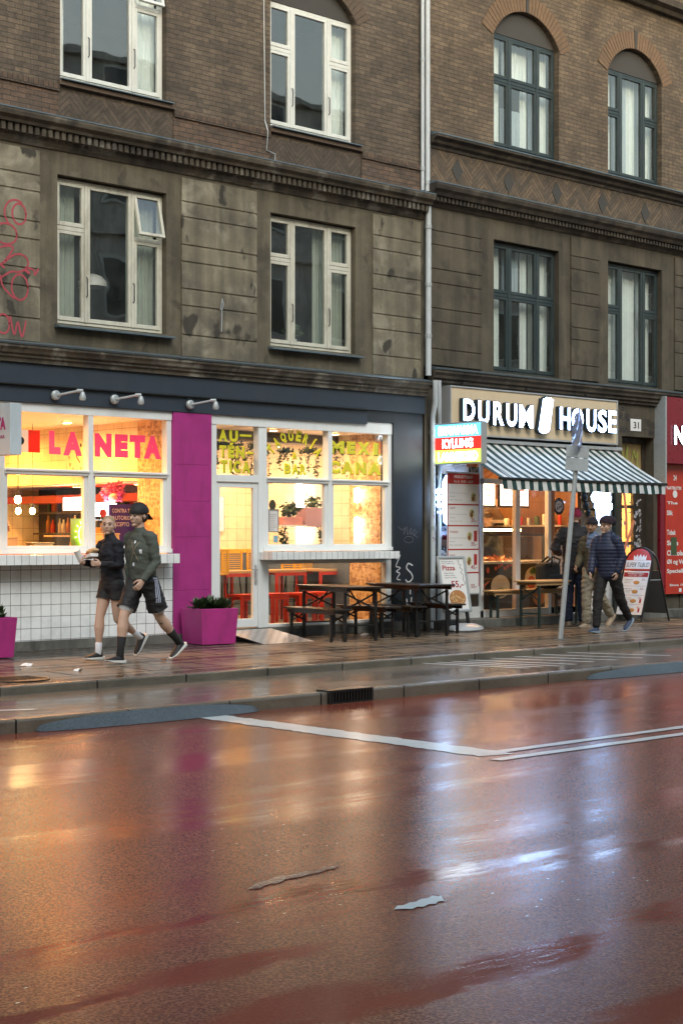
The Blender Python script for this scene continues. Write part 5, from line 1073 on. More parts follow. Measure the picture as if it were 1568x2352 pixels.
# super tilbud A board
t = thing('a_board', 'arched black tube A board with crown and handwritten offer over a burger price list', 'sign', (12.38, -.62, 0), R(-90))
def aboard(sgn, full):
    ang = R(17.5) * sgn; TM = Matrix.Translation((0, 0, 1.28)) @ Matrix.Rotation(ang, 4, 'X')
    mb = MB(TM); L = 1.34; w = .29; pts = [(-w, 0, -L), (-w, 0, -.30)] + [(w * math.cos(math.pi - math.pi * k / 10), 0, -.29 + .29 * math.sin(math.pi * k / 10)) for k in range(11)] + [(w, 0, -.30), (w, 0, -L)]
    mb.tube(pts, .017, 8); mb.build('tube_frame', M['black'], t, smooth=True)
    if full:
        mb = MB(TM); mb.poly([(-w + .02, -.42), (w - .02, -.42), (w - .02, -.30)] + [((w - .02) * math.cos(math.pi * k / 10), -.29 + .27 * math.sin(math.pi * k / 10)) for k in range(11)] + [(-w + .02, -.30)], .008, -.004); mb.build('arched_panel', M['redp'], t)
        mb = MB(TM); mb.box(-.26, .265, -.007, -.0045, -.39, -.235); mb.poly([(-.11, -.23), (.15, -.23), (.15, -.14), (.11, -.18), (.09, -.125), (.055, -.18), (.02, -.12), (-.015, -.18), (-.05, -.125), (-.07, -.18), (-.12, -.14)], .002, -.0065); mb.build('white_strip_and_crown', M['txtw'], t)
        mb = MB(TM); text_to(mb, 'SUPER TiLBUD', -.24, .24, -.355, -.275, -.009, 0, .2); mb.build('handwriting', M['txt'], t)
        mb = MB(TM); mb.box(-.265, .265, -.004, .008, -1.21, -.43); mb.build('price_list', M['white'], t)
        mb = MB(TM); mb.box(-.255, .255, -.006, -.0045, -.535, -.455); [mb.box(-.25, .25, -.006, -.0045, -.70 - k * .165, -.697 - k * .165) for k in range(3)]; [mb.box(.17, .21, -.006, -.0045, -1.0 - k * .165, -.93 - k * .165) for k in range(2)]
        for k, s_ in enumerate(('25,-', '35,-', '35,-', '45,-')): text_to(mb, s_, .14, .24, -.60 - k * .165, -.565 - k * .165, -.0055)
        mb.build('red_print', M['txtr'], t)
        mb = MB(TM); text_to(mb, 'FROKOSTTILBUD', -.17, .17, -.49, -.465, -.0075, .02); text_to(mb, 'Fra kl. 10:00 - 16:00', -.15, .13, -.525, -.50, -.0075); mb.build('white_print', M['txtw'], t)
        mb = MB(TM); lines_ = [(-.22, -.05, -.585), (-.22, -.02, -.615), (-.22, -.08, -.645)]
        for k in range(4):
            for a, b, z_ in lines_: mb.box(a, b + .02 * k, -.006, -.0045, z_ - k * .165, z_ - k * .165 + .006)
        mb.build('grey_print', M['tinm'], t)
        mb = MB(TM); [mb.ball((.04, -.006, -.635 - k * .165), (.065, .004, .035), 14, 6) for k in range(4)]; mb.build('burger_pictures', m_paint('burger_bun', (.55, .25, .06), .6, .2, 30), t)
    else:
        mb = MB(TM); mb.box(-.265, .265, -.004, .004, -1.2, -.42); mb.build('rear_panel', m_paint('panel_grey', (.10, .10, .10), .5), t)
aboard(-1, True); aboard(1, False)
mb = MB(); mb.tube([(.285, -.17, .72), (.285, .17, .72)], .007, 6); mb.build('spreader', M['grey'], t)
# leaning pole with a bent triangular sign and square plates
t = thing('sign_pole', 'leaning galvanised pole with a bent blue grey triangular sign and two plates seen from behind', 'sign pole', (7.42, -2.88, -.02))
top = Vector((.20, -.16, 2.78))
mb = MB(); mb.tube([(0, 0, 0), top * .5, top], [.038, .036, .032], 12); mb.build('pole', M['grey'], t, smooth=True)
mb = MB(); mb.lathe([(0, 0), (.10, 0), (.10, .012), (.05, .03), (0, .03)], n=12); mb.build('foot', M['conc'], t)
M['signb'] = m_paint('sign_back_blue', (.34, .42, .66), .22, .3, 5, .2, .35)
RT = Matrix.Translation(top + Vector((-.02, 0, 0))) @ Matrix.Rotation(R(5), 4, 'Y') @ Matrix.Rotation(R(58), 4, 'Z')
mb = MB(RT); n = 14; V_ = []; F_ = []
for j in range(n + 1):
    zz = -.06 + .60 * j / n; hw = .30 * (1 - (j / n) ** 1.3) + .02
    for i in range(7):
        x_ = hw * (-1 + 2 * i / 6); V_.append((x_, .05 * math.sin(i * 1.6 + j * .5) * (1 - j / n) + .03 * (x_ * 3) ** 2, zz + .03 * math.sin(i * 2.) * (j == 0)))
F_ = [(j * 7 + i, j * 7 + i + 1, (j + 1) * 7 + i + 1, (j + 1) * 7 + i) for j in range(n) for i in range(6)]
mb.add(V_, F_); o = mb.build('bent_sign', M['signb'], t, smooth=True); sm = o.modifiers.new('s', 'SOLIDIFY'); sm.thickness = .004
for k, (z0, z1) in enumerate(((-.15, .02), (-.34, -.16))):
    mb = MB(RT @ Matrix.Translation((-.04, .0, -.02)) @ Matrix.Rotation(R(-90), 4, 'Z')); mb.box(-.17, .17, -.003, .003, z0, z1); mb.build('plate', M['grey'], t, bevel=.002)
mb = MB(); p = top * .93; mb.lathe([(.036, -.02), (.045, -.02), (.045, .02), (.036, .02)], p, 10); mb.build('clamp', M['black'], t)

# ================================================================== kebab shop signs
t = thing('shop_sign', 'long cream sign board with glowing white raised letters above the striped awning', 'sign', (0, 0, 0))
mb = MB(); mb.box(8.01, 12.235, -.196, .018, 3.10, 3.82); mb.build('board', M['cream'], t)
mb = MB(); frame_rect(mb, 7.986, 12.256, 3.072, 3.848, .024, -.212, .012); mb.build('frame', M['alu'], t, bevel=.003)
M['chan'] = m_paint('channel_blue_black', (.012, .030, .045), .4, .2)
for ch, a, b, z0, z1 in (('D', 8.20, 8.46, 3.30, 3.64), ('U', 8.54, 8.80, 3.27, 3.635), ('R', 8.90, 9.15, 3.265, 3.636), ('U', 9.22, 9.47, 3.258, 3.627), ('M', 9.53, 9.88, 3.252, 3.626), ('H', 10.57, 10.84, 3.27, 3.64), ('O', 10.88, 11.19, 3.26, 3.643), ('U', 11.28, 11.54, 3.26, 3.643), ('S', 11.59, 11.83, 3.262, 3.65), ('E', 11.88, 12.10, 3.272, 3.65)):
    mb = MB(); em = MB(); text_to(mb, ch, a - .014, b + .014, z0 - .014, z1 + .014, -.254, .038, 0, .08); text_to(em, ch, a, b, z0, z1, -.2965, .022, 0, 0); em.build('lit_face', M['ledw'], mb.build('letter', M['chan'], t))
# glowing wrap emblem (tilted roll with a scalloped top)
def roll(cx, z0, z1, w, tilt, n=10):
    pts = []; h = z1 - z0
    for k in range(6): a = math.pi + math.pi * k / 5; pts.append((w / 2 * math.cos(a), w * .22 + w * .22 * math.sin(a)))
    for k in range(9): a = math.pi * k / 8; pts.append((w / 2 * math.cos(a) * (1.04 if k % 2 else .96), h - w * .22 + w * .22 * math.sin(a) + (.02 if k % 2 else 0)))
    return [(cx + x + (z - h / 2) * math.tan(tilt), z0 + z) for x, z in pts]
def grow(p, g):
    cx = sum(a for a, b in p) / len(p); cz = sum(b for a, b in p) / len(p)
    return [(a + g * (1 if a > cx else -1), b + g * (1 if b > cz else -1)) for a, b in p]
R1 = roll(10.21, 3.18, 3.77, .27, R(12)); mb = MB(); mb.poly(grow(R1, .012), .085, -.292); mb.build('emblem_box', M['chan'], t); mb = MB(); mb.poly(R1, .003, -.2965); mb.build('glowing_emblem', M['ledw'], t)
for k in range(3):
    mb = MB(); x = 8.25 + k * 1.55; mb.tube([(x, -.19, 3.86), (x, -.24, 3.90), (x + .10, -.24, 3.91), (x + .10, -.05, 3.91)], .008, 5); mb.build('bracket', M['black'], t)
def wrap_sign(lab, outline, y, depth, grp, fist=None):
    t = thing('glowing_wrap_sign', lab, 'sign', (0, 0, 0), 0, grp)
    mb = MB(); mb.poly(grow(outline, .02), depth, y); mb.build('side_box', M['chan'], t, bevel=.01)
    mb = MB(); mb.poly(outline, .003, y - .005); mb.build('lit_face', M['ledw'], t)
    if fist:
        mb = MB(); [mb.ball((a, y + .05, b), (r_, .05, r_)) for a, b, r_ in fist]; mb.build('lit_fingers' if fist[0][2] < .06 and 'left' in lab else 'finger_box', M['ledw'] if 'left' in lab else M['chan'], t, smooth=True)
wrap_sign('glowing white kebab wrap sign standing left of the hanging menu banner', [(7.90, 1.70), (7.97, 1.655), (8.10, 1.66), (8.13, 1.72), (8.12, 2.36), (8.06, 2.44), (7.95, 2.43), (7.88, 2.33), (7.87, 2.0)], -.14, .17, 'glowing wrap signs by the kebab shop', [(7.85, 2.18, .05), (7.86, 2.07, .055), (7.87, 1.96, .055), (7.88, 1.85, .05)])
wrap_sign('glowing white bumpy cone sign under the right end of the awning', [(11.62, 1.72), (11.68, 1.66), (11.90, 1.66), (11.97, 1.74), (11.98, 1.92), (12.05, 1.95), (12.05, 2.04), (11.98, 2.06), (12.03, 2.13), (11.99, 2.20), (12.04, 2.30), (11.9, 2.42), (11.6, 2.42), (11.50, 2.33), (11.52, 2.22), (11.46, 2.16), (11.50, 2.07), (11.56, 2.05), (11.55, 1.97), (11.60, 1.94)], -.24, .16, 'glowing wrap signs by the kebab shop', [(11.36, 2.28, .08), (11.34, 2.14, .08), (11.38, 2.0, .075), (11.44, 1.88, .07)])
# box sign with three colour bands
t = thing('box_sign', 'projecting light box with blue, red and green bands naming the meats', 'sign', (7.75, 0, 2.605))
mb = MB(); mb.box(.004, .12, -1.08, -.09, -.02, .63); mb.build('case', M['alu'], t, bevel=.004)
def m_lit(name, col, st): return m_emit(name, col, st, tuple(q * .5 for q in col))
for nm, z0, z1, col, st in (('blue_band', .405, .605, (.16, .62, .85), .42), ('red_band', .21, .402, (.95, .03, .02), .42), ('green_band', .005, .207, (.62, .95, .14), .42)):
    mb = MB(); mb.box(-.001, .003, -1.06, -.11, z0, z1); mb.build(nm, m_lit('lit_' + nm, col, st), t)
MT = Matrix.Translation((-.004, 0, 0)) @ Matrix.Rotation(R(-90), 4, 'Z')
mb = MB(); text_to(mb, 'SHAWARMA', .17, 1.0, .435, .575, 0, .03, M=MT); text_to(mb, 'KYLLING', .26, .90, .235, .375, 0, .03, M=MT); text_to(mb, 'LAMMEKØD', .17, 1.0, .03, .175, 0, .03, M=MT); mb.build('lettering', M['ledw2'], t)
mb = MB(); mb.tube([(.06, -.1, .1), (.06, 0, .1)], .015, 6); mb.tube([(.06, -.1, .5), (.06, 0, .5)], .015, 6); mb.build('mounting_arms', M['grey'], t)
# white wall poster with badge, left alcove
def badge(parent, cx, cz, r_, y, tilt=-20, name='round_badge'):
    mb = MB(); mb.lathe([(0, 0), (r_, 0), (r_, .003), (0, .003)], (cx, y, cz), 32, Matrix.Rotation(R(90), 4, 'X')); mb.build(name, M['txt'], parent)
    mb = MB(); mb.lathe([(0, 0), (r_ * .66, 0), (r_ * .66, .001), (0, .001)], (cx, y - .0035, cz), 32, Matrix.Rotation(R(90), 4, 'X'))
    n = len('DURUM HOUSE')
    for k, ch in enumerate('DURUM HOUSE'):
        if ch == ' ': continue
        a = R(-100 + 200 * k / (n - 1)); mt = Matrix.Translation((cx + r_ * .74 * math.sin(a), 0, cz + r_ * .74 * math.cos(a))) @ Matrix.Rotation(a, 4, 'Y'); text_to(mb, ch, -r_ * .075, r_ * .075, 0, r_ * .18, y - .0045, .02, M=mt)
    mb.build('badge_white', M['txtw'], parent)
    mb = MB(); mt = Matrix.Translation((cx, 0, cz)) @ Matrix.Rotation(R(tilt), 4, 'Y'); text_to(mb, '100%', -r_ * .3, r_ * .22, r_ * .18, r_ * .36, y - .0055, .01, M=mt); text_to(mb, 'Kød', -r_ * .48, r_ * .48, -r_ * .35, r_ * .12, y - .0055, .03, M=mt); mb.build('badge_black', M['txt'], parent)
t = thing('wall_poster', 'white wall poster with a dark round meat badge behind the pizza board', 'poster', (0, 0, 0))
mb = MB(); mb.box(7.905, 8.60, .018, .028, .5, 2.0); mb.build('sheet', m_paint('lilac_white', (.62, .64, .78), .5), t)
mb = MB(); text_to(mb, 'DURUM HOUSE', 7.92, 8.35, 1.55, 1.61, .0165, .03); mb.build('lettering', M['wain'], t)
badge(t, 8.02, 1.13, .19, .014)
mb = MB(); mb.ball((8.02, .016, 1.35), (.17, .004, .09)); mb.build('meat_picture', m_paint('meat_brown', (.14, .07, .045), .7, .5, 30), t); mb = MB(); fluff(mb, (8.10, .012, 1.46), .06, 60, .05, random.Random(6), (1.3, .1, .8), .2); mb.build('onion_picture', M['crim'], t)
# hanging menu banner
t = thing('menu_banner', 'tall white hanging menu banner with red frame lines and five prices', 'banner', (0, -.30, 0))
mb = MB(); mb.box(7.82, 8.555, 0, .012, .575, 2.46); mb.build('sheet', M['white'], t)
RM = m_paint('banner_red', (.42, .025, .02), .45); mb = MB(); mb.box(7.822, 8.553, -.002, -.0005, 2.295, 2.458)
for z_ in (1.975, 1.642, 1.268, .90): mb.box(7.822, 8.553, -.002, -.0005, z_ - .014, z_ + .008)
mb.box(7.822, 7.838, -.002, -.0005, .68, 2.295); mb.box(8.537, 8.553, -.002, -.0005, .68, 2.295); mb.build('red_fields', RM, t)
mb = MB(); text_to(mb, 'FROKOSTTILBUD', 7.97, 8.40, 2.385, 2.43, -.003, .02, .25); text_to(mb, 'Fra kl. 10:00 - 16:00', 7.96, 8.41, 2.315, 2.355, -.003, .01, .25); mb.build('white_print', M['txtw'], t)
mb = MB(); mr = MB(); gr = MB()
for z_, ttl, pr in ((1.975, '', '25,-'), (1.642, 'DURUM', '35,-'), (1.268, 'PITABRØD', '35,-'), (.90, 'DURUM', '45,-'), (.60, '', '55,-')):
    text_to(mr, pr, 8.36, 8.50, z_ + .045, z_ + .115, -.002, .01)
    if ttl: text_to(mr, ttl, 7.87, 7.87 + .024 * len(ttl), z_ + .255, z_ + .29, -.002, .0, .25)
    if z_ > .7:
        for k, s_ in enumerate(('Kebab - Kylling - Falafel', 'Vælg mellem', 'Med salat, chili, hummus, dressing')): text_to(gr, s_, 7.87, 7.87 + .0115 * len(s_), z_ + .055 + k * .055, z_ + .078 + k * .055, -.002, 0, .2)
mr.build('red_print', M['txtr'], t); gr.build('grey_print', M['tinm'], t)
mb = MB(); m2 = MB(); m3 = MB()
for z_, x_ in ((2.09, 8.42), (1.83, 8.38), (1.47, 8.33), (1.08, 8.32)):
    mb.ball((x_, 0, z_), (.06, .004, .075), 16, 8); m2.ball((x_ - .01, -.003, z_ - .02), (.035, .004, .04), 12, 6); fluff(m3, (x_, -.004, z_ + .03), .045, 22, .03, random.Random(int(z_ * 99)), (1, .08, .8), .1)
mb.build('wrap_pictures', m_paint('wrap_yellow', (.62, .55, .25), .6, .2, 20), t); m2.build('filling_pictures', m_paint('filling_brown', (.22, .09, .04), .6, .5, 40), t); m3.build('salad_pictures', M['leaf'], t)
mb = MB(); mb.box(8.43, 8.50, -.003, -.0005, 1.39, 1.56); mb.box(8.43, 8.50, -.003, -.0005, 1.02, 1.19); mb.build('can_pictures', RM, t)
mb = MB(); mb.lathe([(0, 0), (.085, 0), (.085, .003), (0, .003)], (8.20, -.001, .77), 20, Matrix.Rotation(R(90), 4, 'X')); mb.build('pizza_picture', m_paint('pizza_red', (.5, .14, .04), .6, .5, 40), t)
mb = MB(); mb.box(7.81, 8.565, -.006, .018, 2.46, 2.485); mb.box(7.81, 8.565, -.006, .018, .555, .575); mb.tube([(8.0, .0, 2.48), (8.05, .1, 2.98)], .004, 4); mb.tube([(8.38, .0, 2.48), (8.33, .1, 2.98)], .004, 4); mb.build('rails', M['alu'], t)
# awning
t = thing('awning', 'green and white striped awning with a striped valance over the kebab shop', 'awning', (0, 0, 0))
XA, XB = 8.13, 12.32; ys, zs_, ye, ze = -.10, 2.985, -1.16, 2.365; N_ = 40; pw = (XB - XA) / N_
def m_stripe():
    t = NT('awning_stripes'); x, y, z = t.sep(); p = t.math('FRACT', t.math('DIVIDE', t.math('SUBTRACT', x, XA), pw * 2)); n = t.noise(5, 4, .6)
    g = t.mix(n, (.013, .046, .042), (.022, .064, .058)); w = t.mix(t.ramp(n, [(.4, 0), (.75, 1)]), (.74, .77, .75), (.48, .48, .44))
    c = t.mix(t.math('LESS_THAN', p, .5), w, g); tr = t.N('BsdfTranslucent'); t.set(tr.inputs[0], c); t.fin(c, .75, t.bump(t.noise(90, 2), .1, .002))
    mx = t.N('MixShader'); mx.inputs[0].default_value = .25; t.t.links.new(t.b.outputs[0], mx.inputs[1]); t.t.links.new(tr.outputs[0], mx.inputs[2]); t.t.links.new(mx.outputs[0], t.out.inputs[0]); return t.m
M['stripe'] = m_stripe(); sg = lambda f, x: -.03 * math.sin(math.pi * f) + .006 * math.sin(x * 2.9) * f
cv = MB(); vl = MB(); nx = 120; yo = lambda x: ye - .012 + .012 * math.sin(x * 7.3) + .006 * math.sin(x * 17); zb = ze - .175
for k in range(nx):
    a, b = XA + (XB - XA) * k / nx, XA + (XB - XA) * (k + 1) / nx
    for q in range(6):
        f0, f1 = q / 6, (q + 1) / 6; pt = lambda x, f: (x, ys + (ye - ys) * f, zs_ + (ze - zs_) * f + sg(f, x)); cv.quad(pt(a, f0), pt(b, f0), pt(b, f1), pt(a, f1))
    vl.quad((a, ye, ze - .02), (b, ye, ze - .02), (b, yo(b) - .01, zb + .006 * math.sin(b * 11)), (a, yo(a) - .01, zb + .006 * math.sin(a * 11)))
o = cv.build('canopy', M['stripe'], t); sd = o.modifiers.new('s', 'SOLIDIFY'); sd.thickness = .003
o = vl.build('valance', M['stripe'], t); sd = o.modifiers.new('s', 'SOLIDIFY'); sd.thickness = .003
mb = MB(); mb.box(XA - .06, XB + .05, ye - .02, ye + .03, ze - .025, ze + .018); mb.build('front_bar', M['black'], t, bevel=.004)
mb = MB(); mb.box(XA - .03, XB + .12, -.17, .018, 2.975, 3.035); mb.build('cassette', M['alu'], t, bevel=.012)
mb = MB(); [mb.tube([(x, .0, 2.82), (x + .05, -.6, 2.62), (x, ye + .02, ze - .0)], .018, 8) for x in (XA + .25, XB - .25)]; mb.build('folding_arms', M['alu'], t)
# number plate and red signs on the right
t = thing('number_plate', 'small white enamel house number plate between the signs', 'number plate', (0, 0, 0))
mb = MB(); mb.box(12.885, 13.193, -.012, -.002, 3.36, 3.575); mb.build('plate', M['white'], t, bevel=.004); mb = MB(); text_to(mb, '31', 12.965, 13.125, 3.405, 3.525, -.0135, .02); mb.build('digits', M['txt'], t)
t = thing('red_sign', 'crimson sign box with a white letter at the right edge', 'sign', (0, 0, 0))
mb = MB(); mb.box(13.66, 16.9, -.22, .018, 2.80, 4.0); mb.build('board', M['crim'], t); mb = MB(); mb.box(13.615, 13.655, -.235, .018, 2.36, 4.01); mb.build('edge_rail', M['grey'], t)
mb = MB(); text_to(mb, 'N', 13.87, 14.17, 3.15, 3.49, -.232, .05, 0, .03); mb.build('letter_box', M['chan'], t); mb = MB(); text_to(mb, 'N', 13.87, 14.17, 3.15, 3.49, -.25, .03); mb.build('lit_letter', M['ledw2'], t)
t = thing('goods_sign', 'tall red shop panel listing goods in white letters at the right edge', 'sign', (0, 0, 0))
mb = MB(); mb.box(13.862, 14.60, -.06, .018, .42, 2.797); mb.build('board', M['redp'], t); mb = MB(); mb.box(13.72, 13.859, -.05, .018, .42, 2.40); mb.build('side_strip', M['crim'], t)
mb = MB()
for s_, x1, z0, h_ in (('NATBUTIK', 14.36, 2.33, .06), ('The', 14.23, 2.06, .055), ('Slik', 14.08, 1.86, .09), ('Tobak', 14.17, 1.50, .095), ('Snus', 14.25, 1.31, .09), ('Chokolade', 14.53, 1.12, .10), ('Øl og Vand', 14.56, .945, .11), ('Specielle', 14.48, .78, .10), ('Since 196', 14.50, .56, .045)): text_to(mb, s_, 13.90 if z0 != .56 else 13.98, x1, z0, z0 + h_, -.063, .03)
mb.build('lettering', M['txtw'], t); mb = MB(); mb.box(14.02, 14.20, -.064, -.062, 1.13, 1.46); mb.build('glued_poster', M['leaf'], t)
mb = MB(); mb.lathe([(0, 0), (.07, 0), (.07, .003), (0, .003)], (14.15, -.061, 2.25), 20, Matrix.Rotation(R(90), 4, 'X')); text_to(mb, '24', 14.1, 14.2, 2.5, 2.6, -.063, .03); mb.box(14.27, 14.35, -.064, -.062, .45, .52); mb.build('white_stickers', M['txtw'], t)
scribble('lime_graffiti', M['spray4'], [[(12.62, 2.95), (12.72, 3.04), (12.72, 2.75)], [(12.85, 2.72), (12.88, 3.05), (12.98, 2.85), (13.06, 3.10), (13.05, 2.80), (13.14, 2.62), (13.18, 2.66)], [(13.18, 2.8), (13.24, 3.02), (13.30, 2.9), (13.36, 3.0), (13.34, 2.8), (13.42, 2.7)]], .012, 'lime green spray tag on the board above the street door', .19 + .0)
scribble('black_graffiti', M['spray5'], [ell(12.66, 3.74, .03, .03), [(12.58, 3.56), (12.6, 3.66), (12.66, 3.63), (12.6, 3.6), (12.68, 3.54)], [(12.72, 3.55), (12.73, 3.66)], [(12.76, 3.66), (12.84, 3.63), (12.76, 3.59), (12.86, 3.55), (12.76, 3.53)], [(12.6, 3.42), (12.6, 3.32), (12.66, 3.42), (12.7, 3.32), (12.76, 3.42), (12.8, 3.32)]], .009, 'black spray tag on the plaster left of the house number', -.004)
scribble('black_graffiti', M['spray5'], [[(13.26, 3.55), (13.34, 3.58), (13.3, 3.45)], [(13.38, 3.46), (13.4, 3.56), (13.46, 3.46), (13.48, 3.56)], [(13.52, 3.54), (13.58, 3.51), (13.52, 3.47), (13.58, 3.44)], [(13.24, 3.40), (13.4, 3.41)], [(13.32, 3.41), (13.31, 3.3)], [(13.44, 3.3), (13.45, 3.4), (13.52, 3.31), (13.53, 3.4)], [(13.56, 3.29), (13.58, 3.39), (13.56, 3.33)]], .007, 'black spray tag on the plaster right of the house number', -.004)
# tags and stickers of the street door
mb = MB(); rnd = random.Random(12)
for k in range(70):
    x = rnd.choice([rnd.uniform(12.73, 12.81), rnd.uniform(13.26, 13.49), rnd.uniform(12.83, 13.25)]); z_ = rnd.uniform(.75, 2.28); w_, h_ = rnd.uniform(.02, .07), rnd.uniform(.02, .08); y_ = .196 - .0004 * k if not (12.82 < x < 13.25) else .222 - .0004 * k
    mb.box(x - w_ / 2, x + w_ / 2, y_, y_ + .0002, z_, z_ + h_)
mb.build('stickers', M['stick'], SD)
scr = scribble('door_tags', M['spray2'], [[(13.31, 1.0 + .28 * k), (13.36, 1.1 + .28 * k), (13.33, 1.02 + .28 * k), (13.44, 1.12 + .28 * k), (13.40, 1.0 + .28 * k), (13.46, 1.05 + .28 * k)] for k in range(4)], .006, 'white scratched tags down the right side of the street door', .185)

# ================================================================== INTERIOR of the kebab shop, hallway
SH = MB(); SH.box(8.2, 12.35, 4.0, 4.1, .15, 3.0); SH.box(8.12, 8.2, .3, 4.1, .15, 3.0); SH.box(14.3, 14.4, .6, 4.1, .15, 3.0)
SH.build('shop_inner_walls', m_paint('orange_brown_wall', (.40, .20, .08), .6, .2, 2), BR)
mb = MB(); mb.box(8.1, 14.4, .3, 4.1, 3.0, 3.05); mb.build('shop_ceiling', M['ceil'], BR); mb = MB(); mb.box(8.1, 14.4, .51, 4.1, .10, .15); mb.build('shop_floor', m_paint('shop_floor_brown', (.16, .09, .05), .4), BR)
mb = MB(); mb.box(11.9, 12.35, .3, .36, .15, 3.0); mb.build('inner_white_wall', M['white'], BR)
for x, y, p, col, lab in ((9.6, .8, 30, KE_, 'downlight over the front of the kebab counter, left'), (10.9, .8, 30, KE_, 'downlight over the front of the kebab counter, right'), (10.0, 2.4, 30, KE_, 'downlight over the kebab kitchen, left'), (11.5, 2.4, 30, KE_, 'downlight over the kebab kitchen, right')): downlight(x, y, 2.965, p * .60, col, lab, 'downlights in the kebab shop')
for x, y, lab in ((13.2, .9, 'downlight just inside the street door'), (13.4, 2.3, 'downlight at the end of the hallway')): downlight(x, y, 2.965, 85, (1, .66, .30), lab, 'downlights in the hallway')
mb = MB(); mb.box(12.36, 12.44, .51, 4.0, .15, 3.0); mb.box(12.44, 14.3, 3.2, 3.3, .15, 3.0); mb.build('hall_walls', m_paint('hall_yellow', (.62, .42, .2), .6, .15, 2), BR)
t = thing('display_counter', 'glass topped food counter with a black picture front behind the kebab window', 'counter', (0, 0, .15))
mb = MB(); mb.box(9.45, 11.25, .62, 1.5, 0, .85); mb.build('base', M['black'], t)
mb = MB(); mb.box(9.40, 11.3, .58, 1.5, .855, .90); mb.build('steel_top', M['alu'], t, bevel=.004)
mb = MB(); mb.box(9.42, 9.45, .62, .65, .90, 1.36); mb.box(11.22, 11.28, .6, .65, .90, 1.36); mb.box(9.42, 11.28, .6, .66, 1.33, 1.37); mb.build('glass_frame', M['black'], t)
mb = MB(); mb.box(9.46, 11.21, .625, .63, .91, 1.33); mb.build('glass', M['glass_side'], t)
mb = MB(); fluff(mb, (10.2, .95, .93), .25, 260, .09, random.Random(9), (2.4, .8, .25), .1); mb.build('food', m_paint('food_orange', (.50, .2, .06), .6, .4, 20), t)
mb = MB(); mb.box(9.5, 11.2, 1.1, 1.12, 1.42, 1.45); mb.build('warm_strip', M['bulb'], t)
yy = .616
mb = MB(); mb.ball((10.10, yy, .47), (.24, .003, .20), 20, 10); mb.ball((10.95, yy, .58), (.22, .003, .22), 20, 10); mb.ball((9.56, yy, .74), (.045, .003, .055)); mb.build('bread_pictures', m_paint('bread_pale', (.62, .55, .42), .6, .15, 12), t)
mb = MB(); fluff(mb, (10.10, yy - .004, .38), .16, 90, .07, random.Random(3), (1, .03, .5), .1); fluff(mb, (10.95, yy - .004, .72), .14, 120, .06, random.Random(4), (1, .03, .6), .1); mb.ball((10.42, yy - .002, .62), (.05, .003, .03)); mb.build('salad_pictures', m_paint('lettuce', (.12, .28, .04), .6, .4, 20), t)
mb = MB(); [mb.ball((9.98 + .075 * k, yy - .004, .78 + .03 * (k % 3)), (.035, .003, .035), 10, 6) for k in range(6)]; mb.ball((9.78, yy - .003, .75), (.04, .003, .05)); mb.tube([(9.62, yy - .002, .38), (9.7, yy - .002, .5), (9.8, yy - .002, .56)], [.012, .02, .008], 6); mb.ball((10.06, yy - .008, .37), (.06, .003, .05)); mb.ball((10.9, yy - .008, .52), (.11, .003, .12)); mb.build('tomato_pictures', m_paint('tomato', (.50, .09, .03), .5, .3, 20), t)
mb = MB(); mb.ball((11.1, yy - .008, .28), (.17, .003, .16), 14, 8); mb.build('falafel_picture', m_paint('falafel', (.35, .17, .05), .6, .4, 20), t)
for k, (x, lab) in enumerate(((10.35, 'glowing pinkish menu screen left of the white mullion in the kebab shop'), (11.25, 'glowing pinkish menu screen right of the white mullion in the kebab shop'))):
    t = thing('menu_screen', lab, 'screen', (x, 1.3, 1.98), 0, 'menu screens over the kebab counter'); mb = MB(); mb.box(-.40, .40, 0, .05, 0, .50); mb.build('case', M['black'], t); mb = MB(); mb.box(-.37, .37, -.004, -.001, .04, .46); mb.build('lit_screen', m_emit('screen_pink', (1, .66, .52), 2.2), t)
    mb = MB(); [mb.box(-.32 + .22 * (q % 3), -.16 + .22 * (q % 3), -.006, -.0045, .1 + .1 * (q // 3), .12 + .1 * (q // 3)) for q in range(9)]; mb.build('menu_lines', M['redp'], t)
t = thing('extractor_hood', 'dark extractor hood above the kebab grill', 'hood', (11.72, 2.75, 1.72)); mb = MB(); mb.add([(-.5, -.45, 0), (.5, -.45, 0), (.5, .6, 0), (-.5, .6, 0), (-.3, -.1, .4), (.5, -.1, .4), (.5, .6, .4), (-.3, .6, .4)], [(0, 3, 2, 1), (4, 5, 6, 7), (0, 1, 5, 4), (1, 2, 6, 5), (2, 3, 7, 6), (3, 0, 4, 7)]); mb.build('hood', M['brownd'], t); mb = MB(); mb.box(-.48, .48, -.47, -.452, .0, .06); mb.build('rim', M['alu'], t)
M['btile'] = m_tile('brown_kitchen_tile', (.22, .12, .06), (.08, .04, .02), .3, rough=.3)
mb = MB(); mb.box(12.26, 12.34, .37, 4.0, .15, 3.0); mb.build('kitchen_side_wall', M['btile'], BR)
t = thing('kitchen_bench', 'steel kitchen bench with dark oven and jars against the brown tiles', 'bench', (12.0, 2.3, .15))
mb = MB(); mb.box(-.34, .25, -1.4, 1.6, .86, .90); mb.build('worktop', M['alu'], t); mb = MB(); mb.box(-.30, .25, -1.4, 1.6, 0, .858); mb.build('cabinet', M['black'], t); mb = MB(); mb.box(-.2, .24, -.6, .3, .901, 1.32); mb.build('oven', M['black'], t, bevel=.01)
mb = MB(); mb.box(.05, .25, -1.4, 1.6, 1.50, 1.53); mb.build('shelf', M['alu'], t); rb = random.Random(21)
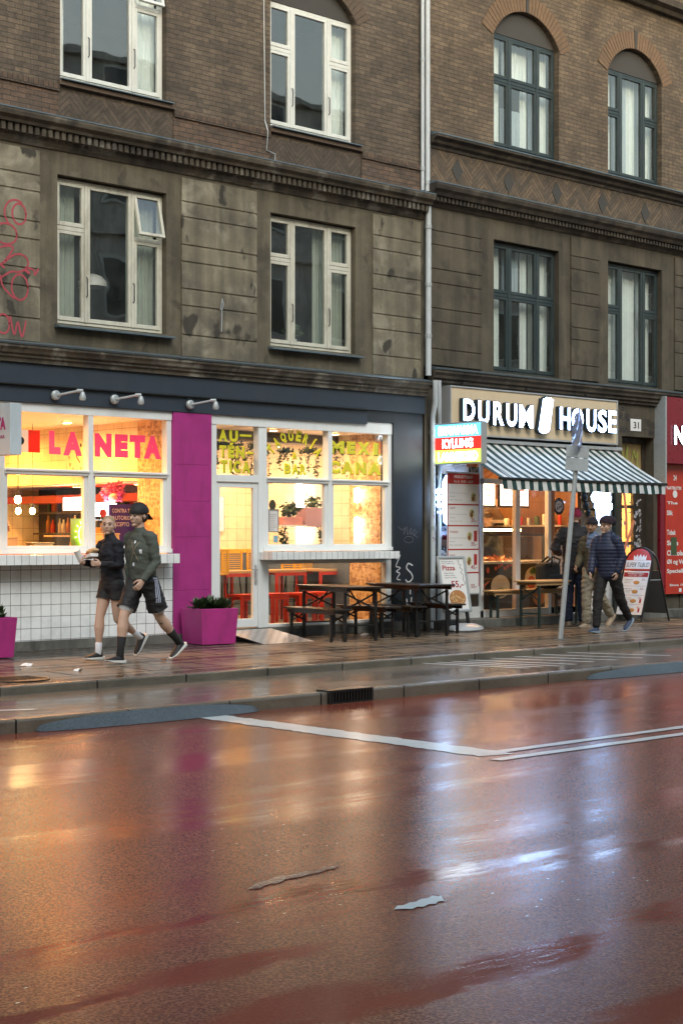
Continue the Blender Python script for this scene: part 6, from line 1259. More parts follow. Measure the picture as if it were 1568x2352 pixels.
for k in range(16):
    mb = MB(); r_ = rb.uniform(.03, .06); h_ = rb.uniform(.08, .2); mb.lathe([(0, 0), (r_, 0), (r_, h_), (r_ * .7, h_ + .02), (0, h_ + .02)], n=10); mb.build('jar', [M['redp'], M['yellow'], M['white'], M['leaf'], M['alu']][k % 5], t, smooth=True, loc=(.14, -1.3 + k * .18, 1.532))
poster('kitchen_poster', 'pale pink price poster on the brown tiles left in the kebab kitchen', 'poster', 12.25, 3.1, 1.75, .55, .42, m_paint('pink_sheet', (.80, .50, .40), .5), None, R(-90), lambda mb, w, h: [text_to(mb, 'KEBAB', .06, .46, .24, .34, -.0065, .02), text_to(mb, 'FALAFEL', .06, .46, .08, .18, -.0065, .02)], 'redp')
t = thing('window_sticker', 'round black and white meat badge on the orange shop door', 'sticker', (0, 0, 0)); badge(t, 10.975, 1.985, .145, .064, -25)
t = thing('price_poster', 'red headed price poster low on the orange shop door', 'poster', (10.80, .062, .60)); mb = MB(); mb.box(0, .66, -.003, .003, 0, .90); mb.build('sheet', m_paint('warm_sheet', (.70, .48, .34), .6), t)
mb = MB(); mb.box(.01, .65, -.005, -.0035, .76, .89); mb.build('red_head', M['redp'], t); mb = MB(); text_to(mb, 'FROKOSTTILBUD', .05, .6, .83, .87, -.0065, .02); text_to(mb, 'Fra kl. 10:00 - 16:00', .1, .5, .775, .805, -.0065); mb.build('head_print', M['txtw'], t)
mb = MB(); [mb.box(.06, .3 + .05 * (k % 3), -.005, -.0035, .08 + .07 * k, .088 + .07 * k) for k in range(9)]; [mb.box(.02, .64, -.0052, -.0036, .2 + .2 * k, .205 + .2 * k) for k in range(3)]; mb.build('print', M['tinm'], t)
mb = MB(); text_to(mb, 'OPEN', 10.93, 11.19, 1.51, 1.595, .064, .02); mb.build('open_lettering', m_paint('open_cream', (.75, .5, .3), .5), DD)
mb = MB(); mb.ball((13.55, 2.2, 1.75), (.09, .09, .35)); mb.build('hall_lamp', M['tube'], label='bright long lamp inside the hallway behind the street door', cat='lamp')
scribble('coral_graffiti', m_paint('spray_coral', (.70, .26, .14), .5, .2), [[(12.95, 2.3), (13.02, 1.9), (13.03, 1.45)], [(13.25, 1.75), (13.12, 1.5), (13.0, 1.3), (12.92, 1.12)]], .035, 'thick pale coral spray strokes across the street door glass', .192)
# ================================================================== PEOPLE
V3 = Vector
def loft(mb, pts, rad, side=(0, 1, 0), n=16):
    """closed tube through pts; rad = (radius along side, radius across); rounded ends"""
    pts = [V3(p) for p in pts]; rad = [(r, r) if isinstance(r, (int, float)) else r for r in rad]
    t0 = (pts[0] - pts[1]).normalized(); t1 = (pts[-1] - pts[-2]).normalized(); m0 = min(rad[0]); m1 = min(rad[-1])
    P_ = [pts[0] + t0 * m0 * .62, pts[0] + t0 * m0 * .38] + pts + [pts[-1] + t1 * m1 * .38, pts[-1] + t1 * m1 * .62]
    Q_ = [tuple(q * .35 for q in rad[0]), tuple(q * .78 for q in rad[0])] + rad + [tuple(q * .78 for q in rad[-1]), tuple(q * .35 for q in rad[-1])]
    k = len(P_); vs = []
    for i in range(k):
        t = (P_[min(i + 1, k - 1)] - P_[max(i - 1, 0)]).normalized(); a = V3(side); a = a - t * a.dot(t)
        a = a.normalized() if a.length > 1e-3 else V3((1, 0, 0)); b = t.cross(a)
        for j in range(n):
            q = 2 * math.pi * j / n; vs.append(P_[i] + a * math.cos(q) * Q_[i][0] + b * math.sin(q) * Q_[i][1])
    fs = [(i * n + j, i * n + (j + 1) % n, (i + 1) * n + (j + 1) % n, (i + 1) * n + j) for i in range(k - 1) for j in range(n)] + [tuple(reversed(range(n))), tuple(range((k - 1) * n, k * n))]
    return mb.add(vs, fs)
def finish(mb, name, mat, parent, vox=.010, smooth=4, disp=None, cut=None):
    """fuse everything in mb into one continuous smooth surface"""
    me = bpy.data.meshes.new(name); me.from_pydata([tuple(v) for v in mb.v], [], mb.f)
    bm = bmesh.new(); bm.from_mesh(me); bmesh.ops.recalc_face_normals(bm, faces=bm.faces); bm.to_mesh(me); bm.free()
    o = bpy.data.objects.new(name, me); C.objects.link(o)
    r = o.modifiers.new('r', 'REMESH'); r.mode = 'VOXEL'; r.voxel_size = vox; r.use_smooth_shade = True
    if smooth: s_ = o.modifiers.new('s', 'SMOOTH'); s_.iterations = smooth; s_.factor = .5
    dg = bpy.context.evaluated_depsgraph_get(); m2 = bpy.data.meshes.new_from_object(o.evaluated_get(dg))
    bpy.data.objects.remove(o); bpy.data.meshes.remove(me); m2.name = name
    if disp:
        co = [v.co.copy() for v in m2.vertices]; no = [v.normal.copy() for v in m2.vertices]
        for v, c, n_ in zip(m2.vertices, co, no): v.co = c + n_ * disp(c)
    m2.materials.clear(); m2.materials.append(mat)
    if cut:
        bm = bmesh.new(); bm.from_mesh(m2)
        for pc, nc, rc in cut:
            pc, nc = V3(pc), V3(nc).normalized(); gm_ = [x for x in list(bm.verts) + list(bm.edges) + list(bm.faces) if all(((v.co - pc).length < rc) for v in ([x] if isinstance(x, bmesh.types.BMVert) else x.verts))]
            bmesh.ops.bisect_plane(bm, geom=gm_, plane_co=pc, plane_no=nc)
            bmesh.ops.delete(bm, geom=[v for v in bm.verts if (v.co - pc).dot(nc) > 1e-5 and (v.co - pc).length < rc], context='VERTS')
        bm.to_mesh(m2); bm.free()
    for p in m2.polygons: p.use_smooth = True
    o = bpy.data.objects.new(name, m2); C.objects.link(o); o.parent = parent
    if cut: sd = o.modifiers.new('s', 'SOLIDIFY'); sd.thickness = .005; sd.offset = -1
    return o
def wrinkle(amp=.006, sc=9., sq=(1, 1, 2.2)):
    return lambda c: amp * (noise.noise(V3((c.x * sc * sq[0], c.y * sc * sq[1], c.z * sc * sq[2]))) + .5 * noise.noise(V3((c.x * sc * 2.3, c.y * sc * 2.3, c.z * sc * 4.1))))
def head(mb, hc, yaw=0., pitch=0., k=1.):
    """head centred at hc looking along +x turned by yaw; returns the matrix of the head"""
    H_ = Matrix.Translation(hc) @ Matrix.Rotation(yaw, 4, 'Z') @ Matrix.Rotation(pitch, 4, 'Y') @ Matrix.Scale(k, 4)
    q = MB(H_)
    q.ball((-.012, 0, .035), (.098, .077, .092), 20, 14)
    q.ball((.020, 0, -.015), (.070, .066, .085), 18, 12)
    loft(q, [(.028, 0, -.05), (.050, 0, -.088)], [(.052, .045), (.030, .026)])
    loft(q, [(.082, 0, .022), (.100, 0, -.008), (.108, 0, -.022)], [(.009, .010), (.012, .013), (.016, .013)])   # nose
    loft(q, [(.076, -.045, .030), (.088, 0, .034), (.076, .045, .030)], [(.010, .009)] * 3, (0, 0, 1))           # brow
    loft(q, [(.080, -.016, -.054), (.088, 0, -.054), (.080, .016, -.054)], [(.008, .006)] * 3, (0, 0, 1))       # lips
    loft(q, [(.075, 0, -.088), (.084, 0, -.086)], [(.020, .016), (.014, .012)])                                 # chin
    for s in (-1, 1):
        q.ball((.055, s * .042, -.015), (.022, .020, .022), 10, 8)                                               # cheek
        loft(q, [(-.012, s * .076, .018), (-.016, s * .084, -.002), (-.010, s * .078, -.025)], [(.014, .008), (.016, .009), (.009, .007)], (1, 0, 0))
    mb.v_ = None
    n = len(mb.v); mb.v += [mb.M @ v for v in q.v]; mb.f += [[n + i for i in f] for f in q.f]
    return mb.M @ H_
def face_bits(t, Hm, brow=True, lip=True, eye=True):
    if eye:
        q = MB(Hm); [q.ball((.0795, s * .031, .010), (.009, .013, .0075), 10, 6) for s in (-1, 1)]; q.build('eyes', M['txt'], t, smooth=True)
    if brow:
        q = MB(Hm); [loft(q, [(.092, s * .014, .034), (.088, s * .034, .039), (.076, s * .052, .032)], [(.0035, .005)] * 3, (0, 0, 1), 8) for s in (-1, 1)]; q.build('eyebrows', M['hairb'], t, smooth=True)
    if lip:
        q = MB(Hm); loft(q, [(.085, -.016, -.054), (.094, 0, -.054), (.085, .016, -.054)], [(.004, .003)] * 3, (0, 0, 1), 8); q.build('lips', M['lip'], t, smooth=True)
M['hairb'] = m_paint('hair_brown', (.045, .028, .016), .7, .3, 40); M['lip'] = m_paint('lip', (.30, .11, .09), .45, .1); M['hairbl'] = m_paint('hair_blond_stubble', (.34, .24, .14), .8, .2, 40)
def hand(mb, w, d, palm_n, curl=.6, k=1., thumb_side=1, spread=.0):
    """hand from wrist w along direction d; palm_n = direction the palm faces; fingers curl towards it"""
    w, d, pn_ = V3(w), V3(d).normalized(), V3(palm_n).normalized(); pn_ = (pn_ - d * pn_.dot(d)).normalized(); s = d.cross(pn_) * thumb_side
    loft(mb, [w - d * .02, w + d * .03 * k, w + d * .085 * k], [(.024 * k, .018 * k), (.034 * k, .015 * k), (.039 * k, .012 * k)], s)
    for i, (off, L) in enumerate(((.030, .072), (.010, .080), (-.010, .074), (-.029, .058))):
        p = w + d * .083 * k + s * off * k; dirn = (d + s * off * spread * 6).normalized(); pts = [p]; a = curl * .5
        for q in range(3):
            seg = L * k * (.44, .31, .25)[q]; v = dirn * math.cos(a) + pn_ * math.sin(a); p = p + v * seg; pts.append(p); a += curl
        loft(mb, pts, [.0092 * k, .0086 * k, .0078 * k, .0068 * k], s, 10)
    p = w + d * .025 * k + s * .028 * k; v = (d * .62 + s * .62 + pn_ * .45).normalized(); p2 = p + v * .036 * k; p3 = p2 + (d * .8 + pn_ * .6).normalized() * .032 * k; p4 = p3 + (d * .8 + pn_ * .75 - s * .1).normalized() * .022 * k
    loft(mb, [p, p2, p3, p4], [.0135 * k, .0115 * k, .0098 * k, .008 * k], pn_, 10)
def legk(hip, a, b, L1=.44, L2=.43, yaw=0., out=0.):
    """thigh angle a and shin angle b measured forward from straight down (radians)"""
    kn = hip + V3((math.sin(a) * L1, out, -math.cos(a) * L1)); an = kn + V3((math.sin(b) * L2, out * .3, -math.cos(b) * L2)); return kn, an
def shoe(t, an, pitch, mat, sole, k=1., shinb=0.):
    """an = ankle joint; pitch>0 = toe down"""
    F_ = Matrix.Translation(an) @ Matrix.Rotation(pitch, 4, 'Y')
    q = MB(F_); loft(q, [(-.045, 0, -.045), (.0, 0, -.040), (.075, 0, -.055), (.15, 0, -.066), (.195, 0, -.070)], [(.030, .036), (.038, .042), (.042, .032), (.044, .022), (.030, .015)], (0, 1, 0), 16)
    loft(q, [(-.012, 0, -.02), (-.012, 0, .025)], [(.036, .044), (.034, .040)], (0, 1, 0)); q2 = MB(Matrix.Scale(1, 4)); q2.v = q.v; q2.f = q.f
    finish(q, 'shoe', mat, t, .007, 3)
    s_ = MB(F_); out = [(-.085, .028), (-.07, .040), (-.02, .043), (.06, .044), (.14, .048), (.19, .040), (.222, .018)]
    ring = [(x, w) for x, w in out] + [(x, -w) for x, w in reversed(out)]; n = len(ring); ztop = lambda x: -.066 + .012 * (x < -.05) - .008 * (x > .1); zb_ = lambda x: -.092 + max(0, (x - .13)) * .16 + (.018 if x < -.08 else 0)
    s_.add([(x, w, zb_(x)) for x, w in ring] + [(x * 1.0, w * 1.02, ztop(x)) for x, w in ring], [tuple(reversed(range(n))), tuple(range(n, 2 * n))] + [(i, (i + 1) % n, (i + 1) % n + n, i + n) for i in range(n)])
    s_.build('shoe_sole', sole, t, smooth=True, bevel=.004)
SOLE = .092
class Body:
    """places joints, then grounds the figure so the lowest sole touches z=0"""
    def __init__(s, name, label, x, y, rz, H=1.78, lean=.04, rl=(0, 0, 0), ll=(0, 0, 0), hipw=.095, shw=.185, z=0., group=None, tl=.0):
        k = H / 1.78; s.k = k; s.t = thing(name, label, 'person', (x, y, z), rz, group)
        s.L1, s.L2 = .445 * k, .43 * k; hz = 0.
        P0 = V3((0, 0, 0)); s.hip = {1: V3((0, hipw * k, 0)), -1: V3((0, -hipw * k, 0))}; s.kn = {}; s.an = {}; s.fp = {}
        for sd, (a, b, f) in ((1, ll), (-1, rl)):
            kn, an = legk(s.hip[sd], a, b, s.L1, s.L2); s.kn[sd], s.an[sd], s.fp[sd] = kn, an, f
        low = min(min(an.z - SOLE * math.cos(f) - (.19 * math.sin(f) if f > 0 else -.06 * math.sin(f)) for an, f in ((s.an[q], s.fp[q]),)) for q in (1, -1))
        up = V3((0, 0, -low))
        for dct in (s.hip, s.kn, s.an):
            for q in dct: dct[q] = dct[q] + up
        s.pel = up + V3((0, 0, 0)); s.ch = s.pel + V3((lean * .7, 0, .36 * k)); s.nk = s.pel + V3((lean, 0, .555 * k)); s.hd = s.nk + V3((.025, 0, .145 * k))
        s.sh = {q: s.pel + V3((lean * .9, q * shw * k, .495 * k)) for q in (1, -1)}; s.el = {}; s.wr = {}
    def arm(s, q, el, wr): s.el[q] = s.sh[q] + V3(el) * s.k; s.wr[q] = s.el[q] + V3(wr) * s.k
    def skin(s, mat, bare_legs=True, hands=((1, .5), (-1, .5)), yaw=0., pitch=0., palm=None, vox=.0065, arms=True):
        k = s.k; mb = MB(); Hm = head(mb, s.hd + V3((0, 0, .005)), yaw, pitch, k * 1.05)
        loft(mb, [s.nk - V3((0, 0, .05)), s.nk + V3((.005, 0, .03)), s.hd - V3((.02, 0, .05))], [(.060 * k, .060 * k), (.055 * k, .058 * k), (.052 * k, .060 * k)])
        loft(mb, [s.pel + V3((0, 0, -.03)), s.pel + V3((.0, 0, .1 * k)), s.pel.lerp(s.ch, .6), s.ch, s.ch.lerp(s.nk, .75)], [(.14 * k, .10 * k), (.135 * k, .095 * k), (.13 * k, .09 * k), (.15 * k, .10 * k), (.10 * k, .065 * k)])
        for q in (1, -1):
            if arms:
                loft(mb, [s.sh[q] - V3((0, q * .03, 0)), s.sh[q].lerp(s.el[q], .35), s.el[q], s.el[q].lerp(s.wr[q], .3), s.wr[q]], [.048 * k, .043 * k, .035 * k, .036 * k, .024 * k])
                loft(mb, [s.ch + V3((0, q * .05, .1)), s.sh[q] - V3((0, q * .02, .03))], [.048 * k, .038 * k])
            loft(mb, [s.hip[q], s.hip[q].lerp(s.kn[q], .4), s.kn[q].lerp(s.hip[q], .12), s.kn[q], s.kn[q].lerp(s.an[q], .30), s.kn[q].lerp(s.an[q], .7), s.an[q]], [(.088 * k, .094 * k), (.082 * k, .088 * k), (.060 * k, .064 * k), (.053 * k, .058 * k), (.058 * k, .068 * k), (.037 * k, .040 * k), (.030 * k, .035 * k)])
            fr_ = Matrix.Rotation(s.fp[q], 3, 'Y'); loft(mb, [s.an[q] + fr_ @ V3((-.01, 0, -.035)), s.an[q] + fr_ @ V3((.10, 0, -.058))], [.026, .018])
        for q, c in hands:
            d_ = s.wr[q] - s.el[q]; pn_ = (palm or {}).get(q, V3((0, -q, 0))); ts = 1 if (d_.normalized().cross(V3(pn_))).dot(V3((1, 0, .3))) > 0 else -1
            hand(mb, s.wr[q], d_, pn_, c, k, ts)
        s.body = finish(mb, 'body', mat, s.t, vox, 2); s.Hm = Hm; return Hm
    def torso(s, mb, hem=-.02, g=0., shoulder=.0, collar=.0, chest=1.):
        k = s.k; z = V3((0, 0, 1))
        loft(mb, [s.pel + z * hem, s.pel + z * (hem + .06), s.pel.lerp(s.ch, .5), s.ch, s.ch + z * .07 * k + V3((-.004, 0, 0)), s.nk - z * .035 * k, s.nk + z * collar], [((.168 + g) * k, (.124 + g) * k), ((.172 + g) * k, (.126 + g) * k), ((.168 + g) * k, (.122 + g) * k), ((.188 + g) * k, (.132 + g) * k * chest), ((.178 + g) * k, (.112 + g) * k * chest), ((.095 + g * .5) * k, (.080 + g * .3) * k), ((.066 + g * .2) * k, .066 * k)], (0, 1, 0), 22)
        for q in (1, -1): loft(mb, [s.nk + V3((-.01, q * .045, -.045)), s.sh[q] + V3((0, -q * .035, -.005)), s.sh[q] + V3((0, q * .004, -.03))], [(.056 * k, .058 * k), (.064 * k, .060 * k + g), (.062 * k + g, .062 * k + g)], (1, 0, 0))
    def sleeves(s, mb, g=0., cuff=.0, r0=.067, r1=.053, r2=.037):
        k = s.k
        for q in (1, -1):
            e = s.wr[q] + (s.el[q] - s.wr[q]).normalized() * cuff
            loft(mb, [s.sh[q] - V3((0, q * .01, .01)), s.sh[q].lerp(s.el[q], .4), s.el[q], s.el[q].lerp(e, .45), e], [(r0 + g) * k, ((r0 + r1) / 2 + .002 + g) * k, (r1 + g) * k, ((r1 + r2) / 2 + .004 + g) * k, (r2 + g * .6) * k])
    def legs(s, mb, f=1., r=(.104, .098, .080, .064), waist=.05, hipr=(.155, .120)):
        """trousers down to fraction f of the leg (1 = ankle, <.5 = shorts)"""
        k = s.k; z = V3((0, 0, 1)); loft(mb, [s.pel + z * waist, s.pel, s.pel - z * .07], [(hipr[0] * k, (hipr[1] - .01) * k), (hipr[0] * 1.03 * k, hipr[1] * k), (hipr[0] * k, hipr[1] * k)], (0, 1, 0), 22)
        cuts = []
        for q in (1, -1):
            if f < .5: cuts.append((s.hip[q].lerp(s.kn[q], f * 2), s.kn[q] - s.hip[q], .17))
            pts = [s.hip[q] - z * .0, s.hip[q].lerp(s.kn[q], .5), s.kn[q], s.kn[q].lerp(s.an[q], .5), s.an[q] + z * .015]; rr = [(r[0] * k, r[0] * 1.08 * k), (r[1] * k, r[1] * 1.05 * k), (r[2] * k, r[2] * 1.08 * k), ((r[2] + r[3]) / 2 * k, (r[2] + r[3]) / 2 * 1.1 * k), (r[3] * k, r[3] * 1.15 * k)]
            if f < .5:
                e = s.hip[q].lerp(s.kn[q], f * 2); e2 = s.hip[q].lerp(s.kn[q], f * 2 + .2); loft(mb, [pts[0], s.hip[q].lerp(e, .5), e, e2], [rr[0], (r[1] * 1.12 * k, r[1] * 1.16 * k), (r[1] * 1.14 * k, r[1] * 1.2 * k), (r[1] * 1.16 * k, r[1] * 1.22 * k)])
            else: loft(mb, pts, rr)
        return cuts
def cap_mesh(t, Hm, mat, k=1., z0=.035, rx=.112, ry=.091, rz_=.100, slouch=None, brim=None, name='hat', cz=.03, lo=-.0):
    q = MB(Hm); q.ball((-.012, 0, cz + .02), (rx, ry, rz_), 22, 14)
    if slouch: loft(q, slouch[0], slouch[1])
    o = finish(q, name, mat, t, .008, 3, disp=wrinkle(.003, 30))
    # open below the rim: drop everything under the rim plane of the head
    inv = Hm.inverted(); bm = bmesh.new(); bm.from_mesh(o.data)
    dl = [v for v in bm.verts if (inv @ v.co).z < z0 + lo * (inv @ v.co).x]; bmesh.ops.delete(bm, geom=dl, context='VERTS'); bm.to_mesh(o.data); bm.free()
    sd = o.modifiers.new('s', 'SOLIDIFY'); sd.thickness = .006; sd.offset = 1
    return o
def sock(s, q, mat, f0=.62, g=.006, name='sock'):
    mb = MB(); k = s.k; a, b = s.kn[q], s.an[q]; rr = lambda f: (.056 - .018 * max(0, (f - .3) / .4) if f < .7 else .034) * k + g
    b_ = b; b = b + (b - a).normalized() * .03; loft(mb, [a.lerp(b, f0), a.lerp(b, (f0 + 1) / 2), b], [(rr(f0), rr(f0) * 1.12), (rr((f0 + 1) / 2), rr((f0 + 1) / 2) * 1.08), (.034 * k + g, .038 * k + g)]); mb.build(name, mat, s.t, smooth=True)
M['nvtop'] = m_paint('black_navy_fleece', (.012, .012, .018), .85, .3, 12, .3); M['bshort'] = m_paint('black_shorts_cloth', (.010, .010, .011), .7, .3, 12, .2)
M['gtop'] = m_paint('dark_green_sweater', (.070, .082, .066), .85, .15, 14, .3); M['sockw'] = m_paint('sock_white', (.72, .74, .78), .8, .05); M['sockb'] = m_paint('sock_black', (.012, .012, .013), .8, .1)
M['shoeb'] = m_paint('shoe_black', (.014, .014, .016), .6, .4, 20, .2); M['solew'] = m_paint('sole_white', (.72, .74, .70), .5, .05); M['strip'] = m_paint('side_stripe', (.40, .44, .55), .6, .1)
PI = math.pi
# --- jogger in navy top carrying a cup and food (walks to the left)
a = Body('person', 'shaven headed jogger in black top and shorts carrying a white cup and packages', .50, -1.72, PI + .10, 1.70, .03, rl=(R(16), R(3), R(-3)), ll=(R(-2), R(-56), R(54)), shw=.165, hipw=.088)
a.arm(-1, (.05, -.03, -.27), (.23, .04, .03)); a.arm(1, (.02, .04, -.28), (.22, -.10, .02))
Hm = a.skin(M['skin'], hands=((1, 1.0), (-1, 1.0)), yaw=R(38), pitch=R(-3), palm={1: V3((0, -1, .2)), -1: V3((0, 1, .35))})
face_bits(a.t, Hm); q = MB(Hm); q.ball((-.018, 0, .045), (.099, .079, .088), 20, 12); o = finish(q, 'hair', M['hairbl'], a.t, .007, 2)
mb = MB(); a.torso(mb, -.01, -.006, collar=.045); a.sleeves(mb, .004, .01); finish(mb, 'top', M['nvtop'], a.t, .010, 2, wrinkle(.013, 10))
mb = MB(); ct = a.legs(mb, .24, (.098, .086, .074, .06), waist=.03, hipr=(.148, .116)); finish(mb, 'shorts', M['bshort'], a.t, .010, 3, wrinkle(.004, 9), ct)
for q in (1, -1): sock(a, q, M['sockw'], .70); shoe(a.t, a.an[q], a.fp[q], M['shoeb'], M['solew'])
def put(o, base, off, rot):   # things held by a person, placed in the world from the person's frame
    Mw = Matrix.Translation(base.t.location) @ Matrix.Rotation(base.t.rotation_euler.z, 4, 'Z'); o.matrix_world = Mw @ Matrix.Translation(off) @ rot
    o.location = (Mw @ Matrix.Translation(off)).translation; o.rotation_euler = (Mw @ rot).to_euler()
cup = thing('paper_cup', 'white paper cup held tilted in the hand of the shaven headed jogger', 'cup'); mb = MB(); mb.lathe([(0, -.07), (.030, -.07), (.039, .07), (0, .07)], n=18); mb.build('body', M['white'], cup, smooth=True); mb = MB(); mb.lathe([(.0, .07), (.041, .068), (.041, .082), (0, .082)], n=18); mb.build('lid', M['white'], cup, smooth=True)
wr = a.wr[-1]; put(cup, a, wr + V3((.105, .02, .075)), Matrix.Rotation(R(28), 4, 'Y'))
pk = thing('food_packet', 'brown paper food packet lying on a white box in the jogger\'s arms', 'packet'); mb = MB(); loft(mb, [(-.14, 0, 0), (-.05, 0, .004), (.06, 0, 0), (.14, 0, 0)], [(.035, .024), (.05, .034), (.048, .032), (.038, .02)]); finish(mb, 'wrapper', M['kraft'], pk, .008, 2, wrinkle(.006, 22)); put(pk, a, wr + V3((-.03, .10, .13)), Matrix.Rotation(R(70), 4, 'Z') @ Matrix.Rotation(R(-8), 4, 'Y'))
bx2 = thing('food_box', 'white food box under the brown packet held by the jogger', 'box'); mb = MB(); mb.box(-.12, .12, -.05, .05, -.022, .022); mb.build('box', M['white'], bx2, bevel=.008); mb = MB(); mb.box(-.121, -.02, -.051, .051, .012, .0235); mb.build('red_flap', M['redp'], bx2); put(bx2, a, wr + V3((-.01, .10, .075)), Matrix.Rotation(R(70), 4, 'Z') @ Matrix.Rotation(R(-8), 4, 'Y'))
# --- jogger in green sweater and backwards cap
b = Body('person', 'tall jogger in dark green sweater, black striped shorts and a backwards cap', .50, -2.34, PI + .16, 1.86, .05, rl=(R(27), R(8), R(-6)), ll=(R(-22), R(-46), R(32)), shw=.175)
b.arm(1, (-.02, .05, -.29), (.17, -.03, -.20)); b.arm(-1, (-.06, -.04, -.29), (.02, 0, -.26))
Hm = b.skin(M['skin'], hands=((1, .55), (-1, .5)), yaw=R(-2), pitch=R(2), palm={1: V3((-.2, -1, 0)), -1: V3((0, 1, 0))})
face_bits(b.t, Hm); q = MB(Hm); q.ball((-.035, 0, .0), (.078, .083, .075), 18, 12); finish(q, 'hair', M['hairb'], b.t, .008, 2)
cap_mesh(b.t, Hm, M['bshort'], z0=.030, name='cap', lo=-.05)
q = MB(Hm); q.v = []; ring = []
for i in range(9): an_ = R(-62 + 124 * i / 8); ring.append((an_))
q.add([(-.095 - .0 * math.cos(t_), .078 * math.sin(t_), .028) for t_ in ring] + [(-.10 - .085 * math.cos(t_), .085 * math.sin(t_), -.022 - .012 * math.cos(t_)) for t_ in ring], [(i, i + 1, i + 10, i + 9) for i in range(8)]); o = q.build('cap_peak', M['bshort'], b.t, smooth=True); sm = o.modifiers.new('s', 'SOLIDIFY'); sm.thickness = .006
mb = MB(); b.torso(mb, .01, -.002, collar=.02); b.sleeves(mb, .004, .0, .064, .050, .036); TOP = finish(mb, 'sweater', M['gtop'], b.t, .010, 3, wrinkle(.010, 8))
mb = MB(); ct = b.legs(mb, .40, (.098, .096, .080, .06), waist=.05, hipr=(.152, .120)); SHO = finish(mb, 'shorts', M['bshort'], b.t, .010, 2, wrinkle(.010, 9), ct)
mb = MB()
for q in (1, -1):
    e = b.hip[q].lerp(b.kn[q], .78); mb2 = e.lerp(b.kn[q], .07); loft(mb, [e, mb2], [(.090, .098), (.090, .098)])
mb.build('white_undershorts', M['sockw'], b.t, smooth=True)
def on_surface(obj, pts, off=.004):
    """lay a strip of points onto an object's surface (local coordinates, ray from outside)"""
    out = []
    for p, d_ in pts:
        ok, loc, nor, _ = obj.ray_cast(V3(p), V3(d_)); out.append((loc + nor * off) if ok else None)
    return out
def band(name, obj, mat, parent, path, w, dirn, off=.004):
    """paint-like strip on clothing following the surface"""
    mb = MB(); prev = None; path = [V3(p) for p in path]; dense = []
    for i in range(len(path) - 1):
        for s_ in range(8): dense.append(path[i].lerp(path[i + 1], s_ / 8))
    dense.append(path[-1]); dv = V3(dirn).normalized()
    for i, p in enumerate(dense):
        t_ = (dense[min(i + 1, len(dense) - 1)] - dense[max(i - 1, 0)]).normalized(); s_ = t_.cross(dv).normalized() * w / 2
        A, B_ = on_surface(obj, [(p + s_ - dv * .5, dv), (p - s_ - dv * .5, dv)], off)
        if A is None or B_ is None: prev = None; continue
        if prev: mb.add([prev[0], A, B_, prev[1]], [(0, 1, 2, 3)])
        prev = (A, B_)
    if mb.v: return mb.build(name, mat, parent)
try:
    bpy.context.view_layer.update()
    z0 = b.pel.z
    for dx in (-.03, -.008, .014): band('side_stripe', SHO, M['strip'], b.t, [(dx - .0, .2, z0 + .03), (dx - .045, .2, z0 - .26)], .013, (0, -1, 0))
    c0 = b.ch
    band('chest_cross', TOP, m_paint('print_beige', (.25, .20, .13), .6), b.t, [(0, -.03, c0.z + .07), (0, .07, c0.z - .16)], .010, (-1, 0, 0)); band('chest_cross', TOP, bpy.data.materials['print_beige'], b.t, [(0, .08, c0.z + .07), (0, -.05, c0.z - .16)], .010, (-1, 0, 0))
    band('chest_letter', TOP, M['sockw'], b.t, [(0, .105, c0.z - .02), (0, .105, c0.z - .065)], .03, (-1, 0, 0)); band('chest_letter', TOP, M['sockw'], b.t, [(0, .02, c0.z + .085), (0, .02, c0.z + .05)], .022, (-1, 0, 0)); band('chest_letter', TOP, M['sockw'], b.t, [(0, -.01, c0.z - .17), (0, -.01, c0.z - .21)], .028, (-1, 0, 0))
except Exception as ex: print('band', ex)
for q in (1, -1): sock(b, q, M['sockb'], .52, .005); shoe(b.t, b.an[q], b.fp[q], M['shoeb'], M['solew'])
# --- man in the navy quilted jacket
M['puff'] = m_paint('navy_quilted_nylon', (.014, .021, .052), .55, .2, 6, .15); M['blackt'] = m_paint('black_trousers', (.010, .009, .009), .8, .3, 10, .2); M['shoen'] = m_paint('shoe_navy', (.03, .05, .10), .6, .3, 16); M['soleg'] = m_paint('sole_grey', (.25, .32, .38), .6, .1)
M['beanie_d'] = m_paint('beanie_plum', (.022, .010, .018), .9, .3, 40, .5); M['beanie_b'] = m_paint('beanie_black', (.010, .009, .014), .9, .3, 40, .5); M['beanie_r'] = m_paint('beanie_raspberry', (.30, .022, .07), .9, .2, 60, .6)
c = Body('person', 'man in navy quilted jacket, black trousers and plum slouchy beanie walking left', 9.20, -2.36, PI + .12, 1.76, .05, rl=(R(20), R(5), R(-4)), ll=(R(-24), R(-40), R(34)), shw=.185)
c.arm(1, (-.06, .05, -.27), (.06, -.04, -.23)); c.arm(-1, (.06, -.03, -.28), (.10, .03, -.22))
Hm = c.skin(M['skin'], hands=((1, .6), (-1, .6)), yaw=R(-4), pitch=R(8)); face_bits(c.t, Hm)
cap_mesh(c.t, Hm, M['beanie_d'], z0=.022, name='beanie', slouch=([(-.04, 0, .07), (-.11, 0, .065), (-.185, 0, .035)], [(.088, .085), (.082, .072), (.062, .052)]), lo=.35)
quilt = lambda cc: .0075 * abs(math.sin((cc.z) * math.pi / .052)) ** .6 - .006 + .004 * noise.noise(cc * 14)
mb = MB(); c.torso(mb, -.055, .020, collar=.05); c.sleeves(mb, .016, .0, .066, .054, .044); finish(mb, 'quilted_jacket', M['puff'], c.t, .0095, 2, quilt)
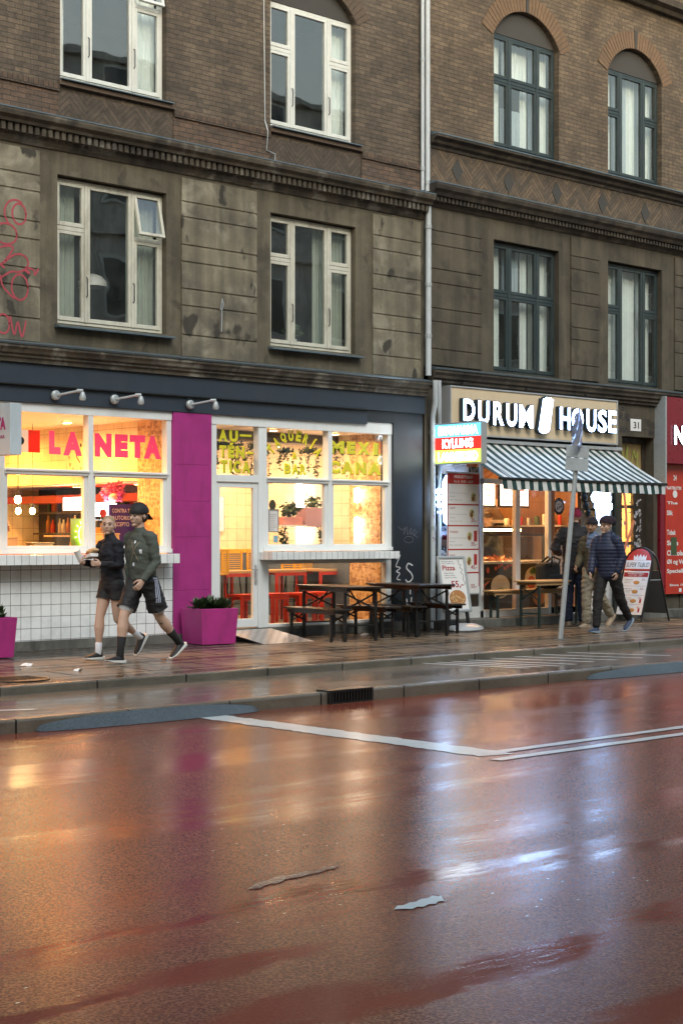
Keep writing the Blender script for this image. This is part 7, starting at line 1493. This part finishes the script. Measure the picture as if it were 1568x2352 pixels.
mb = MB(); loft(mb, [c.nk + V3((-.075, -.085, -.0)), c.nk + V3((-.115, 0, .03)), c.nk + V3((-.075, .085, -.0)), c.nk + V3((.03, .085, -.035))], [(.045, .030), (.06, .036), (.045, .030), (.03, .02)], (0, 0, 1)); finish(mb, 'hood', M['puff'], c.t, .010, 3)
mb = MB(); c.legs(mb, 1., (.106, .096, .078, .058), waist=.02, hipr=(.152, .118)); finish(mb, 'trousers', M['blackt'], c.t, .010, 2, wrinkle(.010, 10))
for q in (1, -1): shoe(c.t, c.an[q], c.fp[q], M['shoen'], M['soleg'])
# --- man with the raspberry beanie, back turned
M['coatd'] = m_paint('black_coat', (.009, .009, .012), .75, .3, 10, .25); M['jean'] = m_paint('dark_blue_jeans', (.010, .016, .040), .8, .2, 14, .25); M['shoet'] = m_paint('shoe_tan', (.34, .26, .18), .7, .15, 14)
d = Body('person', 'man in dark coat, jeans and raspberry red beanie standing with his back turned', 10.30, -.84, R(52), 1.90, .03, rl=(R(-3), R(-5), R(0)), ll=(R(6), R(1), R(0)), hipw=.10, shw=.20)
d.arm(1, (.02, .12, -.27), (.17, -.12, -.06)); d.arm(-1, (.02, -.12, -.27), (.17, .12, -.06))
Hm = d.skin(M['skin'], hands=((1, .8), (-1, .8)), yaw=R(0), pitch=R(6)); face_bits(d.t, Hm); cap_mesh(d.t, Hm, M['beanie_r'], z0=.012, name='beanie', lo=.10)
mb = MB(); d.torso(mb, -.10, .022, collar=.06); d.sleeves(mb, .014, .0, .070, .056, .044); finish(mb, 'coat', M['coatd'], d.t, .010, 2, wrinkle(.014, 9))
mb = MB(); d.legs(mb, 1., (.110, .100, .082, .068), waist=.0, hipr=(.150, .116)); finish(mb, 'jeans', M['jean'], d.t, .010, 2, wrinkle(.010, 10))
for q in (1, -1): shoe(d.t, d.an[q], d.fp[q], M['shoet'], M['shoet'])
# --- man with scarf, half hidden
M['coato'] = m_paint('olive_coat', (.085, .072, .040), .85, .15, 12, .3); M['beige'] = m_paint('beige_trousers', (.24, .21, .15), .85, .12, 12, .3); M['scarf'] = m_paint('blue_scarf', (.10, .15, .24), .9, .35, 18, .4)
e = Body('person', 'man in olive coat and blue scarf half hidden by the quilted jacket', 10.13, -1.36, PI + .10, 1.74, .04, rl=(R(10), R(2), R(0)), ll=(R(-6), R(-44), R(40)), shw=.18)
e.arm(1, (.03, .05, -.28), (.13, -.06, -.17)); e.arm(-1, (.02, -.04, -.28), (.16, .02, -.16))
Hm = e.skin(M['skin2'], hands=((1, .8), (-1, .8)), yaw=R(14), pitch=R(3)); face_bits(e.t, Hm); cap_mesh(e.t, Hm, M['beanie_b'], z0=.032, name='beanie', slouch=([(-.03, 0, .08), (-.075, 0, .125)], [(.07, .06), (.045, .035)]), lo=.08)
q = MB(Hm); loft(q, [(.082, -.024, -.046), (.096, 0, -.042), (.082, .024, -.046)], [(.006, .006)] * 3, (0, 0, 1), 8); loft(q, [(.06, -.035, -.085), (.088, 0, -.088), (.06, .035, -.085)], [(.014, .012)] * 3, (0, 0, 1), 8); q.build('beard', M['hairb'], e.t, smooth=True)
mb = MB(); e.torso(mb, -.06, .010, collar=.02); e.sleeves(mb, .010, .0); finish(mb, 'coat', M['coato'], e.t, .010, 2, wrinkle(.014, 9))
mb = MB(); loft(mb, [e.nk + V3((0, 0, -.045)), e.nk + V3((.01, 0, .0)), e.nk + V3((.015, 0, .045))], [(.105, .10), (.098, .098), (.075, .078)]); loft(mb, [e.nk + V3((.085, .02, -.03)), e.ch + V3((.125, .01, .06)), e.ch + V3((.13, .0, -.06))], [(.07, .03), (.065, .02), (.02, .012)]); finish(mb, 'scarf', M['scarf'], e.t, .009, 2, wrinkle(.010, 16))
mb = MB(); e.legs(mb, 1., (.110, .102, .086, .072), waist=.0, hipr=(.150, .116)); finish(mb, 'trousers', M['beige'], e.t, .010, 2, wrinkle(.014, 9))
for q in (1, -1): shoe(e.t, e.an[q], e.fp[q], M['shoet'], M['shoet'])
# --- people inside
f = Body('person', 'dark haired man in a dark shirt sitting inside the left bar window', .52, .95, -.3, 1.74, .06, rl=(R(88), R(0), 0), ll=(R(84), R(4), 0), z=.0)
f.t.location.z = .34
f.arm(1, (.08, .04, -.27), (.22, -.06, .05)); f.arm(-1, (.08, -.04, -.27), (.22, .06, .05))
Hm = f.skin(M['skin2'], yaw=R(-10), pitch=R(14), vox=.009); face_bits(f.t, Hm); q = MB(Hm); q.ball((-.03, 0, .055), (.10, .086, .085), 18, 12); finish(q, 'hair', M['hairb'], f.t, .008, 2, wrinkle(.006, 30)); q = MB(Hm); loft(q, [(.02, -.06, -.06), (.07, -.02, -.098), (.07, .02, -.098), (.02, .06, -.06)], [(.014, .012)] * 4, (0, 0, 1), 8); q.build('beard', M['hairb'], f.t, smooth=True)
mb = MB(); f.torso(mb, -.02, 0, collar=.01); f.sleeves(mb, .0); finish(mb, 'shirt', M['nvtop'], f.t, .013, 3, wrinkle(.007, 8)); mb = MB(); f.legs(mb, 1.); finish(mb, 'trousers', M['blackt'], f.t, .014, 3)
for q in (1, -1): shoe(f.t, f.an[q], f.fp[q], M['shoeb'], M['solew'])
g_ = Body('person', 'cook with short hair leaning over the counter inside the kebab shop', 11.30, 1.75, 2.6, 1.72, .16, rl=(R(3), R(-2), 0), ll=(R(-3), R(-6), 0), z=.15)
g_.arm(1, (.12, .05, -.25), (.2, -.06, -.06)); g_.arm(-1, (.12, -.05, -.25), (.2, .06, -.06))
Hm = g_.skin(M['skin2'], yaw=R(-10), pitch=R(22), vox=.009); face_bits(g_.t, Hm); q = MB(Hm); q.ball((-.03, 0, .06), (.10, .084, .075), 18, 12); finish(q, 'hair', M['hairb'], g_.t, .008, 2, wrinkle(.005, 30))
mb = MB(); g_.torso(mb, -.02, 0.01, collar=.01); g_.sleeves(mb, .004); finish(mb, 'shirt', M['coatd'], g_.t, .013, 3, wrinkle(.007, 8)); mb = MB(); g_.legs(mb, 1.); finish(mb, 'trousers', M['blackt'], g_.t, .014, 3)
for q in (1, -1): shoe(g_.t, g_.an[q], g_.fp[q], M['shoeb'], M['solew'])

# ================================================================== building across the street (seen in the window reflections)
BO = thing('apartment_building', 'pale plastered apartment building across the street, mirrored in the upper windows', 'building', (0, 0, 0))
ops = []; x = -38.
while x < 44: ops += [(x, x + 1.3, z, z + 1.9, 0) for z in (1.0, 4.6, 8.0, 11.4, 13.6)]; x += 2.9
M['opp'] = m_plaster('pale_plaster', (.62, .60, .53), (.50, .47, .42), (.72, .70, .64), 51, .3, .5)
mb = MB(); mb.box(-40, 46, -30, -22.2, -.03, 15.9); mb.build('wall', M['opp'], BO)
mb = MB(); [mb.box(-40, 46, -22.197, -22.0, z, z + .25) for z in (3.8, 10.5, 15.6)]; mb.build('cornices', M['opp'], BO)
mb = MB(); [mb.box(a_, b_, -22.196, -22.15, c_, d_) for a_, b_, c_, d_, _ in ops]; mb.build('window_frames', M['win_w'], BO)
mb = MB(); [mb.box(a_ + .08, b_ - .08, -22.149, -22.14, c_ + .08, d_ - .08) for a_, b_, c_, d_, _ in ops]; mb.build('window_panes', m_paint('dark_glass', (.03, .035, .04), .1, .1), BO)
